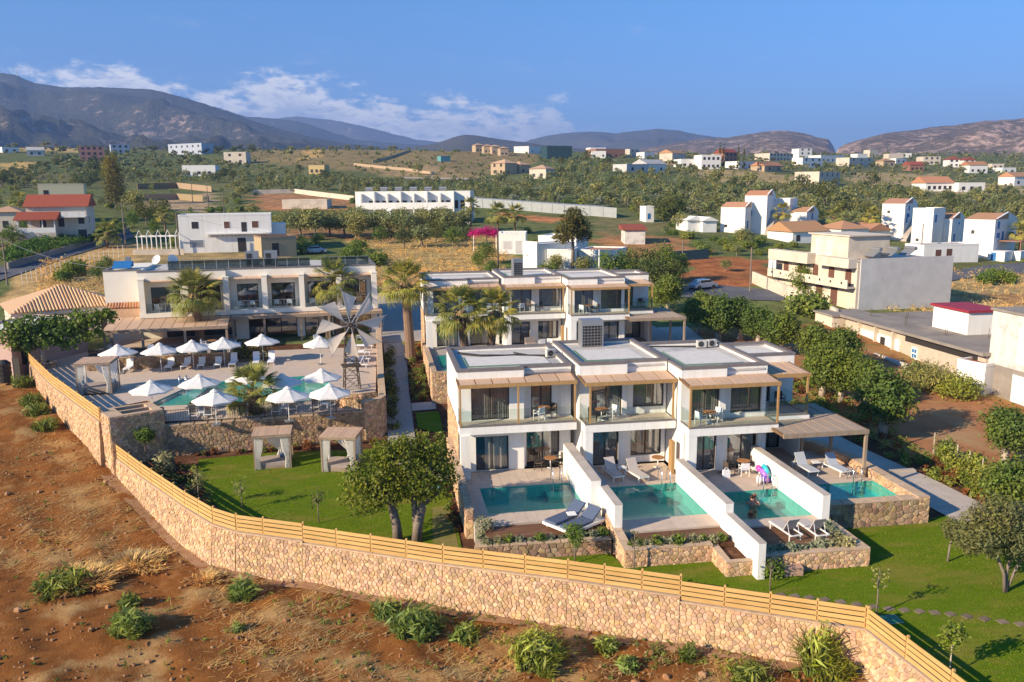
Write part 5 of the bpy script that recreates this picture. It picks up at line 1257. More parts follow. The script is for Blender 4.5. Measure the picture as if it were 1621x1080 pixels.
for (a, b) in ((1.8, -2.85), (12.35, -2.5)):
    x, y = hw(a, b); copy_tree(tb_d, (x, y, ZD), 0, 'round table in front of the dark ground floor glazing of the hotel', 'round tables before the hotel glazing')
# balcony chairs upstairs
for k, (a, b) in enumerate(((1.2, .9), (2.4, .9), (5.0, .9), (6.2, .9), (8.8, .9), (10.0, .9), (-6.9, .7), (-5.4, .7))):
    x, y = hw(a, b); copy_tree(ch_d, (x, y, ZS+.003), R_(160+30*(k % 2)), 'white armchair on an upper hotel balcony behind the glass rail', 'white armchairs on the hotel balconies')
# roof things of the hotel
for k, (a, b) in enumerate(((2.4, 6.0), (4.4, 6.0))):
    t = T('ventilation_unit', ('left', 'right')[k]+' one of two tall grey ventilation units on the hotel roof', 'roof unit', (*hw(a, b), 9.15), HR, 'ventilation units on the hotel roof')
    m = MB(); m.box(-.7, -.4, .1, .7, .4, 1.75); part(t, 'casing', m, METALG, False); m = MB(); m.box(-.55, -.42, .3, .0, -.401, 1.5); part(t, 'louvre', m, DARKM, False); m = MB(); m.box(-.75, -.45, 0, .75, .45, .099); part(t, 'plinth', m, CONC, False)
def dish(loc, label, r=.75, rz=0):
    t = T('satellite_dish', label, 'satellite dish', loc, rz, 'satellite dishes on the roofs')
    m = MB(); m.tube((0, 0, 0), (0, 0, .9), .04, .04, 6); part(t, 'mast', m, METALG, False)
    m = MB(); m.lathe([(0.01, 0), (r*.4, .05), (r*.75, .17), (r, .30)], n=18); mt = Matrix.Translation((0, 0, 1.0)) @ Matrix.Rotation(R_(62), 4, 'X'); m.v = [tuple(mt @ Vector(q)) for q in m.v]; part(t, 'reflector', m, WHITEM, False, smooth=True)
    m = MB(); m.tube((0, -.1, 1.0), (0, -.75, 1.35), .02, .02, 5); part(t, 'feed_arm', m, METALG, False); return t
d0 = dish((*hw(-7.3, 5.5), 9.15), 'left of two white satellite dishes on the hotel roof', .55, R_(-30)); copy_tree(d0, (*hw(-5.9, 5.6), 9.15), R_(40), 'right of two white satellite dishes on the hotel roof')
bt = T('water_heater', 'blue solar water heater lying on the hotel roof end block', 'water heater', (*hw(-10.6, 5.0), 9.45), HR)
m = MB(); m.tube((-.9, 0, .5), (.9, 0, .5), .32, .32, 12); part(bt, 'tank', m, BLUEP, False); m = MB(); m.obox((0, -.9, .45), 1.8, 1.4, .06, 0, R_(25)); part(bt, 'panel', m, BLUEP, False); m = MB(); m.box(.1, .3, 0, .6, .7, 1.2); part(bt, 'cabinet', m, METALG, False)
# ================================================================== FURNITURE, PEOPLE AND PLANTS OF THE VILLA GARDENS
def lounger_at(px, py, z, rz, label, group, sling, frame=WHITEM, back=45, w=.68):
    p = at(px, py, z); return lounger((p.x, p.y, z), R_(rz), label, group, sling, frame, back, w=w)
G2 = 'loungers of the villa terraces'
# double day bed of the first villa: two blue loungers on one white frame
db = T('double_daybed', 'blue double sun bed on a white frame at the edge of the first villa pool', 'sun bed', (9.75, 40.05, -.10), R_(-56))
m = MB()
m.box(-1.05, -1.35, .16, 1.05, -1.28, .30); m.box(-1.05, 1.28, .16, 1.05, 1.35, .30); m.box(-1.05, -1.279, .16, -.98, 1.279, .30); m.box(.98, -1.279, .16, 1.05, 1.279, .30); m.box(-.97, -1.27, .20, .97, 1.27, .24); part(db, 'frame', m, WHITEM, False)
for sx in (-1, 1):
    for sy in (-1, 1): m = MB(); m.box(sx*.9-.05, sy*1.1-.05, 0, sx*.9+.05, sy*1.1+.05, .159); part(db, 'leg', m, WHITEM, False)
    m = MB(); m.box(sx*.55-.40, -1.26, .31, sx*.55+.40, .42, .43); part(db, 'mattress', m, SLING_B, False)
    m = MB(); m.obox((sx*.55, .76, .66), .80, .82, .11, 0, R_(36)); part(db, 'backrest', m, SLING_B, False)
    m = MB(); m.tube((sx*.55-.3, .95, .74), (sx*.55-.3, 1.2, .3), .015, .015, 5); m.tube((sx*.55+.3, .95, .74), (sx*.55+.3, 1.2, .3), .015, .015, 5); part(db, 'prop', m, WHITEM, False)
sidetable((9.62, 40.15, .20), 'small white side table between the two halves of the blue sun bed', WHITEM, .34, 'small tables beside loungers', DARKM)
la = lounger((13.75, 46.55, 0), R_(8), 'taupe lounger with raised back, left of the pair on the second villa terrace', G2, SLING_T, WHITEM, 58, w=.70)
copy_tree(la, (15.1, 46.15, 0), R_(14), 'taupe lounger with raised back, right of the pair on the second villa terrace')
sidetable((14.45, 47.0, 0), 'small pale side table between the two taupe loungers of the second villa', SLING_W, .46, 'small tables beside loungers')
copy_tree(la, (20.15, 36.95, -.10), R_(187), 'taupe lounger on the deck by the third pool, nearer the white wall on the left'); copy_tree(la, (21.5, 36.75, -.10), R_(184), 'taupe lounger on the deck by the third pool, nearer the stone corner')
lb_ = lounger((25.75, 45.3, 0), R_(6), 'blue grey lounger in the shade of the fourth villa pergola, by its door', G2, M('shade_toned_sling', (.42, .46, .54), rough=.9), WHITEM, 55, w=.72)  # pale sling coloured blue grey, the pergola shade put into its tone
copy_tree(lb_, (27.6, 44.9, 0), R_(8), 'blue grey lounger in the shade of the fourth villa pergola, near its post')
sidetable((26.7, 45.7, 0), 'small dark legged table between the shaded loungers of the fourth villa', SLING_W, .46, 'small tables beside loungers', DARKM)
# tables and chairs
DARKCH = M('brown_weave', (.10, .075, .06), rough=.8)
tvt = table((10.3, 48.75, 0), 'round wooden table on the ground floor terrace of the leftmost villa', 'round tables of the villas', .40)
for loc, lb in (((9.95, 48.95, 3.276), 'round wooden table on the balcony of the leftmost villa'), ((13.35, 47.85, 3.276), 'round wooden table on the balcony of the second villa'), ((19.65, 45.95, 3.276), 'round wooden table on the balcony of the third villa'),
                ((17.0, 47.6, 0), 'round wooden table by the picture window of the second villa terrace'), ((22.0, 46.0, 0), 'round wooden table on the third villa terrace by the inflatable')):
    copy_tree(tvt, loc, 0, lb)
GC = 'armchairs of the villas'
cvw = chair((9.55, 48.6, 3.276), R_(215), 'white armchair on the balcony of the leftmost villa', GC, WHITEM, SLING_W)
cvd = chair((10.45, 49.2, 3.276), R_(-60), 'dark armchair on the balcony of the leftmost villa', GC, DARKM, DARKCH)
for o, loc, rz, lb in ((cvd, (9.6, 48.8, 0), 60, 'dark armchair left of the ground floor table of the leftmost villa'), (cvd, (11.0, 49.0, 0), -70, 'dark armchair behind the ground floor table of the leftmost villa'),
        (cvw, (14.1, 48.0, 3.276), -60, 'white armchair on the balcony of the second villa'), (cvd, (12.75, 47.7, 3.276), 70, 'dark armchair on the balcony of the second villa'),
        (cvw, (19.0, 45.75, 3.276), 110, 'white armchair left of the table on the balcony of the third villa'), (cvw, (20.2, 46.2, 3.276), -60, 'white armchair right of the table on the balcony of the third villa'),
        (cvw, (21.75, 45.35, 0), 175, 'white armchair before the table on the third villa terrace'), (cvd, (22.55, 46.2, 0), -70, 'dark armchair behind the table on the third villa terrace'), (cvd, (20.95, 45.7, 0), 100, 'dark armchair left of the table on the third villa terrace'),
        (cvd, (25.9, 49.2, 3.276), 0, 'dark armchair on the balcony of the fourth villa')):
    copy_tree(o, loc, R_(rz), lb)
for o, loc, rz, lb in ((cvw, (13.6, 78.3, 5.656), 200, 'white armchair on the balcony of the second rear villa'), (cvd, (15.4, 78.4, 5.656), -40, 'dark armchair on the balcony of the second rear villa'), (cvw, (19.2, 75.9, 5.656), 130, 'white armchair on the balcony of the third rear villa'), (cvd, (20.5, 76.0, 5.656), -50, 'dark armchair on the balcony of the third rear villa'),
        (cvd, (26.0, 78.9, 5.656), 10, 'black armchair on the balcony of the set back rear villa'), (cvw, (15.3, 76.6, 2.35), 190, 'white armchair on the ground floor terrace of the second rear villa'), (cvw, (16.2, 76.8, 2.35), 160, 'second white armchair on the ground floor terrace of the second rear villa')):
    copy_tree(o, loc, R_(rz), lb)
copy_tree(tvt, (19.85, 76.0, 5.656), 0, 'round wooden table on the balcony of the third rear villa'); copy_tree(tvt, (14.5, 78.4, 5.656), 0, 'round wooden table on the balcony of the second rear villa')
sb = T('sofa', 'pale armless seat before the window of the second rear villa', 'sofa', (14.3, 76.7, 2.35), R_(10)); m = MB(); m.box(-.5, -.45, .12, .5, .45, .45); part(sb, 'seat', m, CUSHION, False); m = MB(); m.box(-.5, .30, .451, .5, .46, .95); part(sb, 'backrest', m, CUSHION, False)
# inflatable, bag, towel
fl = T('pool_inflatable', 'purple, pink and turquoise inflatable leaning on the third white wall', 'inflatable', (22.3, 44.0, 0), R_(80))
PUR = M('purple_vinyl', (.32, .10, .62), (.42, .22, .72), 4, rough=.3, spec=.5); PNK = M('pink_vinyl', (.72, .08, .42), rough=.3, spec=.5); TRQ = M('turquoise_vinyl', (.03, .48, .55), rough=.3, spec=.5); WVN = M('white_vinyl', (.78, .77, .80), rough=.3, spec=.5)
def torus(mb, c, R0, r0, axis_rx=0.0, rz=0, n=20, k=10):
    mt = Matrix.Translation(c) @ Matrix.Rotation(rz, 4, 'Z') @ Matrix.Rotation(axis_rx, 4, 'X'); vs = []
    for i in range(n):
        a = 2*math.pi*i/n
        for j in range(k): b = 2*math.pi*j/k; vs.append(mt @ Vector(((R0+r0*math.cos(b))*math.cos(a), (R0+r0*math.cos(b))*math.sin(a), r0*math.sin(b))))
    mb.add(vs, [(i*k+j, i*k+(j+1) % k, ((i+1) % n)*k+(j+1) % k, ((i+1) % n)*k+j) for i in range(n) for j in range(k)])
def ball(mb, c, rx, ry, rz_, n=12, k=8):
    vs = [Vector((c[0], c[1], c[2]-rz_))]
    for i in range(1, k):
        t = math.pi*i/k
        for j in range(n): a = 2*math.pi*j/n; vs.append(Vector((c[0]+rx*math.sin(t)*math.cos(a), c[1]+ry*math.sin(t)*math.sin(a), c[2]-rz_*math.cos(t))))
    vs.append(Vector((c[0], c[1], c[2]+rz_))); fs = [(0, 1+(j+1) % n, 1+j) for j in range(n)]
    for i in range(k-2): fs += [(1+i*n+j, 1+i*n+(j+1) % n, 1+(i+1)*n+(j+1) % n, 1+(i+1)*n+j) for j in range(n)]
    L_ = len(vs)-1; fs += [(L_, L_-n+j, L_-n+(j+1) % n) for j in range(n)]; mb.add(vs, fs)
m = MB(); torus(m, (0, -.15, .55), .42, .20, R_(68)); part(fl, 'ring', m, PUR, False, smooth=True)
m = MB(); torus(m, (.15, -.30, .85), .42, .17, R_(70)); part(fl, 'wing', m, TRQ, False, smooth=True)
m = MB(); ball(m, (.55, .15, .95), .38, .22, .26); part(fl, 'neck', m, PNK, False, smooth=True)
m = MB(); ball(m, (-.35, .35, .35), .32, .22, .36); part(fl, 'body', m, WVN, False, smooth=True)
fl.scale = (.78, .78, .78)
tb = T('towel_bag', 'white beach bag standing behind the third villa table', 'bag', (20.55, 45.25, 0)); m = MB(); m.prism([(-.22, -.12), (.22, -.12), (.2, .12), (-.2, .12)], 0, .45); part(tb, 'body', m, SLING_W, False); m = MB(); torus(m, (0, 0, .47), .13, .018, R_(90)); part(tb, 'handle', m, SLING_W, False)
sh = T('sandals', 'pair of dark sandals left on the third villa terrace', 'sandals', (20.5, 46.1, 0)); 
for k in (0, 1): m = MB(); m.obox((k*.22, .04*k, .02), .10, .27, .035, .3+.2*k); part(sh, 'sandal', m, DARKM, False)
# ---- two bathers
SKIN = M('skin', (.50, .245, .155), (.46, .215, .13), 6, rough=.5); SKIN2 = M('tanned_skin', (.55, .29, .19), rough=.5); HAIRD = M('dark_hair', (.035, .02, .012), rough=.5); HAIRG = M('auburn_hair', (.20, .075, .03), rough=.5); SUITD = M('dark_swimwear', (.02, .02, .03), rough=.6)
def bather(label, loc, rz, skin, hair, arms, lean, suit):
    t = T('person', label, 'person', loc, rz)
    J = [(0, 0, -.42), (0, .0, -.20), (0, lean*.3, .02), (0, lean*.55, .22), (0, lean*.75, .34), (0, lean*.95, .42), (0, lean*1.0, .54), (0, lean, .63)]
    Rr = [(.17, .13), (.145, .11), (.16, .115), (.17, .11), (.085, .075), (.062, .065), (.088, .098), (.07, .08)]
    E_ = [(i, i+1) for i in range(7)]
    def chain(root, pts, rr):
        last = root
        for p, r_ in zip(pts, rr): J.append(p); Rr.append((r_, r_)); E_.append((last, len(J)-1)); last = len(J)-1
        return last
    for s_, A in ((-1, arms[0]), (1, arms[1])):
        w_ = chain(3, [(s_*.17, lean*.55, .24)]+list(A[:2])+[A[2]], [.062, .045, .034, .028])
        hx, hy, hz = A[2]; dx, dy = hx-A[1][0], hy-A[1][1]; l = math.hypot(dx, dy) or 1; dx, dy = dx/l, dy/l; nx, ny = -dy, dx
        pm = chain(w_, [(hx+dx*.06, hy+dy*.06, hz)], [.030])
        for q, L_ in ((-.030, .075), (-.010, .09), (.010, .085), (.030, .065)):
            chain(pm, [(hx+dx*.10+nx*q, hy+dy*.10+ny*q, hz-abs(q)*.2), (hx+dx*(.10+L_*.55)+nx*q*1.2, hy+dy*(.10+L_*.55)+ny*q*1.2, hz-.012), (hx+dx*(.10+L_)+nx*q*1.3, hy+dy*(.10+L_)+ny*q*1.3, hz-.035)], [.010, .009, .008])
        chain(w_, [(hx+dx*.05+nx*.045, hy+dy*.05+ny*.045, hz+.01), (hx+dx*.09+nx*.07, hy+dy*.09+ny*.07, hz)], [.012, .010])
    for s_ in (-1, 1): chain(0, [(s_*.10, -.02, -.46), (s_*.12, -.34, -.50), (s_*.12, -.10, -.62), (s_*.12, -.20, -.66)], [.10, .065, .042, .03])
    me = bpy.data.meshes.new('body'); me.from_pydata(J, E_, []); me.materials.append(skin); o = link('body', me, t)
    sk = o.modifiers.new('skin', 'SKIN'); sk.use_smooth_shade = True
    for i, r_ in enumerate(Rr): me.skin_vertices[0].data[i].radius = r_; me.skin_vertices[0].data[i].use_root = (i == 0)
    o.modifiers.new('sub', 'SUBSURF').render_levels = 2
    hd = (0, lean, .565)
    m = MB(); ball(m, (hd[0], hd[1]+.022, hd[2]+.045), .103, .112, .115); part(t, 'hair', m, hair, False, smooth=True)
    for s_ in (-1, 1):
        m = MB(); ball(m, (s_*.035, hd[1]-.098, hd[2]-.01), .012, .010, .009, 8, 5); part(t, 'eye', m, HAIRD, False)
        m = MB(); ball(m, (s_*.092, hd[1]+.0, hd[2]-.02), .014, .026, .034, 8, 5); part(t, 'ear', m, skin, False)
    m = MB(); m.add([(-.014, hd[1]-.095, hd[2]-.04), (.014, hd[1]-.095, hd[2]-.04), (0, hd[1]-.128, hd[2]-.035), (0, hd[1]-.09, hd[2]+.01)], [(0, 1, 2), (1, 3, 2), (3, 0, 2)]); part(t, 'nose', m, skin, False)
    m = MB(); ball(m, (0, hd[1]-.092, hd[2]-.072), .026, .010, .008, 8, 5); part(t, 'mouth', m, PNK if False else M('lips', (.36, .11, .09), rough=.5), False)
    m = MB(); m.lathe([(.19, -.55), (.185, -.40), (.165, -.30)], n=12); m.v = [(p[0], p[1]*.78, p[2]) for p in m.v]; part(t, 'swimwear', m, suit, False, smooth=True)
    return t
pw = at(1192, 799, -.07)
bather('dark haired bather hugging another in the third villa pool, seen from behind', (pw.x-.14, pw.y-.10, -.17), R_(150), SKIN, HAIRD, (((-.30, -.12, .10), (-.12, -.34, .16), (.02, -.42, .18)), ((.30, -.12, .12), (.14, -.36, .18), (-.02, -.46, .22))), -.06, SUITD)
bather('auburn haired bather held by another in the third villa pool', (pw.x+.16, pw.y+.16, -.19), R_(-28), SKIN2, HAIRG, (((-.30, -.10, .14), (-.20, -.32, .22), (-.06, -.44, .24)), ((.30, -.10, .12), (.18, -.34, .20), (.04, -.46, .20))), -.05, SUITD)

# ------------------------------------------------------------------ foliage
def leaves(blobs, n, size, seed, clump=.16, per=16, up=.25, shell=(.62, 1.0), aspect=2.0, droop=0.0):
    g = np.random.default_rng(seed); B = np.array(blobs, float); vol = (B[:, 3]*B[:, 4]*B[:, 5])**.67; vol /= vol.sum()
    nc = max(1, n//per); bi = g.choice(len(B), nc, p=vol)
    d = g.normal(size=(nc, 3)); d[:, 2] += .15; d /= np.linalg.norm(d, axis=1)[:, None]; rr = g.uniform(*shell, size=(nc, 1))
    cc = B[bi, :3]+d*rr*B[bi, 3:6]; sc = B[bi, 3:6].mean(1)
    idx = np.repeat(np.arange(nc), per); N = len(idx)
    off = g.normal(size=(N, 3))*(clump*sc[idx])[:, None]
    p = cc[idx]+off; p[:, 2] -= droop*np.abs(g.normal(size=N))*sc[idx]
    nrm = d[idx]*.6+g.normal(size=(N, 3))*.55; nrm[:, 2] += up; nrm /= np.linalg.norm(nrm, axis=1)[:, None]
    t = np.cross(nrm, g.normal(size=(N, 3))); t /= np.linalg.norm(t, axis=1)[:, None]; b = np.cross(nrm, t)
    s = size*g.uniform(.6, 1.35, size=(N, 1)); hl = t*s*.5*math.sqrt(aspect); hw_ = b*s*.5/math.sqrt(aspect)
    V = np.stack([p-hl, p+hw_-hl*.1, p+hl, p-hw_-hl*.1], 1).reshape(-1, 3)
    return V, np.arange(N*4).reshape(-1, 4)
def tree(name, label, loc, rz, trunks, blobs, n, size, leafm, bark, seed, cat='tree', group=None, **kw):
    t = T(name, label, cat, loc, rz, group)
    m = MB()
    for pts, rs in trunks: m.path(pts, rs, 7)
    if m.v: part(t, 'trunk', m, bark, False, smooth=True)
    V, Q = leaves(blobs, n, size, seed, **kw); link('crown', np_mesh('crown', V, Q, leafm), t)
    return t
# big two-trunked carob on the cabana lawn
cb = at(630, 858, -.9); cb2 = at(660, 858, -.9)
dx = cb2.x-cb.x; dy = cb2.y-cb.y
blobs = [(-1.2, .3, 3.6, 1.5, 1.4, 1.1), (.4, .3, 4.5, 1.6, 1.5, 1.0), (1.9, .4, 4.2, 1.25, 1.4, 1.1), (-1.6, 0, 2.7, 1.1, 1.2, 1.0), (2.4, .2, 3.2, .9, 1.2, 1.0), (.6, .9, 3.6, 1.8, 1.4, 1.2), (-.6, -.7, 3.2, 1.1, .8, 1.0), (1.2, -.6, 3.3, 1.0, .8, .9), (.9, .3, 5.1, 1.1, 1.2, .6), (-.5, .2, 4.9, 1.0, 1.0, .6)]
tree('carob_tree', 'large leafy tree with two pale trunks on the lawn behind the golden fence', (cb.x, cb.y+.25, -.92), 0,
     [([(0, 0, 0), (-.05, 0, .9), (-.25, .1, 1.9), (-.6, .2, 3.0), (-.9, .3, 3.9)], [.29, .25, .21, .15, .07]), ([(dx, dy, 0), (dx+.08, dy, .9), (dx+.35, dy+.05, 1.9), (dx+.7, dy+.1, 3.0), (dx+.9, dy+.2, 4.2)], [.30, .27, .23, .16, .06]),
      ([(dx+.02, dy+.02, .3), (dx-.05, dy+.15, 1.6), (dx-.1, dy+.2, 3.0), (dx-.2, dy+.3, 4.2)], [.20, .17, .12, .05]), ([(-.25, .1, 1.9), (-.9, 0, 2.6), (-1.5, 0, 3.0)], [.12, .08, .04]), ([(dx+.35, dy, 1.9), (dx+1.2, dy, 2.6), (dx+1.6, dy+.1, 3.3)], [.12, .08, .04])],
     blobs, 15000, .135, LF_CAROB, BARK, 1, clump=.17, per=18, droop=.10, aspect=1.7)
# row of clipped leafy trees right of the villas
def ficus_proto(seed, h=4.3):
    r = random.Random(seed); bl = [(0, 0, h*.62, 1.5, 1.5, 1.25), (.7, .2, h*.52, 1.1, 1.1, 1.0), (-.7, -.2, h*.55, 1.1, 1.1, 1.0), (.1, -.6, h*.48, 1.1, 1.0, 1.0), (0, .5, h*.72, 1.1, 1.1, .8), (r.uniform(-.4, .4), 0, h*.80, .9, .9, .6)]
    return [([(0, 0, 0), (.03, 0, h*.2), (-.04, .03, h*.4), (0, 0, h*.65)], [.30, .23, .17, .06]), ([(0, 0, h*.28), (.5, .1, h*.5), (.7, .2, h*.6)], [.13, .08, .03]), ([(0, 0, h*.3), (-.5, -.1, h*.52)], [.12, .04])], bl
GF = 'rounded leafy trees along the dirt track'
FT = []
for k, s_ in enumerate((3, 4)):
    tr, bl = ficus_proto(s_); FT.append((tr, bl, s_))
def on_near(px, py): return on_ground(px, py, 30.0)
ROW = [((1397, 692), 1.28, 'tall rounded leafy tree with a stout pale trunk at the top of the concrete path'), ((1590, 735), 1.0, 'rounded leafy tree standing beyond the hedge at the right edge'), ((1600, 832), .98, 'leafy tree with a limed double trunk beside the path bed at the right edge'),
       ((1056, 497), 1.2, 'rounded leafy tree nearest the right end of the rear villas'), ((1107, 529), 1.15, 'dark rounded tree second from the left in the row behind the villas'), ((1136, 541), 1.25, 'weeping rounded tree in the middle of the row behind the villas'), ((1171, 539), 1.15, 'rounded tree with a bare pale trunk above the front villa roof'), ((1200, 552), 1.1, 'rounded tree right above the corner of the front villa roof'), ((1236, 566), 1.15, 'rounded tree beside the pergola roof of the fourth villa, at the left of the clump'),
       ((1301, 630), 1.15, 'leafy tree in the clump right of the fourth villa, nearest its pergola'), ((1331, 636), 1.12, 'leafy tree in the clump with a thin pale trunk, second from the pergola'), ((1369, 645), 1.05, 'leafy tree in the clump touching the tall stout tree'), ((1290, 585), 1.1, 'leafy tree at the back of the clump under the concrete wall'), ((1330, 592), 1.1, 'leafy tree in the middle of the clump before the low white wall')]
fr = [None, None]
for k, (q, sc, lb) in enumerate(ROW):
    p = on_near(*q)
    if fr[k % 2] is None: tr, bl, s_ = FT[k % 2]; fr[k % 2] = tree('ficus_tree', lb, p, R_(k*50), tr, bl, 6000, .16, LF_FICUS, PALE_BARK, s_, group=GF, clump=.17, per=16, droop=.12, aspect=1.6); fr[k % 2].scale = (sc, sc, sc)
    else: copy_tree(fr[k % 2], p, R_(k*67), lb, scale=sc)
# olive on the right lawn
p = at(1590, 938, -1.0)
tree('olive_tree', 'silvery olive tree with several slim stems on the right lawn', p, 0, [([(0, 0, 0), (-.1, 0, .8), (-.5, .1, 1.8), (-.8, .1, 2.6)], [.075, .06, .05, .02]), ([(.05, 0, 0), (.1, .1, .9), (.25, .1, 2.0), (.4, 0, 2.9)], [.075, .06, .05, .02]), ([(.1, .05, 0), (.5, .1, 1.0), (1.0, .2, 2.0)], [.06, .05, .02])],
     [(-1.3, 0, 2.6, 1.0, 1.0, .75), (-.3, .2, 3.1, 1.2, 1.1, .7), (.9, .2, 2.6, 1.1, 1.0, .8), (.2, -.4, 2.3, 1.0, .8, .7), (-.9, .5, 2.1, .8, .8, .6), (1.5, .3, 1.9, .8, .8, .7), (.4, .3, 1.7, .8, .7, .5)], 11000, .10, LF_OLIVE2, BARK, 8, clump=.17, per=18, aspect=3.0).scale = (1.22, 1.2, 1.15)
p = at(1500, 890, -1.0)
tree('olive_tree', 'small olive tree with one slim trunk left of the silvery olive', p, 0, [([(0, 0, 0), (.03, 0, .7), (.15, 0, 1.5)], [.06, .05, .03])], [(.15, 0, 1.8, .55, .55, .5), (.35, .1, 1.5, .45, .45, .4)], 1800, .09, LF_OLIVE2, BARK, 9, clump=.18, per=14, aspect=3.0)
# fig tree on the left of the deck
p = at(71, 578, 1.8)
tree('fig_tree', 'wide green fig tree with a pale trunk at the left end of the hotel deck', (p.x, p.y, ZD), 0, [([(0, 0, 0), (-.1, 0, 1.2), (-.3, 0, 2.2), (-1.2, .2, 3.4)], [.22, .18, .15, .05]), ([(-.2, 0, 1.8), (.8, .3, 2.8), (2.6, .5, 3.6), (4.4, .6, 4.4)], [.15, .12, .09, .04]), ([(-.2, 0, 2.0), (-1.8, .4, 3.0), (-2.8, .4, 3.6)], [.12, .08, .03])],
     [(-2.4, 0, 3.2, 1.5, 1.4, 1.1), (-.8, .2, 4.0, 1.5, 1.5, .9), (1.0, .3, 3.6, 1.5, 1.5, 1.1), (2.8, .4, 4.1, 1.5, 1.4, .9), (4.2, .5, 4.5, 1.3, 1.2, .8), (5.6, .6, 4.5, .9, 1.0, .6), (2.0, .2, 2.7, 1.3, 1.2, .8), (4.0, .4, 3.2, 1.2, 1.2, .7), (-1.4, -.2, 2.4, 1.2, 1.0, .7), (.4, -.4, 2.6, 1.1, .9, .6)], 5200, .27, LF_FIG, PALE_BARK, 12, clump=.19, per=10, aspect=1.3, droop=.05)
m_ = T('tree_pit', 'round stone ring round the foot of the fig tree', 'planter', (p.x, p.y, ZD)); stone_wall(m_, [(p.x+1.0*math.cos(a), p.y-1.0*math.sin(a)) for a in np.linspace(0, 2*math.pi, 9)][::-1], ZD, ZD+.45, .3, seed=61, sides=(1, 0), ends=False, size=.3, coping=COPING, mat=STONE_D)
# saplings and shrubs
def sapling(q, z, h, label, leafm, cw=.45, n=420, size=.10, stake=False, bark=BARK, name='sapling', low=.55, seed=0):
    p = at(*q, z); t = tree(name, label, p, seed, [([(0, 0, 0), (.02, 0, h*.4), (.0, .02, h*.75), (.03, 0, h*.95)], [.035, .03, .022, .01]), ([(0, 0, h*.6), (.18, 0, h*.8)], [.018, .008]), ([(0, 0, h*.55), (-.16, .05, h*.78)], [.018, .008])],
         [(0, 0, h*.85, cw, cw, h*.16), (.12, 0, h*(low+.1), cw*.7, cw*.7, h*.14)], n, size, leafm, bark, 100+seed, cat='young tree', clump=.26, per=8, aspect=1.8)
    if stake: m = MB(); m.tube((.08, 0, 0), (.02, 0, 1.15), .028, .028, 6); part(t, 'stake', m, FENCEW, False)
    return t
sapling((232, 738), -.87, 2.6, 'standard young tree with a round green head before the dark retaining wall', LF_FIG, .6, 900, .15, seed=1, low=.72); sapling((316, 805), -.87, 2.3, 'thin sapling on the lawn edge behind the curving fence', LF_OLIVE, .45, 260, seed=2); sapling((384, 806), -.87, 1.7, 'very thin sapling where the fence curve ends', LF_OLIVE, .4, 160, seed=3)
sapling((505, 828), -.9, 1.9, 'pale thin sapling in the middle of the cabana lawn', LF_OLIVE2, .45, 200, seed=4); sapling((910, 892), -1, 2.0, 'bushy sapling before the stone wall of the first villa', LF_BRIGHT, .5, 700, .11, seed=5, low=.5); sapling((1003, 905), -1, 2.2, 'nearly bare sapling before the second stone planter', LF_OLIVE2, .35, 50, seed=6)
sapling((1387, 975), -1, 2.3, 'staked sapling beside the green manhole cover', LF_OLIVE, .4, 120, stake=True, seed=7); sapling((1503, 1072), -1, 2.1, 'leafy sapling in the fence shadow at the bottom right', LF_BRIGHT, .45, 420, .13, seed=8, bark=PALE_BARK); sapling((1219, 935), -1, 1.6, 'bare thin sapling left of the pale rock', LF_OLIVE2, .3, 40, seed=9); sapling((766, 862), -.9, 1.4, 'feathery young shrub at the left end of the first planter', LF_SAGE, .5, 700, .10, seed=10, low=.3)
def shrub(p, rz, label, r, h, n, size, leafm, seed, name='shrub', group=None, **kw):
    return tree(name, label, p, rz, [([(0, 0, 0), (.02, 0, h*.5)], [.03, .015])], [(0, 0, h*.5, r, r, h*.5), (r*.35, 0, h*.4, r*.7, r*.7, h*.42), (-r*.3, r*.2, h*.45, r*.7, r*.7, h*.42)], n, size, leafm, BARK, seed, cat='shrub', group=group, clump=.25, per=8, shell=(.4, 1.0), **kw)
shrub(at(262, 752, -.87), 0, 'loose grey green shrub in the bed behind the curving fence', .55, 1.7, 700, .16, LF_SAGE, 21); shrub(at(1222, 915, -1), 0, 'round yellow green shrub at the foot of the stone planter box', .55, .95, 900, .11, LF_BRIGHT, 22)
rk = T('rock', 'pale block of rock on the lawn below the third villa planter', 'rock', at(1252, 908, -1)); m = MB(); m.prism([(-.5, -.3), (.45, -.35), (.55, .15), (.1, .4), (-.5, .3)], -.1, .42); part(rk, 'block', m, STONE, False)
mh = T('manhole_cover', 'green square manhole cover on the lawn inside the fence corner', 'manhole cover', at(1408, 981, -.985)); m = MB(); m.box(-.42, -.32, 0, .42, .32, .035); part(mh, 'lid', m, M('green_plastic', (.03, .17, .10), rough=.5), False); m = MB(); m.box(-.46, -.36, 0, .46, .36, .02); part(mh, 'frame', m, CONC, False)
mh2 = T('valve_cover', 'small teal valve cover lying on the cabana lawn beside the dry turf', 'manhole cover', at(690, 772, -.87)); m = MB(); m.box(-.3, -.2, 0, .3, .2, .04); part(mh2, 'lid', m, M('teal_plastic', (.12, .27, .24), rough=.5), False)
a, b = at(1236, 942, -.97), at(1640, 990, -.97); path = None
sp0 = None
for k in range(17):
    p = a.lerp(b, k/16)+Vector((0, .10*math.sin(k*.7), .0)); lb = 'flat square stepping stone in the line across the right lawn'
    if sp0 is None: sp0 = T('stepping_stone', lb, 'stepping stone', p, R_(8), 'stepping stones across the right lawn'); m = MB(); m.box(-.21, -.17, -.05, .21, .17, .02); part(sp0, 'slab', m, M('slate_slab', (.22, .165, .115), (.16, .12, .085), 3, rand=.15), False)
    else: copy_tree(sp0, p, R_(8+rng.uniform(-9, 9)))
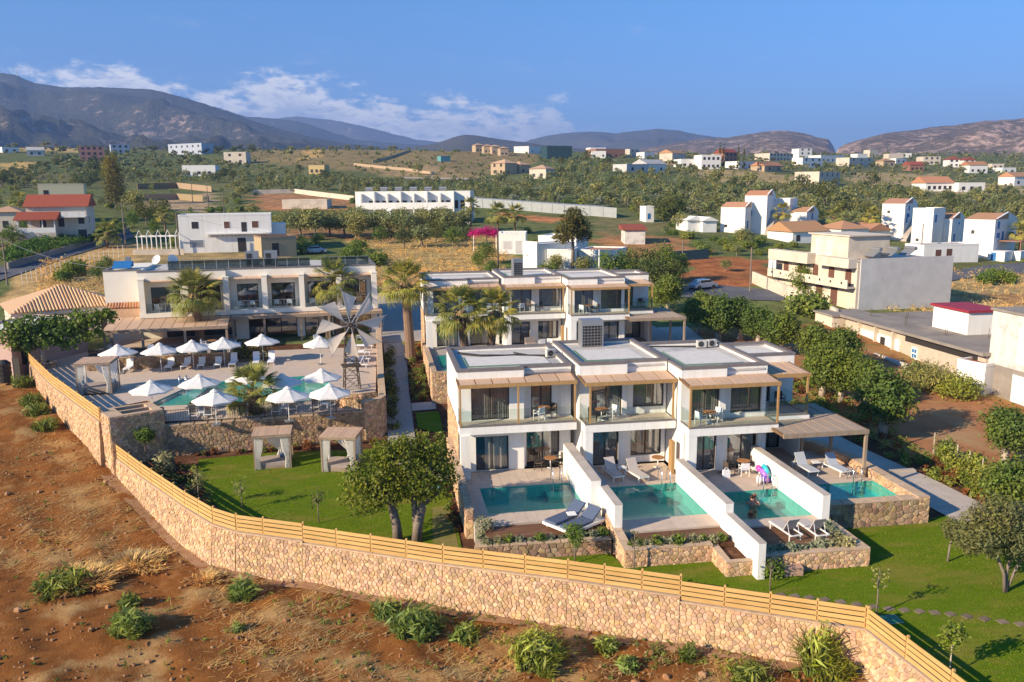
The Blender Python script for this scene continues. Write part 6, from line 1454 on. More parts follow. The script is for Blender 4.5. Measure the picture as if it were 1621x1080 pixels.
# planting in the beds
PG = 'grey and green clumps in the terrace beds'
protos = [shrub((4.9, 38.85, -.33), 0, 'small grey green clump in the bed before the first timber deck', .26, .42, 260, .08, LF_SAGE, 31, 'bedding_plant', PG), shrub((12.3, 37.0, -.22), 0, 'small bright green clump in the bed before the second timber deck', .30, .55, 260, .10, LF_BRIGHT, 32, 'bedding_plant', PG), shrub((18.4, 35.3, -.22), 0, 'blue grey rosette clump in the bed before the third timber deck', .30, .36, 240, .14, LF_SAGE, 33, 'bedding_plant', PG)]
for k in range(11): copy_tree(protos[k % 3 if k % 3 < 2 else 0], (5.5+k*.55, 38.85+rng.uniform(-.04, .04), -.34), k, 'small clump in the shaded bed before the first timber deck', scale=rng.uniform(.7, 1.15))
for k in range(11): copy_tree(protos[(1, 0, 0, 1, 0)[k % 5]], (11.9+k*.48, 36.95+rng.uniform(-.1, .1), -.22), k, 'small clump in the sunny bed before the second timber deck', scale=rng.uniform(.8, 1.45))
for k in range(10): copy_tree(protos[2], (18.1+k*.5, 35.25+rng.uniform(-.1, .1), -.22), k, 'blue grey rosette in the bed before the third timber deck', scale=rng.uniform(.85, 1.3))
for k in range(6): copy_tree(protos[2 if k % 2 else 0], (22.7+rng.uniform(-.2, .2), 35.7+k*.38, -.22), k, 'grey green rosette in the corner bed beside the third timber deck', scale=rng.uniform(.8, 1.3))
bed_pts = []
g = random.Random(77)
def bed(poly, n, mats, zf, smin, smax):
    xs = [p[0] for p in poly]; ys = [p[1] for p in poly]; c = 0
    while c < n:
        x, y = g.uniform(min(xs), max(xs)), g.uniform(min(ys), max(ys))
        if in_poly(x, y, poly): bed_pts.append((x, y, zf(x, y), g.uniform(smin, smax), g.choice(mats))); c += 1
bed([(34.5, 40), (36.2, 39.5), (36.2, 46.5), (34.4, 46)], 60, (0, 1, 2), near_z, .5, 1.2); bed([(34.2, 46), (36.2, 46.5), (38, 58), (38.6, 68), (33.6, 68), (33.0, 56)], 150, (0, 1, 1, 2), near_z, .6, 1.4); bed([(2.4, 66.5), (3.9, 66.5), (3.9, 84), (2.4, 84)], 90, (0, 1, 3), near_z, .5, 1.1)
bed([(2.5, 52.8), (4.3, 52.0), (4.3, 58.3), (2.5, 60.2)], 45, (1, 3), near_z, .4, .9); bed([(.25, 60), (1.0, 60), (1.0, 82), (.25, 82)], 60, (3, 3, 1), lambda x, y: near_z(x, y), .8, 1.6); bed([(-13.5, 57.2), (-8, 57.3), (-.6, 57.6), (-.6, 58.5), (-14, 57.3)], 40, (0, 1), near_z, .3, .7); bed([(-16.5, 55), (-9.8, 45.9), (-9.9, 48.2), (-10.9, 50.3), (-13, 56)], 60, (1, 3, 0), near_z, .3, .8)
bed([(3.4, 41), (3.95, 41), (3.95, 50), (3.4, 50)], 26, (0, 1), near_z, .3, .6); bed([(9, 58), (29, 58), (29, 65), (9, 65)], 60, (0, 1, 3), near_z, .6, 1.3)
bm_ = (LF_RUST, LF_WEED, LF_BRIGHT, LF_DARK)
for q in range(4):
    Vs = []; 
    for i, (x, y, z, s_, mm) in enumerate(bed_pts):
        if mm != q: continue
        V, Q = leaves([(x, y, z+.28*s_, .36*s_, .36*s_, .32*s_)], 70, .13, i, clump=.3, per=7, shell=(.2, 1.0)); Vs.append(V)
    if Vs: V = np.concatenate(Vs); o = link('bed_plants', np_mesh('bed_plants', V, np.arange(len(V)).reshape(-1, 4), bm_[q]), None, 'stuff')
# trellis hedge on the right
hd = T('trellis_hedge', 'straggly green hedge on a post fence between the mulch bed and the dirt track', 'hedge', (36.3, 40, -.8))
V, Q = leaves([(36.3+.25*math.sin(k)+ (k*.06), 39.5+k*.62, near_z(0, 39.5+k*.62)+.75+.3*math.sin(k*1.7), .55, .55, .8) for k in range(15)], 5200, .17, 51, clump=.25, per=9, shell=(.3, 1.0)); 
V = V-np.array([36.3, 40, -.8]); link('foliage', np_mesh('foliage', V, Q, LF_WEED), hd)
for k in range(8): m = MB(); y = 39.6+k*1.3; m.tube((36.3+k*.12, y, near_z(0, y)-.1), (36.3+k*.12, y, near_z(0, y)+1.75), .045, .045, 6); part(hd, 'post', m, PALE_BARK)
hd2 = T('hedge', 'dark clipped hedge at the end of the dining terrace behind the loungers', 'hedge', (*hw(1.6, -9.6), ZD)); V, Q = leaves([(-.6+k*.5, .1*math.sin(k), .7, .5, .55, .7) for k in range(7)], 2600, .13, 52, clump=.25, per=9, shell=(.4, 1.0)); link('foliage', np_mesh('foliage', V, Q, LF_DARK), hd2); m = MB(); m.box(-.9, -.3, 0, 2.7, .3, .3); part(hd2, 'kerb', m, STONE_D, False)
# big shrub mass before the old house
for k, (q, r_, h_) in enumerate((((1478, 618), 1.9, 2.1), ((1518, 630), 1.7, 1.8), ((1455, 606), 1.5, 1.8))): shrub(on_near(*q), 0, ('wide brown green bush left of the peeling house', 'wide brown green bush against the foot of the peeling house', 'brown green bush next to the tall rounded tree')[k], r_, h_, 3600, .17, LF_WEED if k == 1 else LF_OLIVE, 60+k, 'bush', 'bushes before the old houses')

# ------------------------------------------------------------------ palms
def frond_mesh(name, R0, pet, nb, droop, seed, spread=155):
    r = random.Random(seed); V = []; Fq = []
    def strip(pts, ws):
        o = len(V)
        for (p, sd), w_ in zip(pts, ws): V.append(tuple(p+sd*w_)); V.append(tuple(p-sd*w_))
        for i in range(len(pts)-1): Fq.append((o+2*i, o+2*i+1, o+2*i+3, o+2*i+2))
    strip([(Vector((0, 0, 0)), Vector((0, 1, 0))), (Vector((pet*.5, 0, .02)), Vector((0, 1, 0))), (Vector((pet, 0, 0)), Vector((0, 1, 0)))], [.035, .025, .02])
    for i in range(nb):
        a = R_(-spread/2+spread*i/(nb-1)+r.uniform(-2, 2)); d = Vector((math.cos(a), math.sin(a), 0)); sd = Vector((-math.sin(a), math.cos(a), .35*(1 if i % 2 else -1))); L = R0*(1-.25*abs(a)/R_(spread/2))*r.uniform(.88, 1.06); o = Vector((pet, 0, 0)); fold = .16*math.cos(a)
        pts = [(o, sd), (o+d*(L*.5)+Vector((0, 0, fold*.4)), sd), (o+d*(L*.82)+Vector((0, 0, fold*.3-droop*.35*r.uniform(.7, 1.3))), sd), (o+d*(L*.97)+Vector((0, 0, -droop*r.uniform(.7, 1.4))), sd)]
        strip(pts, [.010, R0*.028, R0*.019, .003])
    me = bpy.data.meshes.new(name); me.from_pydata(V, [], Fq); me.materials.append(LF_PALM); me.update(); return me
FRM = [frond_mesh('frond', 1.0, .9, 28, .22, 1), frond_mesh('frond', 1.05, 1.0, 28, .5, 2), frond_mesh('frond', .95, .8, 26, .12, 3)]
def palm(loc, label, ht, tr, cr, n, seed, top_off=(0, 0), skirt=True, bulge=1.15, lo=-43):
    t = T('palm_tree', label, 'palm tree', loc, 0, 'fan palms of the hotel'); r = random.Random(seed)
    m = MB(); tx, ty = top_off; k = 12
    m.path([(tx*(i/k)**1.5, ty*(i/k)**1.5, ht*i/k-.05) for i in range(k+1)], [tr*(bulge if i == 0 else 1.0)*(1.0-.22*i/k)*(1+.035*(i % 2)) for i in range(k+1)], 12); part(t, 'trunk', m, PALMB, False, smooth=False)
    if skirt:
        V = []; Fq = []
        for i in range(80):
            a = r.uniform(0, 2*math.pi); z0 = ht+r.uniform(-.35, .15); L = r.uniform(.4, .95)*cr*.42; d = Vector((math.cos(a), math.sin(a), 0)); s_ = Vector((-d.y, d.x, 0)); p0 = Vector((tx, ty, z0))+d*tr*.8; p1 = p0+d*L*.45+Vector((0, 0, -L*.55)); p2 = p1+d*L*.12+Vector((0, 0, -L*.6)); o = len(V)
            for p_, w_ in ((p0, .03), (p1, .07), (p2, .015)): V += [tuple(p_+s_*w_), tuple(p_-s_*w_)]
            Fq += [(o, o+1, o+3, o+2), (o+2, o+3, o+5, o+4)]
        me = bpy.data.meshes.new('dry_skirt'); me.from_pydata(V, [], Fq); me.materials.append(SKIRT); link('dry_skirt', me, t)
    for i in range(n):
        u = (i+.5)/n; el = R_(82-(82-lo)*u**.85+r.uniform(-7, 7)); az = i*2.39996+r.uniform(-.2, .2); o = bpy.data.objects.new('frond', FRM[2 if el > .7 else (0 if el > -.1 else 1)]); COL.objects.link(o); o.parent = t; KIDS.setdefault(t.name, []).append(o)
        o.location = (tx+.12*math.cos(az), ty+.12*math.sin(az), ht+.05+.25*math.sin(el)); sc = cr/1.95*r.uniform(.86, 1.08); o.scale = (sc, sc, sc); o.rotation_euler = (r.uniform(-.3, .3), -el, az)
    return t
p = at(315, 507, 4.6); palm((p.x, p.y+.2, ZT), 'fan palm growing through the left reed pergola of the hotel', 4.9, .42, 3.1, 36, 1, (-.35, 0))
p = at(531, 488, 4.7); palm((p.x+.1, p.y-.8, ZD), 'fan palm before the right end of the hotel, behind the windmill', 6.1, .38, 3.0, 34, 2, (-.1, 0))
p = on_near(650, 570); palm(p, 'tallest fan palm, standing by the garden path right of the windmill', 7.5, .50, 2.8, 34, 3, (-.35, 0))
palm((7.05, 66, .1), 'left of two fan palms rising behind the front villa roof', 7.6, .42, 2.55, 34, 4, (-.6, 0))
palm((8.7, 66.4, .1), 'right of two fan palms rising behind the front villa roof', 7.4, .40, 2.4, 32, 5, (.6, 0))
p = at(403, 655, ZD); palm((p.x, p.y, ZD), 'short stout fan palm on the deck among the parasols', 1.75, .40, 2.3, 34, 6, (0, 0), True, 1.0, -24)
pk = T('palm_bed', 'low planting ring at the foot of the short pool palm', 'planter', (p.x, p.y, ZD)); V, Q = leaves([(0, 0, .15, 1.0, .7, .25)], 500, .12, 71, clump=.3, per=7, shell=(.2, 1)); link('plants', np_mesh('plants', V, Q, LF_DARK), pk); m = MB(); m.lathe([(1.25, 0), (1.25, .12), (1.1, .12), (1.1, 0)], n=20); part(pk, 'kerb', m, PAVER, False)

# ------------------------------------------------------------------ weeds of the red field
def tuft(p, label, r_, h_, n, leafm, seed, w_=.035, name='grass_clump', group='green grass clumps in the red field', lean=.5):
    g_ = np.random.default_rng(seed); N = n; a = g_.uniform(0, 2*np.pi, N); rr = r_*np.sqrt(g_.uniform(0, 1, N)); lob = .62+.38*np.sin(a*3+seed)*np.cos(a*2-seed*.7); rr = rr*lob; L = h_*g_.uniform(.35, 1.15, N)*(1-.45*(rr/r_)); az = a+g_.normal(0, .5, N); ln = 1.35*lean*g_.uniform(.3, 1.2, N)*(.45+rr/r_)
    b = np.stack([rr*np.cos(a), rr*np.sin(a), np.zeros(N)], 1); d = np.stack([np.cos(az), np.sin(az), np.zeros(N)], 1); s_ = np.stack([-np.sin(az), np.cos(az), np.zeros(N)], 1)*w_
    up = np.array([0, 0, 1.0]); m1 = b+up*(L*.6)[:, None]+d*(L*ln*.3)[:, None]; t2 = b+up*(L*(1-.25*ln))[:, None]+d*(L*ln*.95)[:, None]
    V = np.stack([b-s_*.7, b+s_*.7, m1+s_, m1-s_, t2+s_*.15, t2-s_*.15], 1).reshape(-1, 3); i = np.arange(N)*6
    Q = np.concatenate([np.stack([i, i+1, i+2, i+3], 1), np.stack([i+3, i+2, i+4, i+5], 1)])
    if leafm is not LF_DRY:
        V2, Q2 = leaves([(0, 0, h_*.5, r_*.72, r_*.72, h_*.5), (r_*.35, 0, h_*.4, r_*.5, r_*.5, h_*.4)], int(n*.55), .24, seed, clump=.3, per=8, shell=(.2, 1), aspect=5.5, up=.5); Q = np.concatenate([Q, Q2+len(V)]); V = np.concatenate([V, V2])
    o = link(name, np_mesh(name, V, Q, leafm)); o.location = p; tag(o, label, 'grass clump' if leafm is not LF_DRY else 'dry weed', group); return o
def fp(px, py):
    z = -2.7
    for _ in range(6): p = at(px, py, z); z = field_z(p.x, p.y)
    p.z = z-.05; return p
tuft(fp(205, 1003), 'dense bright green grass clump standing alone in the lower left of the red field', .95, 1.15, 1500, LF_REED, 1); tuft(fp(385, 945), 'green grass clump close to the boundary wall, left of the middle', .8, .95, 700, LF_REED, 2); tuft(fp(205, 960), 'thin green tuft just behind the dense clump in the lower left', .6, .6, 260, LF_WEED, 3)
tuft(fp(655, 1005), 'wide leafy grass clump in the middle of the field below the wall', 1.4, 1.15, 1500, LF_REED, 4); tuft(fp(845, 1050), 'tall leafy grass clump right of the middle below the wall', 1.35, 1.35, 1600, LF_REED, 5); tuft(fp(612, 975), 'small grass clump left of the wide leafy clump', .7, .8, 300, LF_REED, 6); tuft(fp(962, 1030), 'small grass clump right of the tall leafy clump', .55, .7, 260, LF_REED, 7); tuft(fp(995, 1060), 'small bright clump nearer the viewer, right of centre', .45, .6, 240, LF_REED, 8); tuft(fp(1085, 1045), 'thin stalky clump under the step of the wall', .4, .8, 160, LF_WEED, 9)
tuft(fp(1295, 1062), 'tall pale reeds against the wall below the stepping stones', .75, 2.2, 420, LF_REED, 10, .05); tuft(fp(1320, 1075), 'green weeds at the foot of the wall near its corner', 1.0, 1.1, 500, LF_WEED, 11); tuft(fp(1180, 1078), 'low green weeds along the bottom edge right of centre', 1.1, .6, 500, LF_WEED, 12); tuft(fp(735, 1010), 'sparse green clump right of the wide leafy clump', .8, .7, 300, LF_REED, 13); tuft(fp(375, 998), 'tiny bright green tuft in bare red soil', .3, .35, 160, LF_REED, 14)
tuft(fp(130, 925), 'large straw coloured weed clump in the left of the field', 2.3, .8, 2600, LF_DRY, 15, lean=.9, group='dry weeds in the red field'); tuft(fp(210, 895), 'straw coloured weed clump beside the large one', 2.2, .7, 1900, LF_DRY, 16, lean=.9, group='dry weeds in the red field'); tuft(fp(105, 930), 'olive green weeds growing through the large straw clump', 1.7, .8, 900, LF_WEED, 17, lean=.8); tuft(fp(330, 920), 'pale straw patch at the foot of the wall bend', 1.2, .5, 500, LF_DRY, 18, lean=.9, group='dry weeds in the red field')
for k, q in enumerate(((35, 612), (48, 640), (62, 655), (74, 680))): tuft(fp(*q), 'green weeds along the foot of the upper boundary wall', 1.1, 1.0, 420, LF_WEED, 30+k, group='weeds at the foot of the upper wall')
# scattered straw and clods: uncountable litter of the field
def scatter_straw():
    g_ = random.Random(5); V = []; Q = []
    P = field_poly()
    def put(x, y, L, w_, h_):
        z = field_z(x, y)+.02+g_.uniform(0, h_); a = g_.uniform(0, math.pi) if g_.random() < .5 else g_.gauss(.3, .5); d = Vector((math.cos(a), math.sin(a), g_.uniform(-.15, .35)))*L; s_ = Vector((-math.sin(a), math.cos(a), 0))*w_; p0 = Vector((x, y, z)); o = len(V)
        V.extend([tuple(p0-s_), tuple(p0+s_), tuple(p0+d+s_*.6), tuple(p0+d-s_*.6)]); Q.append((o, o+1, o+2, o+3))
    for c in range(620):
        px = g_.choice((g_.gauss(130, 90), g_.uniform(-30, 520), g_.uniform(300, 1400))); 
        py = g_.uniform(640, 900) if px < 330 else g_.uniform(880, 1085)
        p = fp(px, py)
        if not in_poly(p.x, p.y, P) or p.y > 72: continue
        k = g_.randint(8, 45); sp = g_.uniform(.25, 1.0)
        for _ in range(k):
            x, y = p.x+g_.gauss(0, sp), p.y+g_.gauss(0, sp*.7)
            if in_poly(x, y, P): put(x, y, g_.uniform(.12, .55), g_.uniform(.006, .014), .06)
    V = np.array(V); link('straw_litter', np_mesh('straw_litter', V, np.array(Q), LF_DRY), None, 'stuff')
    V = []; Q = []; m = MB()
    for c in range(2600):
        p = fp(g_.uniform(-20, 1500), g_.uniform(700, 1085) if g_.random() < .85 else g_.uniform(610, 760))
        if not in_poly(p.x, p.y, P): continue
        s_ = g_.uniform(.03, .10)*(1.9 if g_.random() < .06 else 1); ball(m, (p.x, p.y, p.z+.05+s_*.3), s_*g_.uniform(.8, 1.4), s_*g_.uniform(.8, 1.3), s_*.7, 5, 3)
    link('soil_clods', m.mesh('soil_clods', M('clod_soil', (.27, .11, .04), (.36, .22, .12), 2, rough=.97, rand=.3)), None, 'stuff')
    # thin green weeds and dead leaves
    Vs = []
    for c in range(520):
        px = g_.uniform(-20, 1450); py = g_.uniform(930, 1085) if px > 450 else g_.uniform(640, 1085); 
        if g_.random() < .5: px = g_.uniform(500, 1400); py = 915+ (px-480)*.14+g_.uniform(0, 70)
        p = fp(px, py)
        if in_poly(p.x, p.y, P) and p.y < 74:
            v, q = leaves([(p.x, p.y, p.z+.12, .16, .16, .14)], 14, .10, c, clump=.35, per=7, shell=(.1, 1), aspect=4); Vs.append(v)
    V = np.concatenate(Vs); link('field_weeds', np_mesh('field_weeds', V, np.arange(len(V)).reshape(-1, 4), LF_WEED), None, 'stuff')
    # wall-foot weeds
scatter_straw()
# ================================================================== HOUSES BEYOND THE HOTEL
BBOX = []; LM = []
def near_label(what, px, py, d):
    best = min(LM, key=lambda q: abs(q[1]-px)+3.5*abs(q[2]-py)+.3*abs(q[4]-d)); hwid = best[3]
    rel = 'left of' if px < best[1]-hwid else ('right of' if px > best[1]+hwid else ('before' if d < best[4] else 'behind'))
    LBL.append([None, what, rel, best[0], abs(px-best[1])+2*abs(py-best[2])]); return what                                    # pixel boxes kept free of trees standing in front, with the house depth
def frame_of(ql, qr, d0=40.0):
    a, b = on_ground(*ql, d0), on_ground(*qr, d0); d = b-a; L = math.hypot(d.x, d.y); return a, b, L, math.atan2(d.y, d.x)
def win(par, x0, x1, y, z0, z1, mat=FRAME, frame=None, name='window', pane=True, face='f', W=0):
    """a window set into the face y=const (front) or the side x=const"""
    m = MB(); t = .06; e = .035
    if face == 'f':
        for q in ((x0, z0, x0+t, z1), (x1-t, z0, x1, z1), (x0+t, z1-t, x1-t, z1), (x0+t, z0, x1-t, z0+t)): m.box(q[0], y-e, q[1], q[2], y+.05, q[3])
        o = part(par, name, m, frame or mat, False); m = MB(); m.box(x0+t, y-.012, z0+t, x1-t, y+.04, z1-t); part(o, 'pane', m, mat, False)
    else:
        s_ = 1 if face == 'r' else -1
        for q in ((x0, z0, x0+t, z1), (x1-t, z0, x1, z1), (x0+t, z1-t, x1-t, z1), (x0+t, z0, x1-t, z0+t)): m.box(y-.05*s_, q[0], q[1], y+e*s_, q[2], q[3])
        o = part(par, name, m, frame or mat, False); m = MB(); m.box(y-.04*s_, x0+t, z0+t, y+.012*s_, x1-t, z1-t); part(o, 'pane', m, mat, False)
    return o
def house(label, ql, qr, h, D, wall=WHITE, roof='flat', rmat=None, cat='house', group=None, wins=(), swins=(), lwins=(), wmat=DARKM, wframe=None, name='house', lift=0.0, par=.25, extra=None, d0=84.0, bury=1.2, turn=0.0, box=True, width=None, cl=.25):
    a, b, L, an = frame_of(ql, qr, d0)
    if width: L = width
    z0 = min(a.z, b.z)+lift
    t = T(name, label, cat, (a.x, a.y, z0), an+R_(turn), group)
    w = MB(); w.box(0, 0, -bury, L, D, h)
    part(t, 'wall', w, wall, False)
    if roof == 'flat':
        m = MB(); q = .22
        m.box(-.03, -.03, h+.002, L+.03, q, h+par); m.box(-.03, D-q, h+.002, L+.03, D+.03, h+par); m.box(-.03, q+.001, h+.002, q, D-q-.001, h+par-.002); m.box(L-q, q+.001, h+.002, L+.03, D-q-.001, h+par-.002); part(t, 'parapet', m, wall, False)
        m = MB(); m.box(q, q, h+.004, L-q, D-q, h+.05); part(t, 'roof', m, rmat or ROOFGREY, False)
    elif roof in ('hip', 'gable', 'shed'):
        o = .45; rh = {'hip': .22, 'gable': .26, 'shed': .2}[roof]*min(D, L); m = MB()
        A, B, C_, E_ = (-o, -o, h), (L+o, -o, h), (L+o, D+o, h), (-o, D+o, h)
        if roof == 'shed': m.add([A, B, (L+o, D+o, h+rh), (-o, D+o, h+rh), (-o, -o, h-.15), (L+o, -o, h-.15), (L+o, D+o, h-.15), (-o, D+o, h-.15)], [(0, 1, 2, 3), (4, 7, 6, 5), (0, 4, 5, 1), (1, 5, 6, 2), (2, 6, 7, 3), (3, 7, 4, 0)])
        else:
            i = (min(D, L)/2 if roof == 'hip' else 0)
            if L >= D: p, q_ = (i-o if roof == 'gable' else i, D/2, h+rh), (L-i+(o if roof == 'gable' else 0), D/2, h+rh); fs = [(0, 1, 5, 4), (1, 2, 5), (2, 3, 4, 5), (3, 0, 4)]
            else: p, q_ = (L/2, i-(o if roof == 'gable' else 0), h+rh), (L/2, D-i+(o if roof == 'gable' else 0), h+rh); fs = [(0, 1, 4), (1, 2, 5, 4), (2, 3, 5), (3, 0, 4, 5)]
            m.add([A, B, C_, E_, p, q_], fs+[(3, 2, 1, 0)])
        part(t, 'roof', m, rmat or ROOFTILE, False)
    for q in wins: win(t, *q[:2], 0, *q[2:4], q[4] if len(q) > 4 else wmat, q[5] if len(q) > 5 else wframe, 'door' if q[2] < .3 else 'window')
    for q in swins: win(t, q[0], q[1], L, q[2], q[3], q[4] if len(q) > 4 else wmat, q[5] if len(q) > 5 else wframe, face='r')
    for q in lwins: win(t, q[0], q[1], 0, q[2], q[3], q[4] if len(q) > 4 else wmat, q[5] if len(q) > 5 else wframe, face='l')
    if extra: extra(t, L, D, h)
    if len(label.split()) < 10: LM.append((label, (ql[0]+qr[0])/2, (ql[1]+qr[1])/2, abs(qr[0]-ql[0])/2, dl(a.x, a.y)[0]))
    if box:
        pm = px_per_m(a); BBOX.append((min(ql[0], qr[0])-2, max(ql[0], qr[0])+2, min(ql[1], qr[1])-h*pm*.98, max(ql[1], qr[1])-h*pm*cl, dl(a.x, a.y)[0]))
    return t, L
def grid(L, n, w_, zs, m0=.8):
    out = []
    for (z0, z1) in zs:
        for k in range(n): c = m0+(L-2*m0)*(k+.5)/n; out.append((c-w_/2, c+w_/2, z0, z1))
    return out
# small flat or tiled houses scattered on the plain and the hills: (left px, right px, base y, height m, depth m, wall, roof, roof material, label)
TANW = M('tan_wall', (.50, .38, .25), (.43, .32, .21), 1, rough=.9); PNKW = M('dusty_pink_wall', (.46, .22, .17), (.40, .19, .15), 1, rough=.9); BLW = M('pale_blue_wall', (.46, .50, .58), (.40, .44, .52), 1, rough=.9); TEALD = M('dark_teal_cladding', (.03, .07, .08), rough=.5); BRKR = M('red_brick_wall', (.34, .17, .11), (.28, .14, .09), 1, rough=.9); YELW = M('yellow_wall', (.62, .46, .22), (.55, .40, .19), 1, rough=.9)
FARH = [
 (127, 166, 256, 9.5, 10, PNKW, 'flat', None, 'pink and white stepped apartment house on the left hillside', 4, 3), (176, 206, 243, 6.5, 9, BLW, 'flat', None, 'bluish flat roofed house right of the pink stepped one', 3, 2), (208, 246, 230, 5.5, 9, BRKR, 'hip', ROOFRED, 'long red roofed house high on the left hill', 4, 1), (250, 270, 232, 6, 8, TANW, 'gable', ROOFRED, 'arched tan house on the left hill beside the conifers', 2, 1),
 (267, 323, 244, 8, 11, BLW, 'flat', None, 'blue white balcony block on the left hill', 6, 2), (312, 352, 221, 7, 10, BRKR, 'gable', ROOFRED, 'brick red house on the crest of the left hill', 4, 2), (355, 399, 228, 8.5, 10, BRKR, 'gable', ROOFRED, 'brick red apartment block right of the crest house', 6, 3), (289, 341, 279, 5.6, 10, WHITE, 'flat', None, 'bright white cubic house in the olives on the left', 3, 1), (355, 389, 260, 7.5, 9, CREAMH, 'flat', None, 'pale modern house with large dark windows on the left hill', 2, 2),
 (460, 488, 232, 8, 9, PNKW, 'hip', ROOFRED, 'pinkish villa alone on the hill left of centre', 3, 2), (489, 514, 276, 4.6, 8, YELW, 'flat', None, 'yellow arcaded house in the trees left of centre', 3, 1), (4, 31, 242, 4, 10, WHITE, 'flat', None, 'low white shed at the far left edge', 2, 1), (43, 70, 247, 4, 9, GREYP, 'gable', ROOFGREY, 'grey roofed shed on the left hillside', 2, 1),
 (777, 802, 277, 6.5, 9, TANW, 'hip', ROOFTAN, 'tan house with a small tower below the row of hill houses', 2, 2), (804, 824, 275, 5, 8, TANW, 'hip', ROOFTAN, 'tan house right of the one with the small tower', 2, 1), (838, 862, 283, 5, 8, CREAMH, 'hip', ROOFTAN, 'cream house with a pointed roof in the grove', 2, 1),
 (837, 865, 243, 5.5, 12, WHITE, 'flat', None, 'white hall left of the dark teal building', 3, 1), (866, 904, 252, 9, 14, TEALD, 'flat', None, 'dark teal office building on the ridge', 4, 2), (920, 942, 238, 5, 10, WHITE, 'flat', None, 'white house behind the dark red hall', 2, 1), (943, 991, 250, 6.5, 16, BRKR, 'flat', ROOFGREY, 'long dark red and blue hall on the ridge', 5, 1), (997, 1016, 249, 6, 9, CREAMH, 'flat', None, 'cream house on the ridge right of the red hall', 2, 2), (1020, 1034, 251, 4.5, 9, WHITE, 'flat', None, 'small white house at the ridge foot', 1, 1),
 (992, 1022, 273, 4, 9, GREYP, 'flat', None, 'grey flat house in the middle of the grove', 2, 1), (1024, 1051, 273, 4.5, 9, WHITE, 'gable', ROOFGREY, 'white house with a grey gable in the grove', 2, 1), (1064, 1083, 256, 6, 9, CREAMH, 'gable', ROOFTILE, 'cream house before the white village', 2, 1), (1078, 1108, 266, 5, 10, WHITE, 'flat', None, 'leftmost white house of the village with the cypresses', 3, 1), (1110, 1139, 268, 8, 10, WHITE, 'flat', None, 'tallest white house of the village with the cypresses', 4, 2), (1147, 1166, 257, 7, 10, BRKR, 'gable', ROOFRED, 'red house between the cypresses', 3, 2), (1170, 1197, 268, 4.5, 9, WHITE, 'flat', None, 'low white house right of the cypresses', 3, 1),
 (1218, 1262, 255, 6, 14, CREAMH, 'flat', None, 'long cream block at the foot of the right hills', 7, 2), (1264, 1286, 252, 9, 10, WHITE, 'flat', None, 'tall white house beside the long cream block', 2, 3), (1270, 1297, 265, 6.5, 9, WHITE, 'flat', None, 'white stepped house below the long cream block', 3, 2), (1299, 1343, 257, 5.5, 12, WHITE, 'flat', None, 'long white house under the gorge', 5, 1), (1344, 1373, 264, 6.5, 10, CREAMH, 'flat', None, 'cream house right of the long white one', 3, 2), (1210, 1238, 272, 3.6, 9, TANW, 'gable', ROOFTILE, 'low tiled house on the dry ground of the plain', 2, 1),
 (1296, 1344, 294, 6.5, 11, CREAMH, 'flat', None, 'pale flat house in the olives of the right plain', 4, 2), (1398, 1418, 264, 4.5, 8, TANW, 'hip', ROOFTILE, 'small tan house on the right plain', 2, 1), (1440, 1463, 271, 4.5, 9, BRKR, 'gable', ROOFRED, 'brick red low house on the right plain', 3, 1), (1461, 1488, 261, 6.5, 10, CREAMH, 'flat', None, 'cream flat house under the right cliff', 3, 2), (1501, 1518, 265, 6, 9, WHITE, 'gable', ROOFRED, 'white gabled house with a red roof under the cliff, left of two', 2, 2), (1525, 1544, 266, 6, 9, WHITE, 'gable', ROOFRED, 'white gabled house with a red roof under the cliff, right of two', 2, 2), (1534, 1560, 274, 5.5, 10, WHITE, 'gable', ROOFTILE, 'wide white gabled house below the red roofed pair', 3, 1),
 (1586, 1606, 275, 4, 8, WHITE, 'flat', None, 'small white house at the far right of the plain', 2, 1), (1465, 1508, 303, 4, 11, WHITE, 'gable', ROOFTILE, 'long low white house with a tiled end on the right plain', 5, 1), (1517, 1553, 304, 4.2, 9, WHITE, 'flat', None, 'white house with a domed porch on the right plain', 3, 1), (1605, 1640, 294, 5, 9, WHITE, 'gable', ROOFTILE, 'white tiled house at the right edge of the plain', 3, 1), (1570, 1590, 268, 4, 8, CREAMH, 'flat', None, 'small cream house under the right cliff', 2, 1), (1418, 1436, 259, 4, 8, WHITE, 'flat', None, 'small white house between the cream ones on the right', 2, 1)]
for (x0, x1, yb, h, D, wl, rf, rm, lb, nc, nr) in FARH:
    a, b, L, an = frame_of((x0, yb), (x1, yb))
    st = h/nr; gw = []
    for k in range(nr): gw += grid(L, nc, min(1.6, L/nc*.5), [(k*st+.9, k*st+.9+min(1.5, st*.5))], .4)
    house(lb, (x0, yb), (x1, yb), h*.92, D, wl, rf, rm, wins=gw, swins=[(1.5, 2.9, .9, 2.2)], wmat=DARKM, turn=rng.uniform(-9, 9), cl=.66, group='distant houses of the plain and hills')
# row of tan houses on the central ridge
for k, (x0, yb) in enumerate(((688, 234), (706, 236), (722, 237), (738, 239), (753, 241), (766, 243), (779, 244), (792, 247))):
    house(f'{ordn[k]} tan hip roofed house from the left in the row on the central ridge', (x0, yb), (x0+13+(k == 0)*3, yb), 5.2, 7, TANW, 'hip', ROOFTAN, wins=[(1.0, 2.2, .9, 2.2), (3.6, 4.8, .9, 2.2)], group='row of tan houses on the ridge', turn=rng.uniform(-8, 8))
house('slim white tower on the skyline left of the ridge houses', (668, 224), (672, 224), 8, 3, WHITE, 'flat', cat='tower', name='tower'); house('small teal water tank building on the ridge slope', (698, 256), (713, 256), 3.2, 5, M('teal_sheet', (.12, .32, .34), rough=.5), 'flat', cat='tank', name='water_tank')
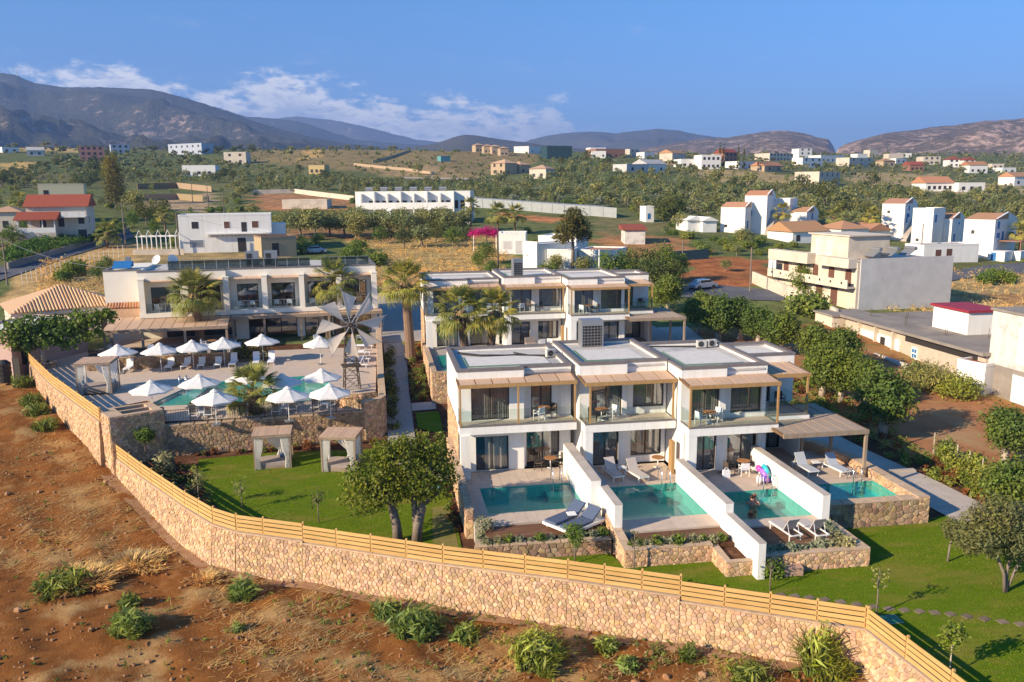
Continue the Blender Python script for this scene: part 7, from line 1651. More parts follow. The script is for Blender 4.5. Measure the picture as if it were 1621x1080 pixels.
# distant villages: many tiny houses past the grove on the hills
vil = random.Random(91)
for k in range(26):
    px = vil.choice((vil.uniform(1022, 1160), vil.uniform(900, 1060), vil.uniform(1170, 1621), vil.uniform(400, 480)))
    py = {True: vil.uniform(221, 231)}.get(px > 1022 and px < 1130, vil.uniform(246, 262) if px > 500 else vil.uniform(214, 224))
    if 1022 < px < 1130 and k % 2: py = vil.uniform(222, 232)
    p = on_ground(px, py); pm = px_per_m(p); w_ = vil.uniform(6, 13)
    house(near_label('tiny pale house', px, py, 700), (px, py), (px+w_*pm, py), vil.uniform(3.5, 7), 8, vil.choice((WHITE, WHITE, CREAMH)), vil.choice(('flat', 'flat', 'gable')), None, wins=[(1, 2.4, 1, 2.3), (w_-2.6, w_-1.2, 1, 2.3)], group='tiny far houses', box=False, width=w_, turn=vil.uniform(-20, 20))
# red tiled house on the left
def ex_red(t, L, D, h):
    m = MB(); m.box(-1.0, -3.4, -1, L*.52, -.01, 2.6); part(t, 'terrace_block', m, CREAMH, False)
    m = MB(); m.box(-1.0, -3.4, 2.602, L*.52, -3.2, 3.5); m.box(-1.0, -3.199, 2.602, -.8, -.01, 3.499); part(t, 'balustrade', m, WHITE, False)
    for k in range(4): m = MB(); u = -.9+k*(L*.52+.7)/3; m.box(u, -3.35, 3.501, u+.2, -3.15, 5.0); part(t, 'porch_post', m, WHITE, False)
    m = MB(); m.add([(-1.4, -3.8, 5.0), (L*.56, -3.8, 5.0), (L*.56, -.02, 6.3), (-1.4, -.02, 6.3), (-1.4, -3.8, 4.85), (L*.56, -3.8, 4.85), (L*.56, -.02, 4.85), (-1.4, -.02, 4.85)], [(0, 1, 2, 3), (4, 7, 6, 5), (0, 4, 5, 1), (1, 5, 6, 2), (2, 6, 7, 3), (3, 7, 4, 0)]); part(t, 'porch_roof', m, ROOFRED, False)
    m = MB(); m.box(L*.60, -1.5, 5.2, L+.0, -.01, 5.4); m.box(L*.60, -1.5, 5.401, L, -1.42, 6.2); part(t, 'balcony', m, WHITE, False)
house('large house with two dark red tiled roofs beside the vineyard on the left', (47, 388), (142, 388), 7.2, 8.5, CREAMH, 'gable', ROOFRED, wins=[(2.0, 3.2, 3.4, 5.2), (5.0, 6.2, 3.4, 5.2), (8.2, 9.8, .8, 3.0), (8.4, 9.6, 3.9, 5.8)], swins=[(1.5, 2.7, 4, 5.4), (5.5, 6.5, 1.0, 2.4)], wmat=DARKM, wframe=WHITE, extra=ex_red)
house('pale yellow upper block with a water tank behind the red tiled house', (66, 352), (138, 352), 8.6, 8, M('pale_yellow_wall', (.66, .58, .38), rough=.9), 'flat', wins=[(1, 2, 6, 7.4)])
house('small house with a tan tiled roof at the left edge', (-12, 368), (36, 368), 4.2, 7, CREAMH, 'hip', ROOFTAN, wins=[(2, 3, 1, 2.4), (5, 6, 1, 2.4)])
# white double house left of centre
def ex_white(t, L, D, h):
    m = MB(); m.box(L*.30, -.9, h*.50, L*.98, -.01, h*.53); part(t, 'ledge', m, WHITE, False)
    m = MB(); m.box(L*.985, 1.0, -1, L*1.16, 7, 5.0); part(t, 'side_wing', m, WHITE, False)
    for k in range(9): m = MB(); u = L*.30+k*.75; m.box(u, -.10, h*.44, u+.55, -.001, h*.48); part(t, 'vent_tile', m, GREYP, False)
house('two storey white rendered house with pink shutters behind the hotel roof', (286, 401), (432, 398), 6.6, 9, WHITE2, 'flat', ROOFGREY, wins=[(2.2, 3.3, 4.4, 5.6), (7.6, 8.7, 4.3, 5.6, BROWNP, WHITE), (10.6, 11.5, 3.7, 5.4), (12.4, 13.6, 4.3, 5.6, BROWNP, WHITE), (1.6, 4.0, 1.0, 2.4, METALG, WHITE), (9.8, 11.2, .1, 2.6)], extra=ex_white)
house('rough stone built shed behind the hotel roof units', (415, 408), (470, 405), 3.4, 5, STONE_D, 'flat', ROOFRED, wins=[(1.8, 3.0, .2, 2.4)], cat='shed', name='stone_shed')
pg = T('pergola', 'bare white pergola frame beside the white double house', 'pergola', on_ground(218, 402)); L = 11
for k in range(5):
    for y in (0, 3.0): m = MB(); m.box(k*1.6, y, -.5, k*1.6+.14, y+.14, 2.9); part(pg, 'post', m, WHITEM, False)
for y in (0, 3.0): m = MB(); m.box(-.2, y, 2.901, 6.8, y+.14, 3.05); part(pg, 'beam', m, WHITEM, False)
for k in range(5): m = MB(); m.path([(k*1.6+.07, -.2, 3.06), (k*1.6+.07, 1.6, 4.0), (k*1.6+.07, 3.3, 3.06)], .06, 5); part(pg, 'gable_bar', m, WHITEM, False)
m = MB(); m.box(-.5, -1.2, -1.0, 8, -.9, .8); part(pg, 'low_wall', m, CREAMH, False)
# long white apartment terrace in the middle
def ex_long(t, L, D, h):
    n = 7
    for k in range(n+1): m = MB(); u = L*.06+(L*.80)*k/n; m.box(u-.18, -1.7, -1, u+.18, -.01, h-.3+(.5 if k % 2 else 0)); part(t, 'fin_wall', m, WHITE, False)
    m = MB(); m.box(L*.06, -1.7, h*.47, L*.86, -.011, h*.53); part(t, 'balcony_slab', m, WHITE, False)
    for k in range(n): m = MB(); u = L*.06+(L*.80)*k/n+.19; m.box(u, -1.68, h*.531, u+L*.8/n-.38, -1.6, h*.68); part(t, 'balcony_front', m, WHITE, False)
    for k in range(6): m = MB(); u = L*(.1+.13*k); m.obox((u, 3.0, h+.7), 1.8, .9, .06, 0, R_(35)); m.tube((u-.9, 3.3, h+1.05), (u+.9, 3.3, h+1.05), .25, .25, 8); part(t, 'solar_heater', m, METALG, False)
    for k in (2, 5): m = MB(); u = L*.06+L*.8*k/n; m.add([(u, -4.6, -.5), (u+1.1, -4.6, -.5), (u+1.1, -1.71, h*.5), (u, -1.71, h*.5), (u, -4.6, -1), (u+1.1, -4.6, -1), (u+1.1, -1.71, -1), (u, -1.71, -1)], [(0, 1, 2, 3), (0, 4, 5, 1), (1, 5, 6, 2), (3, 2, 6, 7), (0, 3, 7, 4)]); part(t, 'outer_stair', m, WHITE, False)
ap, AL = house('long bright white two storey apartment terrace beyond the olive trees', (564, 352), (745, 354), 7.7, 10, WHITE, 'flat', ROOFPALE, cat='apartment block', wins=[(AL_*33.0*.9+1.6+j, AL_*33.0*.9+2.6+j, z0, z0+2.0) for AL_ in (.06, .17, .29, .41, .53, .65, .77) for j in (0, 1.6) for z0 in (.3, 3.7)], swins=[(2, 3, 1, 2.4), (5, 6, 1, 2.4), (2, 3, 4.4, 5.8), (5, 6, 4.4, 5.8)], wmat=DARKM, extra=ex_long)
house('unfinished low white concrete slab house in the red earth', (447, 331), (518, 331), 2.6, 9, CREAMH, 'flat', cat='unfinished house')
# low white houses behind the rear villas
def ex_steps(t, L, D, h):
    for k in range(6): m = MB(); m.box(k*L/6+.2, -.02, h+.26, k*L/6+.7, .2, h+.6); part(t, 'crenel', m, WHITE, False)
house('low white house with a blind window beside the magenta bougainvillea', (788, 402), (832, 403), 3.6, 8, WHITE, 'flat', WHITE, wins=[(1.0, 2.6, .9, 2.5, GREYP, WHITE), (3.2, 4.4, .1, 2.5, GREYP, WHITE)], extra=ex_steps)
house('white stepped house beside the clipped yellow green bush', (828, 424), (856, 428), 4.0, 8, WHITE, 'flat', WHITE, extra=ex_steps, turn=-14); house('white flat roofed house behind the tall pine', (852, 402), (912, 406), 3.4, 7, WHITE, 'flat', WHITE, wins=[(1, 2.2, .8, 2.3), (4, 5.2, .8, 2.3)])
house('low white house right of the tall pine trunk', (866, 428), (908, 430), 3.3, 7, WHITE2, 'flat', WHITE, wins=[(1.0, 2.4, .2, 2.4, GREYP, WHITE)]); house('low white house with a grey awning and chimney right of the pine', (916, 424), (974, 428), 3.0, 8, WHITE2, 'flat', ROOFTILE, wins=[(.8, 3.8, .3, 2.2, GREYP, WHITE)])
house('small shed with a red roof on the brown field', (989, 387), (1021, 387), 3.0, 5, PEEL, 'shed', ROOFRED, wins=[], cat='shed', name='shed'); house('small white kiosk beside the dark round tree', (1022, 352), (1035, 352), 3.8, 4, WHITE, 'flat', wins=[(.5, 1.3, .8, 2.2, BLUEP)], cat='kiosk', name='kiosk')
house('white barn with two humped roofs before the blue shuttered houses', (1088, 367), (1112, 367), 2.6, 6, WHITE, 'gable', WHITE, cat='barn', name='barn'); house('second white barn with a humped roof, on the right', (1112, 368), (1134, 368), 2.6, 6, WHITE, 'gable', WHITE, cat='barn', name='barn')
gh = T('glasshouse', 'long low grey netted greenhouse across the valley behind the palms', 'greenhouse', on_ground(640, 322))
NET = M('grey_net', (.36, .38, .38), (.30, .32, .32), 1, rough=.9)
pts = [on_ground(x, y) for x, y in ((640, 324), (720, 328), (800, 334), (880, 341), (985, 349))]
for i in range(4):
    a, b = pts[i]-pts[0], pts[i+1]-pts[0]; n = 5
    for k in range(n):
        p, q = a.lerp(b, k/n+.004), a.lerp(b, (k+1)/n-.004); d = Vector((-.1, 1, 0)).normalized()*14; m = MB(); hh = 2.7
        m.add([p+Vector((0, 0, -1)), q+Vector((0, 0, -1)), q+Vector((0, 0, hh)), p+Vector((0, 0, hh)), p+d+Vector((0, 0, hh+.4)), q+d+Vector((0, 0, hh+.4)), p+d+Vector((0, 0, -1)), q+d+Vector((0, 0, -1))], [(0, 1, 2, 3), (3, 2, 5, 4), (4, 5, 7, 6), (0, 3, 4, 6), (1, 7, 5, 2)]); part(gh, 'net_bay', m, NET, False)
def low_wall(label, qs, h, mat, th=.3, group=None):
    t = T('boundary_wall', label, 'wall', on_ground(*qs[0]), 0, group); P = [on_ground(*q)-t.location for q in qs]
    for i in range(len(P)-1):
        a, b = P[i], P[i+1]; d = (b-a); an = math.atan2(d.y, d.x); m = MB(); nv = Vector((-math.sin(an), math.cos(an), 0))*th
        m.add([a+Vector((0, 0, -1)), b+Vector((0, 0, -1)), b+nv+Vector((0, 0, -1)), a+nv+Vector((0, 0, -1)), a+Vector((0, 0, h)), b+Vector((0, 0, h)), b+nv+Vector((0, 0, h)), a+nv+Vector((0, 0, h))], [(0,3,2,1),(4,5,6,7),(0,1,5,4),(1,2,6,5),(2,3,7,6),(3,0,4,7)]); part(t, 'wall_run', m, mat, False)
    return t
low_wall('pale wall along the lane left of the long white terrace', [(400, 308), (466, 306), (560, 318)], 1.6, CREAMH); low_wall('grey block wall along the road below the vineyard', [(14, 427), (60, 414), (118, 396), (166, 380), (206, 368)], 1.1, CONCR); low_wall('dark net fence along the back of the red earth plot', [(1063, 414), (1090, 412), (1122, 410)], 1.7, TEALD)
low_wall('cream garden wall before the arched house', [(1190, 448), (1262, 480), (1322, 512)], 1.7, CREAMH); low_wall('terraced dry stone wall on the left slope, upper of two', [(218, 300), (280, 298), (335, 304)], 2.2, STONE_D); low_wall('terraced dry stone wall on the left slope, lower of two', [(222, 318), (280, 316), (330, 320)], 2.0, STONE_D)
low_wall('broken line of pale walls on the central hill slope', [(560, 262), (640, 270), (690, 277)], 1.3, TANW); low_wall('pale steps wall climbing the central hill', [(590, 258), (620, 250), (650, 240)], 1.5, TANW)
# white blocks with blue shutters, left group
BG = 'white houses with blue shutters'
B1 = [(1.0, 1.6, 1.2, 1.8, DARKM)]
def ex_bal(t, L, D, h):
    m = MB(); m.add([(L+.02, -1.5, -1), (L+1.3, -1.5, -1), (L+1.3, 6, -1), (L+.02, 6, -1), (L+.02, -1.5, .2), (L+1.3, -1.5, .2), (L+1.3, 6, h*.62), (L+.02, 6, h*.62)], [(0,3,2,1),(4,5,6,7),(0,1,5,4),(1,2,6,5),(2,3,7,6),(3,0,4,7)]); part(t, 'outer_stair', m, CONC, False)
def blue(lb, l, r_, yb, h, D, turn=18, roof=True, ex=None, sw=((1.5, 2.5, 1.0, 2.6), (4.2, 5.1, 3.6, 5.0)), fw=B1, w=None):
    def cap(t, L, D_, hh):
        if roof:
            m = MB(); m.add([(-.1, -.1, hh+.02), (L+.1, -.1, hh+.02), (L+.1, D_*.55, hh+1.1), (-.1, D_*.55, hh+1.1), (-.1, D_*.55, hh+.0), (L+.1, D_*.55, hh+.0)], [(0, 1, 2, 3), (3, 2, 5, 4), (0, 3, 4), (1, 5, 2), (0, 4, 5, 1)]); part(t, 'roof', m, ROOFTILE, False)
            m = MB(); m.add([(L-.25, -.05, hh), (L+.05, -.05, hh), (L+.05, D_*.55, hh+1.35), (L-.25, D_*.55, hh+1.35), (L+.05, D_+.05, hh), (L-.25, D_+.05, hh), (L+.05, -.05, hh-.1), (L+.05, D_+.05, hh-.1)], [(0, 1, 2, 3), (3, 2, 4, 5), (1, 6, 7, 4, 2)]); part(t, 'gable_wall', m, WHITE, False)
        if ex: ex(t, L, D_, hh)
    return house(lb, (l, yb), (r_, yb), h*.95, D*1.1, WHITE, 'none' if roof else 'flat', None, wins=fw, swins=[(*q, BLUEP, BLUEP) for q in sw], cat='house', group=BG, turn=turn, extra=cap, width=(r_-l)*.20)
blue('white blue shuttered tower house, leftmost and nearest the barns', 1140, 1168, 367, 6.0, 6.5, -60); blue('tall white blue shuttered house with a tiled lean roof, second in the left group', 1177, 1202, 368, 9.0, 8, -60, ex=ex_bal, fw=[(1.0, 1.6, 3, 3.7), (1.0, 1.6, 6, 6.6)]); blue('white flat topped stair house in the left blue shuttered group', 1218, 1240, 368, 8.2, 6, -60, roof=False); blue('low white blue shuttered house at the right of the left group', 1250, 1268, 372, 5.6, 9, -60)
blue('tallest white blue shuttered house of the right group', 1393, 1418, 378, 8.6, 8, -60, ex=ex_bal, sw=((1.2, 2.2, 3.8, 5.0), (1.4, 3.4, 5.0, 5.9), (2.4, 3.2, 6.6, 7.6)), fw=[(1.2, 1.8, 2.6, 3.3), (1.2, 1.8, 6, 6.6)]); blue('white flat topped stair house in the right blue shuttered group', 1441, 1462, 390, 8.4, 6, -60, roof=False, sw=((1.0, 2.0, 5.2, 6.8),)); blue('middle white blue shuttered house of the right group', 1465, 1490, 388, 6.2, 8, -60, fw=[(1.2, 1.8, 3, 3.7)]); blue('white link house between two tiled ones in the right group', 1493, 1520, 391, 4.8, 7, 10, roof=False)
def ex_porch(t, L, D, h):
    m = MB(); m.box(L+.02, 2.0, 3.0, L+4.2, 7.5, 3.15); part(t, 'porch_roof', m, BRKR, False)
    for y in (2.1, 7.2): m = MB(); m.box(L+4.0, y, -1, L+4.15, y+.15, 2.999); part(t, 'porch_post', m, BRKR, False)
    m = MB(); m.box(L+.02, -2.5, -1, L+3.0, 1.8, 1.3); m.box(L+3.01, 2.0, -1, L+4.3, 7, 1.2); part(t, 'terrace_block', m, WHITE, False); m = MB(); m.box(L+.6, -2.53, -.6, L+1.5, -2.501, 1.1); part(t, 'blue_door', m, BLUEP, False)
blue('large white blue shuttered house at the right end with a porch', 1522, 1550, 404, 7.6, 11, -60, ex=ex_porch, sw=((1.4, 2.4, 5.4, 6.8), (1.3, 2.0, 3.6, 4.6), (2.2, 2.9, 3.6, 4.6), (4.0, 5.0, 2.8, 4.8)), fw=[(1.4, 2.0, 4.4, 5.1)])
house('low white store with two brown doors before the right blue shuttered group', (1461, 416), (1542, 414), 3.2, 5, WHITE, 'flat', CONC, wins=[(2.6, 3.8, .8, 2.5, BROWNP, BROWNP), (5.0, 6.2, .2, 2.6, BROWNP, BROWNP)], turn=-4)
for k, (x0, x1, yb, h_) in enumerate(((1254, 1308, 385, 2.6), (1330, 1374, 385, 3.2), (1372, 1408, 383, 2.6))): house(('long low orange roofed building left of the arched house', 'orange pyramid roofed building behind the arched house', 'orange roofed porch building right of the pyramid roof')[k], (x0, yb), (x1, yb), h_, 8, WHITE, ('gable', 'hip', 'gable')[k], ROOFTILE, wins=[(1, 2, .6, 1.9)], group='orange roofed low buildings')
# cream arched house with its big blank grey side
def arch(par, x, z0, w_, h_, mat=BROWNP):
    m = MB(); n = 8; pts = [(x-w_/2, z0), (x+w_/2, z0)]+[(x+w_/2*math.cos(math.pi*i/n), z0+h_-w_/2+w_/2*math.sin(math.pi*i/n)) for i in range(n+1)]
    vs = [(p[0], -.05, p[1]) for p in pts]+[(p[0], .02, p[1]) for p in pts]; k = len(pts); m.add(vs, [tuple(range(k)), tuple(range(2*k-1, k-1, -1))]+[(i, (i+1) % k, k+(i+1) % k, k+i) for i in range(k)])
    return part(par, 'arched_door', m, mat, False)
def ex_cream(t, L, D, h):
    m = MB(); m.box(L+.001, .4, -1.2, L+.12, D, h+.45); part(t, 'blank_side', m, GREYP, False)
    m = MB(); m.box(0, -1.3, 2.75, L-.1, -.001, 2.95); part(t, 'balcony_slab', m, CREAMH, False)
    n = 4
    for k in range(n):
        u0, u1 = k*(L-.1)/n+.02, (k+1)*(L-.1)/n-.02; m = MB(); m.box(u0, -1.3, 2.951, u1, -1.16, 3.85); o = part(t, 'balcony_front', m, CREAMH, False)
        for j in range(2): m = MB(); c = u0+(u1-u0)*(j+.5)/2; m.tube((c, -1.31, 3.4), (c, -1.302, 3.4), .17, .17, 10); part(o, 'porthole', m, DARKM, False)
    for k in range(5): arch(t, 2.6+k*(L-4.2)/4, 2.96, 1.1, 2.3)
    m = MB(); m.box(.0, -1.3, 5.2, L*.52, -.001, h+.6); m.box(L*.62, -1.3, 5.3, L-.1, -.001, h+.45); part(t, 'roof_parapet', m, CREAMH, False)
    m = MB(); m.box(.2, -1.32, 3.9, 2.0, -1.25, 5.15); part(t, 'awning', m, CANVAS, False)
    m = MB(); m.box(L*.36, 1.2, h+.06, L*.80, 7.5, h+3.0); ph = part(t, 'stair_house', m, CREAMH, False); win(ph, L*.42, L*.47, 1.2, h+.4, h+2.4, GREYP, WHITE, 'door'); win(ph, L*.55, L*.62, 1.2, h+.4, h+2.3, GREYP, WHITE, 'door')
    m = MB(); m.box(L*.33, 1.0, h+3.001, L*.82, 7.8, h+3.16); part(ph, 'roof', m, CREAMH, False)
    for k in range(2): m = MB(); m.box(L*.55+k*3, -.05, .0, L*.55+k*3+1.3, -.001, 2.5); part(t, 'door', m, BROWNP, False)
    m = MB(); m.box(L*.72, 3.0, h+.06, L*.74, 3.3, h+1.7); part(t, 'chimney', m, CREAMH, False)
    for k in range(3): m = MB(); m.obox((L*.86+k*.1, 4+k*2.6, h+.9), 1.9, 1.3, .06, 0, R_(35)); m.tube((L*.86-.9+k*.1, 4.6+k*2.6, h+1.4), (L*.86+.9+k*.1, 4.6+k*2.6, h+1.4), .26, .26, 8); part(t, 'solar_heater', m, METALG, False)
house('cream two storey house with arched brown doors and a blank grey side wall', (1226, 455), (1353, 492), 6.0, 14.5, CREAMH, 'none', None, extra=ex_cream, d0=60)
# concrete annexe with its flat roof, white bays and red roofed penthouse
def ex_annex(t, L, D, h):
    m = MB(); m.box(-.3, -.6, h+.002, L+.3, D+.3, h+.28); part(t, 'roof_slab', m, CONCR, False)
    for k in range(3): m = MB(); m.box(3.2+k*3.1, -.5, -1, 3.3+k*3.1, -.01, h); part(t, 'pier', m, CREAMH, False)
    m = MB(); m.box(2.9, -.12, .3, 10.2, -.001, 2.3); part(t, 'white_bay', m, WHITE, False)
    m = MB(); m.box(7.0, -.16, .0, 7.8, -.121, 2.1); part(t, 'dark_opening', m, DARKM, False)
    m = MB(); m.box(12.2, -.10, -.2, 13.1, -.001, 2.0); dr = part(t, 'white_door', m, WHITE, False)
    for i in range(2):
        for j in range(3): m = MB(); m.box(12.32+i*.38, -.12, .5+j*.48, 12.62+i*.38, -.101, .85+j*.48); part(dr, 'pane', m, BLUEP, False)
    m = MB(); m.box(11, -.05, h-.75, L-1, -.001, h-.15); part(t, 'strip_opening', m, DARKM, False)
    m = MB(); m.box(-.2, -3.0, -1, L*.72, -2.8, 1.1); part(t, 'yard_wall', m, PEEL, False)
    for k in range(9): m = MB(); u = 1.5+k*2.1; m.tube((u, 2+(k % 3)*3, h+.28), (u+.05, 2+(k % 3)*3, h+1.2), .02, .02, 4); m.tube((u+.2, 2+(k % 3)*3, h+.28), (u+.22, 2.1+(k % 3)*3, h+1.1), .02, .02, 4); part(t, 'rebar', m, RUSTM, False)
an_t, an_L = house('long raw concrete annexe with a flat roof, white bays and a small white door', (1338, 520), (1556, 618), 3.1, 13, M('cream_block', (.52, .45, .36), (.44, .38, .30), 2, rough=.9), 'none', None, extra=ex_annex, d0=40)
mt = an_t.matrix_basis
p = mt @ Vector((an_L*.42, 4.0, 3.40)); ph = T('rooftop_hut', 'white hut with a dark red flat roof standing on the concrete annexe', 'hut', p, an_t.rotation_euler.z-R_(0)); m = MB(); m.box(0, 0, 0, 5.2, 3.6, 2.2); part(ph, 'wall', m, WHITE, False); m = MB(); m.box(-.25, -.25, 2.202, 5.45, 3.85, 2.42); part(ph, 'roof', m, M('red_sheet', (.30, .03, .045), rough=.6), False)
p = mt @ Vector((-1.6, -.4, .2)); hu = T('lean_to', 'small cream lean-to at the left end of the concrete annexe', 'shed', p, an_t.rotation_euler.z); m = MB(); m.box(-2.6, -1.0, -1.2, 1.2, 4, 2.9); part(hu, 'wall', m, CREAMH, False); m = MB(); m.box(-2.8, -1.2, 2.902, 1.4, 4.2, 3.1); part(hu, 'roof', m, CONCR, False)
def ex_peel(t, L, D, h):
    m = MB(); m.box(-.15, -.15, h+.002, L+.15, D+.15, h+.2); part(t, 'roof', m, CONCR, False); m = MB(); m.box(-.02, -.02, -.5, L+.02, -.001, 3.0); part(t, 'bare_lower_wall', m, CONCR, False)
    m = MB(); m.box(3.2, -.06, 3.5, 5.2, -.001, 6.6); part(t, 'white_shutter', m, WHITE, False); m = MB(); m.box(3.0, -.07, .3, 5.2, -.021, 2.6); part(t, 'white_door', m, WHITE, False)
house('two storey house with peeling white render cut by the right edge', (1560, 618), (1680, 668), 7.6, 12, PEEL, 'none', None, extra=ex_peel, d0=40)
house('low white wall block between the annexe and the peeling house', (1512, 612), (1556, 626), 2.5, 2.5, WHITE, 'flat', ROOFRED, cat='wall block', name='wall_block', d0=40)
# tiled building at the left, pink neighbour
def ex_tiles(t, L, D, h):
    o = .45; rh = .22*min(D, L); n = 34
    for i in range(n):                      # rows of barrel tiles down the front slope
        x = -o+(L+2*o)*(i+.5)/n; top = D/2; yy = -o
        lim = min(1.0, (x+o)/(D/2+o), (L+o-x)/(D/2+o)); 
        if lim < .08: continue
        m2 = MB(); m2.path([(x, -o-.05, h+.04), (x, -o+(D/2+o)*lim, h+.04+rh*lim)], .12, 6); part(t, 'roof_tile', m2, ROOFTAN, False)
    m = MB(); m.box(-.3, -.3, h-.35, L+.3, -.1, h-.02); part(t, 'gutter', m, GREYP, False)
house('cream building with a ribbed tan tile hip roof at the left of the hotel', (28, 548), (196, 528), 3.3, 9.5, CREAMH, 'hip', ROOFTAN, wins=[(2, 3.2, .5, 2.4), (8, 9.2, .5, 2.4)], extra=ex_tiles, d0=60, lift=.1)
house('pinkish house with a terrace at the left edge beside the fig tree', (-60, 582), (22, 590), 3.6, 9, PINKW, 'flat', WHITE, wins=[(6.0, 6.8, -.8, 1.4)], d0=60, swins=[(1, 2, .5, 1.8)])
tk = T('water_butt', 'dark ribbed water tank standing by the pink house at the left edge', 'water tank', on_ground(8, 600, 60)); m = MB(); m.lathe([(.55, -.3), (.6, .2), (.55, .25), (.6, .6), (.55, .65), (.6, 1.0), (.55, 1.05), (.6, 1.4), (.3, 1.7), (0, 1.75)], n=14); part(tk, 'tank', m, DARKM, False)
# small vehicles and gear by the street
def car(q, rz, label, paint):
    p = on_ground(*q); t = T('parked_car', label, 'car', p, rz, 'cars parked by the street')
    m = MB(); pr = [(-2.05, .35), (-2.1, .75), (-1.45, .92), (-.95, 1.42), (.75, 1.45), (1.35, .98), (2.05, .82), (2.1, .38)]; k = len(pr)
    vs = [(x, -.82+(.12 if z > 1 else 0), z) for x, z in pr]+[(x, .82-(.12 if z > 1 else 0), z) for x, z in pr]; m.add(vs, [tuple(range(k-1, -1, -1)), tuple(range(k, 2*k))]+[(i, (i+1) % k, k+(i+1) % k, k+i) for i in range(k)]); part(t, 'body', m, paint, False)
    m = MB(); m.box(-1.0, -.80, 1.0, .9, .80, 1.36); part(t, 'windows', m, DARKM, False)
    for sx in (-1.3, 1.3):
        for sy in (-.82, .82): m = MB(); m.tube((sx, sy-.09, .33), (sx, sy+.09, .33), .33, .33, 12); part(t, 'wheel', m, DARKM, False)
    for sy in (-.55, .55): m = MB(); m.box(2.06, sy-.18, .6, 2.12, sy+.18, .74); part(t, 'headlight', m, WHITEM, False)
CARP = M('silver_blue_paint', (.35, .42, .52), rough=.25, spec=.5, metal=.3)
car((1112, 458), R_(20), 'pale blue car half shaded by trees on the street', CARP); car((498, 402), R_(10), 'silver blue car beside the stone shed behind the hotel', CARP)
# poles and wires
def pole(q, h, label, arms=True, mat=BARK, d0=84):
    p = on_ground(*q, d0); t = T('utility_pole', label, 'utility pole', p, R_(8), 'wooden utility poles'); m = MB(); m.tube((0, 0, -.5), (0, 0, h), .13, .09, 7); part(t, 'pole', m, mat, False)
    if arms: m = MB(); m.box(-.9, -.06, h-.5, .9, .06, h-.38); part(t, 'crossarm', m, mat, False)
    return p
PO = [pole((199, 393), 8.6, 'utility pole at the bend of the left road'), pole((284, 405), 7.4, 'brown utility pole before the white double house', False), pole((12, 452), 7.0, 'utility pole with a meter box at the left road edge'), pole((1285, 470), 7.5, 'slim pole on the red earth plot', False) if False else pole((1187, 462), 6.2, 'slim pole standing before the red earth plot', False), pole((1080, 420), 4.2, 'short post at the left of the red earth plot', False), pole((789, 440), 7.6, 'dark pole behind the rear villas beside the bougainvillea', False, DARKM), pole((1457, 412), 6.8, 'utility pole before the right blue shuttered houses', False), pole((948, 452), 5.2, 'white pole right of the tall pine', False, WHITEM),
      pole((330, 330), 7, 'pole on the left slope by the terraces', False), pole((305, 320), 7, 'thin pole left of the terrace walls', False), pole((355, 348), 7, 'thin pole above the white double house', False)]
wr = MB()
def wire(a, b, s=.6): wr.path([a.lerp(b, i/10)-Vector((0, 0, s*4*(i/10)*(1-i/10))) for i in range(11)], .022, 4)
wire(PO[2]+Vector((0, 0, 6.6)), Vector((*hw(-11, 5), 9.4)), .8); wire(PO[1]+Vector((0, 0, 7.2)), on_ground(505, 400)+Vector((0, 0, 3)), .8)
tag(link('overhead_wires', wr.mesh('overhead_wires', METALG)), 'thin overhead wires from the left pole to the hotel roof and past the white house', 'wires')
fw_ = T('wire_fence', 'thin white posted wire fence along the left road', 'fence', on_ground(36, 452))
for k in range(22): p = on_ground(36+k*7.6, 452-k*2.15-(k*.02)**2*8)-fw_.location; m = MB(); m.tube(p, p+Vector((0, 0, 1.9)), .035, .035, 5); part(fw_, 'post', m, WHITEM, False)
mast = T('radio_mast', 'tall thin radio mast on the summit of the left mountain', 'mast', (0, 0, 0))

# ================================================================== MOUNTAINS
from mathutils import noise as MN
def mountain_mat(name, rock, scrub, s1, lo, hi):
    m = bpy.data.materials.new(name); m.use_nodes = True; nt = m.node_tree; b = nt.nodes['Principled BSDF']; N = nt.nodes.new; L = nt.links.new
    b.inputs['Roughness'].default_value = 1; b.inputs['Specular IOR Level'].default_value = 0
    tc = N('ShaderNodeTexCoord')
    def noise(s, d):
        n = N('ShaderNodeTexNoise'); n.inputs['Scale'].default_value = s; n.inputs['Detail'].default_value = d; n.inputs['Roughness'].default_value = .7; L(tc.outputs['Object'], n.inputs['Vector']); return n.outputs['Fac']
    ad = N('ShaderNodeMath'); ad.operation = 'MULTIPLY_ADD'; L(noise(s1*4.5, 8), ad.inputs[0]); ad.inputs[1].default_value = .6
    m2 = N('ShaderNodeMath'); m2.operation = 'MULTIPLY'; L(noise(s1, 6), m2.inputs[0]); m2.inputs[1].default_value = .4; L(m2.outputs[0], ad.inputs[2])
    g = N('ShaderNodeNewGeometry'); sp = N('ShaderNodeSeparateXYZ'); L(g.outputs['Normal'], sp.inputs[0])
    st = N('ShaderNodeMath'); st.operation = 'MULTIPLY_ADD'; L(sp.outputs[2], st.inputs[0]); st.inputs[1].default_value = -.28; L(ad.outputs[0], st.inputs[2])
    r = N('ShaderNodeMapRange'); L(st.outputs[0], r.inputs[0]); r.inputs[1].default_value = lo; r.inputs[2].default_value = hi
    mx = N('ShaderNodeMix'); mx.data_type = 'RGBA'; L(r.outputs[0], mx.inputs[0]); mx.inputs[6].default_value = (*scrub, 1); mx.inputs[7].default_value = (*rock, 1); L(mx.outputs[2], b.inputs['Base Color'])
    bp = N('ShaderNodeBump'); bp.inputs['Strength'].default_value = .9; bp.inputs['Distance'].default_value = 12; L(noise(s1*6, 6), bp.inputs['Height']); L(bp.outputs[0], b.inputs['Normal']); return m
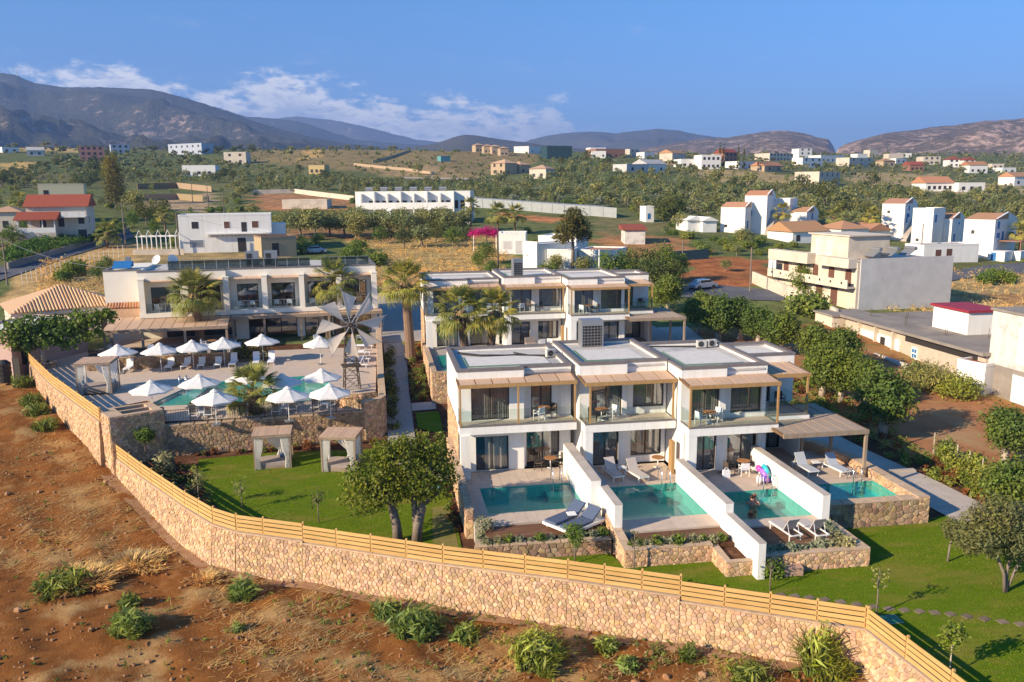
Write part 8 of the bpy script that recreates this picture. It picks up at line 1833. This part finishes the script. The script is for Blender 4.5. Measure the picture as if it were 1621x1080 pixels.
def ridge(name, pts, D1, D0, zb, amp, mat, seed, rows=34, step=5, pw=1.25):
    xs = [p[0] for p in pts]; ys = [p[1] for p in pts]; cols = np.arange(xs[0], xs[-1]+.1, step); vs = []; qs = []
    def hd(px, py, D): d = ray(px, py); t = D/(d.x*FWX+d.y*FWY); return d.x*t, d.y*t, H_CAM+d.z*t
    for i in range(rows+6):
        for px in cols:
            py = terp(px, xs, ys)+1.1*MN.noise((px*.06, seed, 0))+.7*MN.noise((px*.21, seed, 3)); _, _, zr = hd(px, py, D1)
            if i <= rows: k = i/rows; D = D0+(D1-D0)*k; s_ = k**pw
            else: k = 1+(i-rows)*.12; D = D1+(D1-D0)*(k-1); s_ = 1-(k-1)*1.1
            x, y, _ = hd(px, py, D); env = min(1, 4*k)*min(1, max(0, (1-k)*2.6)+.03) if k <= 1 else .2
            rg = MN.ridged_multi_fractal((x/560+seed, y/560, seed*.3), 1.0, 2.1, 6, .9, 2.0)
            z = zb+(zr-zb)*s_+amp*env*(rg-1.0)*(zr-zb)/300
            vs.append((x, y, z))
    n = len(cols)
    for i in range(rows+5):
        for j in range(n-1): qs.append((i*n+j, i*n+j+1, (i+1)*n+j+1, (i+1)*n+j))
    return link(name, np_mesh(name, np.array(vs), np.array(qs), mat, True), None, 'structure')
MA = mountain_mat('left_mountain_rock', (.42, .31, .25), (.075, .075, .05), .008, .30, .40); MBm = mountain_mat('right_mountain_rock', (.62, .43, .34), (.16, .125, .08), .011, .22, .33); MC = mountain_mat('far_hill_rock', (.44, .32, .25), (.10, .095, .06), .009, .29, .38)
ridge('mountain', [(-700, 150), (-500, 110), (-300, 128), (-120, 132), (-40, 118), (5, 114), (22, 117), (55, 130), (100, 137), (160, 137), (200, 139), (240, 141), (268, 148), (300, 157), (340, 170), (380, 184), (410, 194), (450, 206), (490, 216), (540, 226), (640, 236)], 3300, 1250, 45, 95, MA, 1, 44)
ridge('mountain', [(180, 170), (290, 163), (325, 166), (350, 171), (390, 184), (425, 186), (470, 192), (505, 202), (535, 213), (565, 221), (640, 228), (760, 234)], 4700, 3000, 50, 110, MA, 2, 30)
ridge('far_mountain', [(350, 200), (420, 190), (470, 184), (530, 191), (570, 199), (620, 211), (660, 221), (740, 230)], 6600, 4900, 90, 60, MC, 3, 14)
ridge('hill', [(640, 236), (690, 227), (715, 218), (735, 213), (752, 214), (790, 220), (840, 227), (900, 234), (980, 238)], 3000, 1300, 45, 60, MC, 4, 24)
ridge('hill', [(800, 234), (835, 223), (870, 214), (905, 210), (940, 208), (975, 211), (1005, 208), (1040, 204), (1075, 207), (1105, 213), (1150, 219), (1240, 228)], 5200, 3000, 60, 100, MC, 5, 30)
ridge('hill', [(940, 245), (1000, 239), (1060, 228), (1110, 220), (1150, 218), (1185, 212), (1215, 208), (1240, 206), (1270, 210), (1295, 217), (1312, 221), (1320, 232), (1325, 250), (1340, 256)], 2700, 1300, 48, 70, MBm, 6, 36, 3)
ridge('mountain', [(1318, 256), (1326, 236), (1338, 228), (1370, 219), (1405, 210), (1440, 207), (1470, 202), (1520, 197), (1560, 191), (1600, 189), (1640, 184), (1750, 170), (1900, 178), (2100, 160), (2300, 190)], 2350, 1250, 50, 95, MBm, 7, 44, 4, 1.0)
d = ray(27, 121); t_ = 3290/(d.x*FWX+d.y*FWY); mast.location = (d.x*t_, d.y*t_, H_CAM+d.z*t_-8); m = MB(); m.tube((0, 0, -15), (0, 0, 50), 1.5, .9, 6); part(mast, 'lattice', m, METALG, False)

# ================================================================== TREES OF THE VALLEY
def crown_proto(kind, seed, n, size):
    r = random.Random(seed)
    if kind == 'olive': bl = [(0, 0, 2.4, 1.5, 1.5, 1.2), (.9, .2, 2.1, 1.0, 1.0, .9), (-.9, -.2, 2.2, 1.0, 1.0, .9), (.1, .9, 2.2, 1.0, 1.0, .9), (0, -.9, 2.0, 1.0, 1.0, .9)]; mt_ = LF_OLIVE
    elif kind == 'round': bl = [(0, 0, 2.8, 1.9, 1.9, 1.8), (1.0, .3, 2.2, 1.2, 1.2, 1.2), (-1.0, -.3, 2.4, 1.2, 1.2, 1.2), (.2, -.8, 3.4, 1.1, 1.1, 1.0)]; mt_ = LF_DARK
    elif kind == 'green': bl = [(0, 0, 2.8, 1.9, 1.9, 1.8), (1.0, .3, 2.0, 1.3, 1.3, 1.3), (-1.0, -.3, 2.2, 1.3, 1.3, 1.3), (.2, -.8, 3.3, 1.1, 1.1, 1.0)]; mt_ = LF_FIG
    elif kind == 'bush': bl = [(0, 0, .9, 1.4, 1.4, .9), (.9, .3, .8, .9, .9, .8), (-.8, -.2, .8, .9, .9, .8)]; mt_ = LF_BRIGHT
    elif kind == 'weed': bl = [(0, 0, 1.9, 1.5, 1.5, 1.0), (.9, .2, 1.6, 1.0, 1.0, .8), (-.9, -.2, 1.7, 1.0, 1.0, .8)]; mt_ = LF_SAGE
    elif kind == 'sage': bl = [(0, 0, .8, 1.3, 1.3, .8), (.8, .3, .7, .8, .8, .7)]; mt_ = LF_WEED
    elif kind == 'cypress': bl = [(0, 0, 1.2+i*1.1, .75*(1-.10*i), .75*(1-.10*i), .95) for i in range(8)]; mt_ = LF_DARK
    V, Q = leaves(bl, n, size, seed, clump=.22, per=10, shell=(.5, 1.0), aspect=1.6); return V, Q, mt_
PROT = {}
def valley_tree(kind, p, sc, label, group, cat='tree', name=None, near=True, rz=0):
    key = (kind, near)
    if key not in PROT:
        V, Q, mt_ = crown_proto(kind, 5+len(PROT), {True: 1700, False: 420}[near], {True: .21, False: .38}[near]); th = {'olive': 2.0, 'weed': 1.5, 'round': 2.2, 'green': 2.0, 'bush': .6, 'sage': .5, 'cypress': 1.0}[kind]
        m = MB(); m.path([(0, 0, -.3), (.05, 0, th*.5), (-.05, .05, th)], [.2, .15, .08], 6); PROT[key] = (np_mesh('crown', V, Q, mt_), m.mesh('trunk', BARK))
    cm, tm = PROT[key]; t = T(name or {'olive': 'olive_tree', 'round': 'evergreen_tree', 'green': 'garden_tree', 'weed': 'olive_tree', 'bush': 'shrub', 'sage': 'shrub', 'cypress': 'cypress_tree'}[kind], label, cat, p, rz, group); t.scale = (sc, sc, sc*rng.uniform(.9, 1.1)); link('crown', cm, t); link('trunk', tm, t); return t
# named trees one can pick out
def vt(kind, q, h, label, group=None, d0=60, cat='tree', near=True): kind = 'green' if kind == 'bush' and h >= 2.6 else kind; base = {'green': 4.6, 'olive': 3.6, 'round': 4.6, 'bush': 1.8, 'sage': 1.6, 'cypress': 9.2}[kind]; p = on_ground(*q, d0); return valley_tree(kind, p, h/base, label, group, cat, None, near, rng.uniform(0, 6))
def big(name, q, label, trunks, blobs, n, size, lm, seed, d0=84, bark=BARK, **k): return tree(name, label, on_ground(*q, d0), rng.uniform(0, 1), trunks, blobs, n, size, lm, bark, seed, **k)
big('pine_tree', (906, 432), 'tall flat crowned pine rising among the low white houses', [([(0, 0, 0), (.1, 0, 3.5), (-.1, 0, 8.0)], [.32, .25, .08])], [(-.6, 0, 6.8, 2.3, 1.8, 1.3), (1.2, 0, 7.2, 1.9, 1.8, 1.2), (.2, 0, 8.6, 2.0, 1.8, 1.1), (-1.8, .2, 5.6, 1.5, 1.4, .9), (1.8, -.2, 5.8, 1.6, 1.4, .9), (.3, 0, 9.6, 1.2, 1.2, .6)], 5200, .26, LF_PINE, 81, clump=.2, per=10)
big('conifer_tree', (185, 332), 'tall feathery conifer behind the red tiled house, its top yellowed', [([(0, 0, 0), (0, 0, 6), (0, 0, 14)], [.35, .25, .06])], [(0, 0, 3.0+i*1.5, 3.6-.36*i, 3.6-.36*i, 1.0) for i in range(8)], 4200, .34, LF_PINE, 82, clump=.22, per=8)
big('conifer_tree', (178, 322), 'yellow green broad tree top beside the feathery conifer', [([(0, 0, 0), (0, 0, 9)], [.3, .1])], [(0, 0, 10, 2.6, 2.6, 2.8), (.5, 0, 13, 1.8, 1.8, 1.8)], 2000, .34, LF_YEL, 83, clump=.2, per=9)
big('evergreen_tree', (1062, 358), 'big dark round tree left of the white barns', [([(0, 0, 0), (0, 0, 3)], [.4, .2])], [(0, 0, 4.4, 4.0, 3.2, 3.0), (2.2, 0, 3.4, 2.4, 2, 2), (-2.4, 0, 3.4, 2.4, 2, 2)], 3200, .38, LF_DARK, 84, clump=.2, per=10)
bo = T('bougainvillea', 'bright magenta bougainvillea on a white frame beside the low white house', 'flowering shrub', on_ground(768, 398)); V, Q = leaves([(-1.6, 0, 3.4, 1.6, 1.0, .7), (.4, 0, 3.6, 1.7, 1.0, .8), (1.9, 0, 3.2, 1.1, .9, .7)], 1900, .20, 85, clump=.22, per=8, shell=(.4, 1)); link('flowers', np_mesh('flowers', V, Q, LF_MAG), bo)
for sx in (-2.2, 2.0): m = MB(); m.tube((sx, -.6, -.3), (sx, -.6, 3.0), .06, .06, 6); part(bo, 'frame_post', m, WHITEM, False)
m = MB(); m.path([(0, 0, -.3), (.2, 0, 1.6), (.4, 0, 3.2)], [.2, .15, .08], 6); part(bo, 'stem', m, BARK, False)
# far palms reuse the palm builder with fewer fronds
for k, (q, h_, cr, lb) in enumerate((((1237, 375), 5.5, 2.6, 'fan palm before the low house of the left blue shuttered group'), ((1318, 378), 5.0, 2.6, 'fan palm above the orange roofs, left of the two'), ((1377, 380), 5.5, 2.6, 'fan palm above the orange roofs, right of the two'), ((1612, 408), 5.2, 2.8, 'fan palm at the right edge by the porch house'), ((745, 366), 5.5, 2.6, 'fan palm before the right end of the long white terrace'), ((788, 372), 4.6, 3.0, 'bushy palm left of two behind the bougainvillea'), ((815, 372), 4.4, 3.0, 'bushy palm right of two behind the bougainvillea'), ((170, 392), 2.6, 2.8, 'low bushy palm before the red tiled house'), ((33, 350), 4.5, 2.8, 'palm behind the red tiled house at the left'), ((262, 368), 3.8, 2.4, 'palm behind the bare white pergola frame'))):
    p = on_ground(*q); t = palm(p, lb, h_, .22, cr, 22, 40+k, (.1, 0), True); t['group'] = 'far palms'
# olive row behind the hotel and the shrubs round the dry field
GO = 'row of dark olive trees before the long white terrace'
for k in range(13): vt('olive', (452+k*23.5, 374+(k % 3)*2-(k > 9)*5), 5.0+(k % 3)*.5, f'{ordn[k] if k < 12 else "last"} dark olive tree from the left in the row behind the dry field', GO)
for k in range(8): vt('olive', (470+k*33, 360), 4.6, f'{ordn[k]} dark olive tree from the left in the back row before the long white terrace', GO)
for k, (q, h_, kd) in enumerate((((603, 386), 3.6, 'bush'), ((640, 392), 4.2, 'round'), ((668, 392), 4.6, 'olive'), ((690, 384), 5.0, 'round'), ((717, 392), 4.2, 'bush'), ((738, 388), 4.0, 'round'), ((585, 415), 2.6, 'bush'), ((560, 412), 2.4, 'bush'), ((600, 420), 2.2, 'bush'), ((500, 392), 3.0, 'bush'), ((480, 395), 2.6, 'bush'), ((770, 418), 4.0, 'bush'), ((758, 428), 3.0, 'bush'), ((776, 440), 3.0, 'bush'), ((845, 424), 3.4, 'bush'), ((880, 432), 3.0, 'olive'), ((925, 438), 3.4, 'olive'), ((868, 435), 1.8, 'bush'))):
    vt(kd, q, h_, near_label('leafy shrub', *q, 150), 'shrubs round the dry field', cat='shrub')
for k, (q, h_, kd) in enumerate((((962, 450), 4.6, 'bush'), ((990, 448), 5.0, 'bush'), ((1015, 452), 5.5, 'round'), ((1045, 450), 5.6, 'bush'), ((1030, 470), 5.0, 'round'), ((1072, 446), 4.4, 'bush'), ((1055, 462), 4.8, 'round'), ((1030, 490), 3.6, 'bush'))):
    vt(kd, q, h_, f'{ordn[k]} bright green garden tree counted along the clump right of the rear villas', 'green trees behind the rear villas')
for k, (q, h_, kd) in enumerate((((120, 436), 2.4, 'bush'), ((100, 446), 1.8, 'bush'), ((158, 446), 3.0, 'bush'), ((172, 432), 2.6, 'bush'), ((255, 352), 5.5, 'round'), ((232, 356), 6.0, 'round'), ((215, 340), 6.0, 'olive'), ((212, 362), 4.0, 'bush'), ((245, 372), 3.0, 'bush'), ((20, 392), 4.5, 'bush'), ((45, 372), 3.5, 'bush'), ((1575, 446), 2.2, 'bush'), ((1560, 450), 1.9, 'bush'), ((1592, 448), 1.9, 'bush'), ((1265, 470), 4.2, 'bush'), ((1275, 500), 3.0, 'sage'))):
    vt(kd, q, h_, near_label('bushy shrub', *q, 130), 'bushes along the roads', cat='shrub')
for k, (q, h_) in enumerate((((248, 214), 13), ((270, 214), 12), ((1139, 268), 13), ((1145, 268), 13.5), ((1168, 270), 13), ((1177, 270), 12.5))): vt('cypress', q, h_, ('dark conifer on the crest of the left hill' if k < 2 else 'dark cypress in the white village'), 'dark cypresses', near=False)
# vineyard rows on the left
vy = T('vineyard', 'bright green trellised vine rows beside the left road', 'vineyard', on_ground(20, 428))
for k, (q0, q1) in enumerate((((14, 424), (188, 377)), ((14, 416), (180, 374)), ((20, 410), (172, 372)), ((30, 404), (160, 370)))):
    a, b = on_ground(*q0), on_ground(*q1); n = 26; bl = [(*(a.lerp(b, i/n)+Vector((0, 0, 1.5)))[:], 1.4, .9, .55) for i in range(n+1)]; V, Q = leaves(bl, 3600, .30, 90+k, clump=.28, per=9, shell=(.3, 1)); link('vine_row', np_mesh('vine_row', V-np.array(vy.location), Q, LF_VINE), vy)
# dense groves: the nearest trees stand as things, the rest as one mass
g = random.Random(17)
GROVE = [([(0, 300), (180, 300), (200, 250), (120, 246), (0, 280)], 'r', .9), ([(190, 290), (420, 290), (560, 310), (560, 285), (400, 262), (260, 246), (190, 250)], 'o', .95), ([(340, 330), (460, 300), (640, 312), (1100, 345), (1621, 345), (1700, 312), (1500, 304), (1280, 296), (1120, 292), (900, 285), (640, 292), (520, 278), (400, 290)], 'o', .97),
         ([(850, 250), (1100, 268), (1200, 290), (1000, 292), (850, 284)], 'o', .85), ([(1230, 372), (1400, 372), (1400, 345), (1230, 345)], 'o', .95), ([(1440, 345), (1700, 360), (1700, 330), (1440, 330)], 'o', .95), ([(400, 240), (700, 225), (700, 212), (400, 212)], 'r', .9), ([(0, 246), (420, 250), (420, 206), (0, 206)], 'r', .45), ([(1000, 350), (1232, 362), (1232, 412), (1120, 408), (960, 366)], 's', .8), ([(1000, 262), (1700, 300), (1700, 250), (1000, 250)], 'o', .55)]
cand = []
def spacing(d): return 4.3 if d < 260 else (6.0 if d < 420 else (8.5 if d < 650 else 12.0))
d = 118.0
while d < 1000:
    s_ = spacing(d); l = -d*.72
    while l < d*.72:
        dd, ll = d+g.uniform(-.4, .4)*s_, l+g.uniform(-.4, .4)*s_; l += s_*g.uniform(.85, 1.15)
        x, y = dd*FWX+ll*FWY, dd*FWY-ll*FWX; z = gz(x, y); px, py = to_px((x, y, z))
        if not (-30 < px < 1650): continue
        dens, kd = .16, 's'
        for P, k_, q in GROVE:
            if in_poly(px, py, P): dens, kd = q, k_
        c = patch_color(x, y)
        if c is not None: dens = .45 if d > 330 else dens*.10; kd = 's'
        if d < 175 and kd == 's': dens *= .7
        if d > 650: dens = max(dens, .42); kd = 'o' if kd == 's' else kd
        if g.random() > dens: continue
        kind = 'olive' if kd == 'o' else ('round' if kd == 'r' and g.random() < .6 else 'olive')
        if kd == 's': kind = g.choice(('sage', 'bush', 'sage', 'olive'))
        if kd == 'o': kind = g.choices(('olive', 'round', 'sage', 'bush', 'weed'), (62, 7, 12, 5, 14))[0]
        sc = g.triangular(.45, 1.3, .8)
        if g.random() < .05 and kind in ('olive', 'round'): sc *= 1.6
        hm = {'olive': 3.6, 'weed': 2.9, 'round': 4.6, 'bush': 1.8, 'sage': 1.6}[kind]*sc; pm = F_PX/dd; r_ = 2.0*sc*pm
        bad = False
        for (x0, x1, y0, y1, D) in BBOX:
            if px+r_ > x0 and px-r_ < x1:
                if dd < D and py-hm*pm < y1 and py > y0: bad = True; break
                if abs(dd-D-6) < 13 and x0-3 < px < x1+3: bad = True; break
        if bad: continue
        if in_poly(px, py, [(0, 470), (0, 420), (215, 366), (215, 392)]) or in_poly(px, py, [(270, 412), (440, 412), (440, 390), (270, 390)]) or in_poly(px, py, [(640, 352), (1000, 352), (1000, 330), (640, 318)]): continue
        cand.append((dd, x, y, z, kind, sc, px, py))
    d += s_
cand.sort(key=lambda c: c[0]/({'olive': 3.6, 'weed': 2.9, 'round': 4.6, 'bush': 1.8, 'sage': 1.6}[c[4]]*c[5]))
cnt = {}; rest = {}
QUOTA = {'olive': 190, 'weed': 45, 'round': 100, 'bush': 50, 'sage': 70}
for c in cand:
    k = c[4]
    if cnt.get(k, 0) < QUOTA[k]:
        cnt[k] = cnt.get(k, 0)+1; valley_tree(k, Vector((c[1], c[2], c[3]-.1)), c[5], near_label(('small ' if c[5] < .85 else ('large ' if c[5] > 1.35 else ''))+{'olive': 'olive tree', 'weed': 'silvery olive', 'round': 'dark evergreen', 'bush': 'green bush', 'sage': 'scrub bush'}[k], c[6], c[7], c[0]), {'olive': 'olive trees of the valley groves', 'weed': 'silvery olives of the valley', 'round': 'evergreens of the valley', 'bush': 'green bushes of the valley', 'sage': 'scrub bushes of the valley'}[k], 'tree' if k in ('olive', 'round', 'weed') else 'shrub', None, c[0] < 210, g.uniform(0, 6))
    else: rest.setdefault(k, []).append(c)
print('trees', len(cand), cnt, {k: len(v) for k, v in rest.items()})
for k, lst in rest.items():
    V0, Q0, mt_ = crown_proto(k, 60, 150 if k in ('olive', 'round') else 60, .58 if k in ('olive', 'round') else .5); V1, Q1, _ = crown_proto(k, 61, 70 if k in ('olive', 'round') else 30, .95 if k in ('olive', 'round') else .8)
    out = []
    for c in lst:
        V = V0 if c[0] < 420 else V1; a = g.uniform(0, 6.28); ca, sa = math.cos(a)*c[5], math.sin(a)*c[5]
        out.append(np.stack([V[:, 0]*ca-V[:, 1]*sa+c[1], V[:, 0]*sa+V[:, 1]*ca+c[2], V[:, 2]*c[5]+c[3]-.1], 1))
    V = np.concatenate(out); nm = {'olive': 'far_olive_grove', 'weed': 'far_silvery_grove', 'round': 'far_evergreens', 'bush': 'far_bushes', 'sage': 'far_scrub'}[k]; link(nm, np_mesh(nm, V, np.arange(len(V)).reshape(-1, 4), mt_), None, 'stuff')
# dry grass on the golden field
Vs = []
for c in range(900):
    px, py = g.uniform(560, 800), g.uniform(374, 470)
    p = on_ground(px, py)
    if patch_color(p.x, p.y) is None: continue
    v, q = leaves([(p.x, p.y, p.z+.25, .7, .7, .25)], 30, .17, c, clump=.4, per=10, shell=(.1, 1), aspect=5); Vs.append(v)
for c in range(500):
    px, py = g.choice(((g.uniform(1400, 1640), g.uniform(428, 500)), (g.uniform(60, 180), g.uniform(410, 470)))); p = on_ground(px, py); v, q = leaves([(p.x, p.y, p.z+.25, .7, .7, .25)], 30, .17, c, clump=.4, per=10, shell=(.1, 1), aspect=5); Vs.append(v)
V = np.concatenate(Vs); link('dry_grass', np_mesh('dry_grass', V, np.arange(len(V)).reshape(-1, 4), LF_DRY), None, 'stuff')

# count like neighbours outward from their landmark, so that each label singles one out
NTH = ordn+['thirteenth', 'fourteenth', 'fifteenth', 'sixteenth', 'seventeenth', 'eighteenth', 'nineteenth', 'twentieth']
byk = {}
for r in LBL:
    if r[0] is not None: byk.setdefault((r[1], r[2], r[3]), []).append(r)
for (w_, rel, lm), rs in byk.items():
    rs.sort(key=lambda r: r[4])
    for i, r in enumerate(rs): r[0]['label'] = (w_+' just '+rel+' the '+lm) if i == 0 else ((NTH[i]+' ' if i < 20 else 'farther ')+w_+' '+rel+' the '+lm)
# ================================================================== AIR
HZ = bpy.data.materials.new('haze_air'); HZ.use_nodes = True; nt = HZ.node_tree; nt.nodes.clear()
o_ = nt.nodes.new('ShaderNodeOutputMaterial'); pv = nt.nodes.new('ShaderNodeVolumePrincipled')
pv.inputs['Color'].default_value = (.33, .52, 1.0, 1); pv.inputs['Density'].default_value = 1.6e-4; pv.inputs['Anisotropy'].default_value = .1
nt.links.new(pv.outputs[0], o_.inputs['Volume'])
b = MB(); b.box(-9000, -120, -6, 9000, 9000, 660)
hz = link('haze', b.mesh('haze', HZ), None, 'stuff')
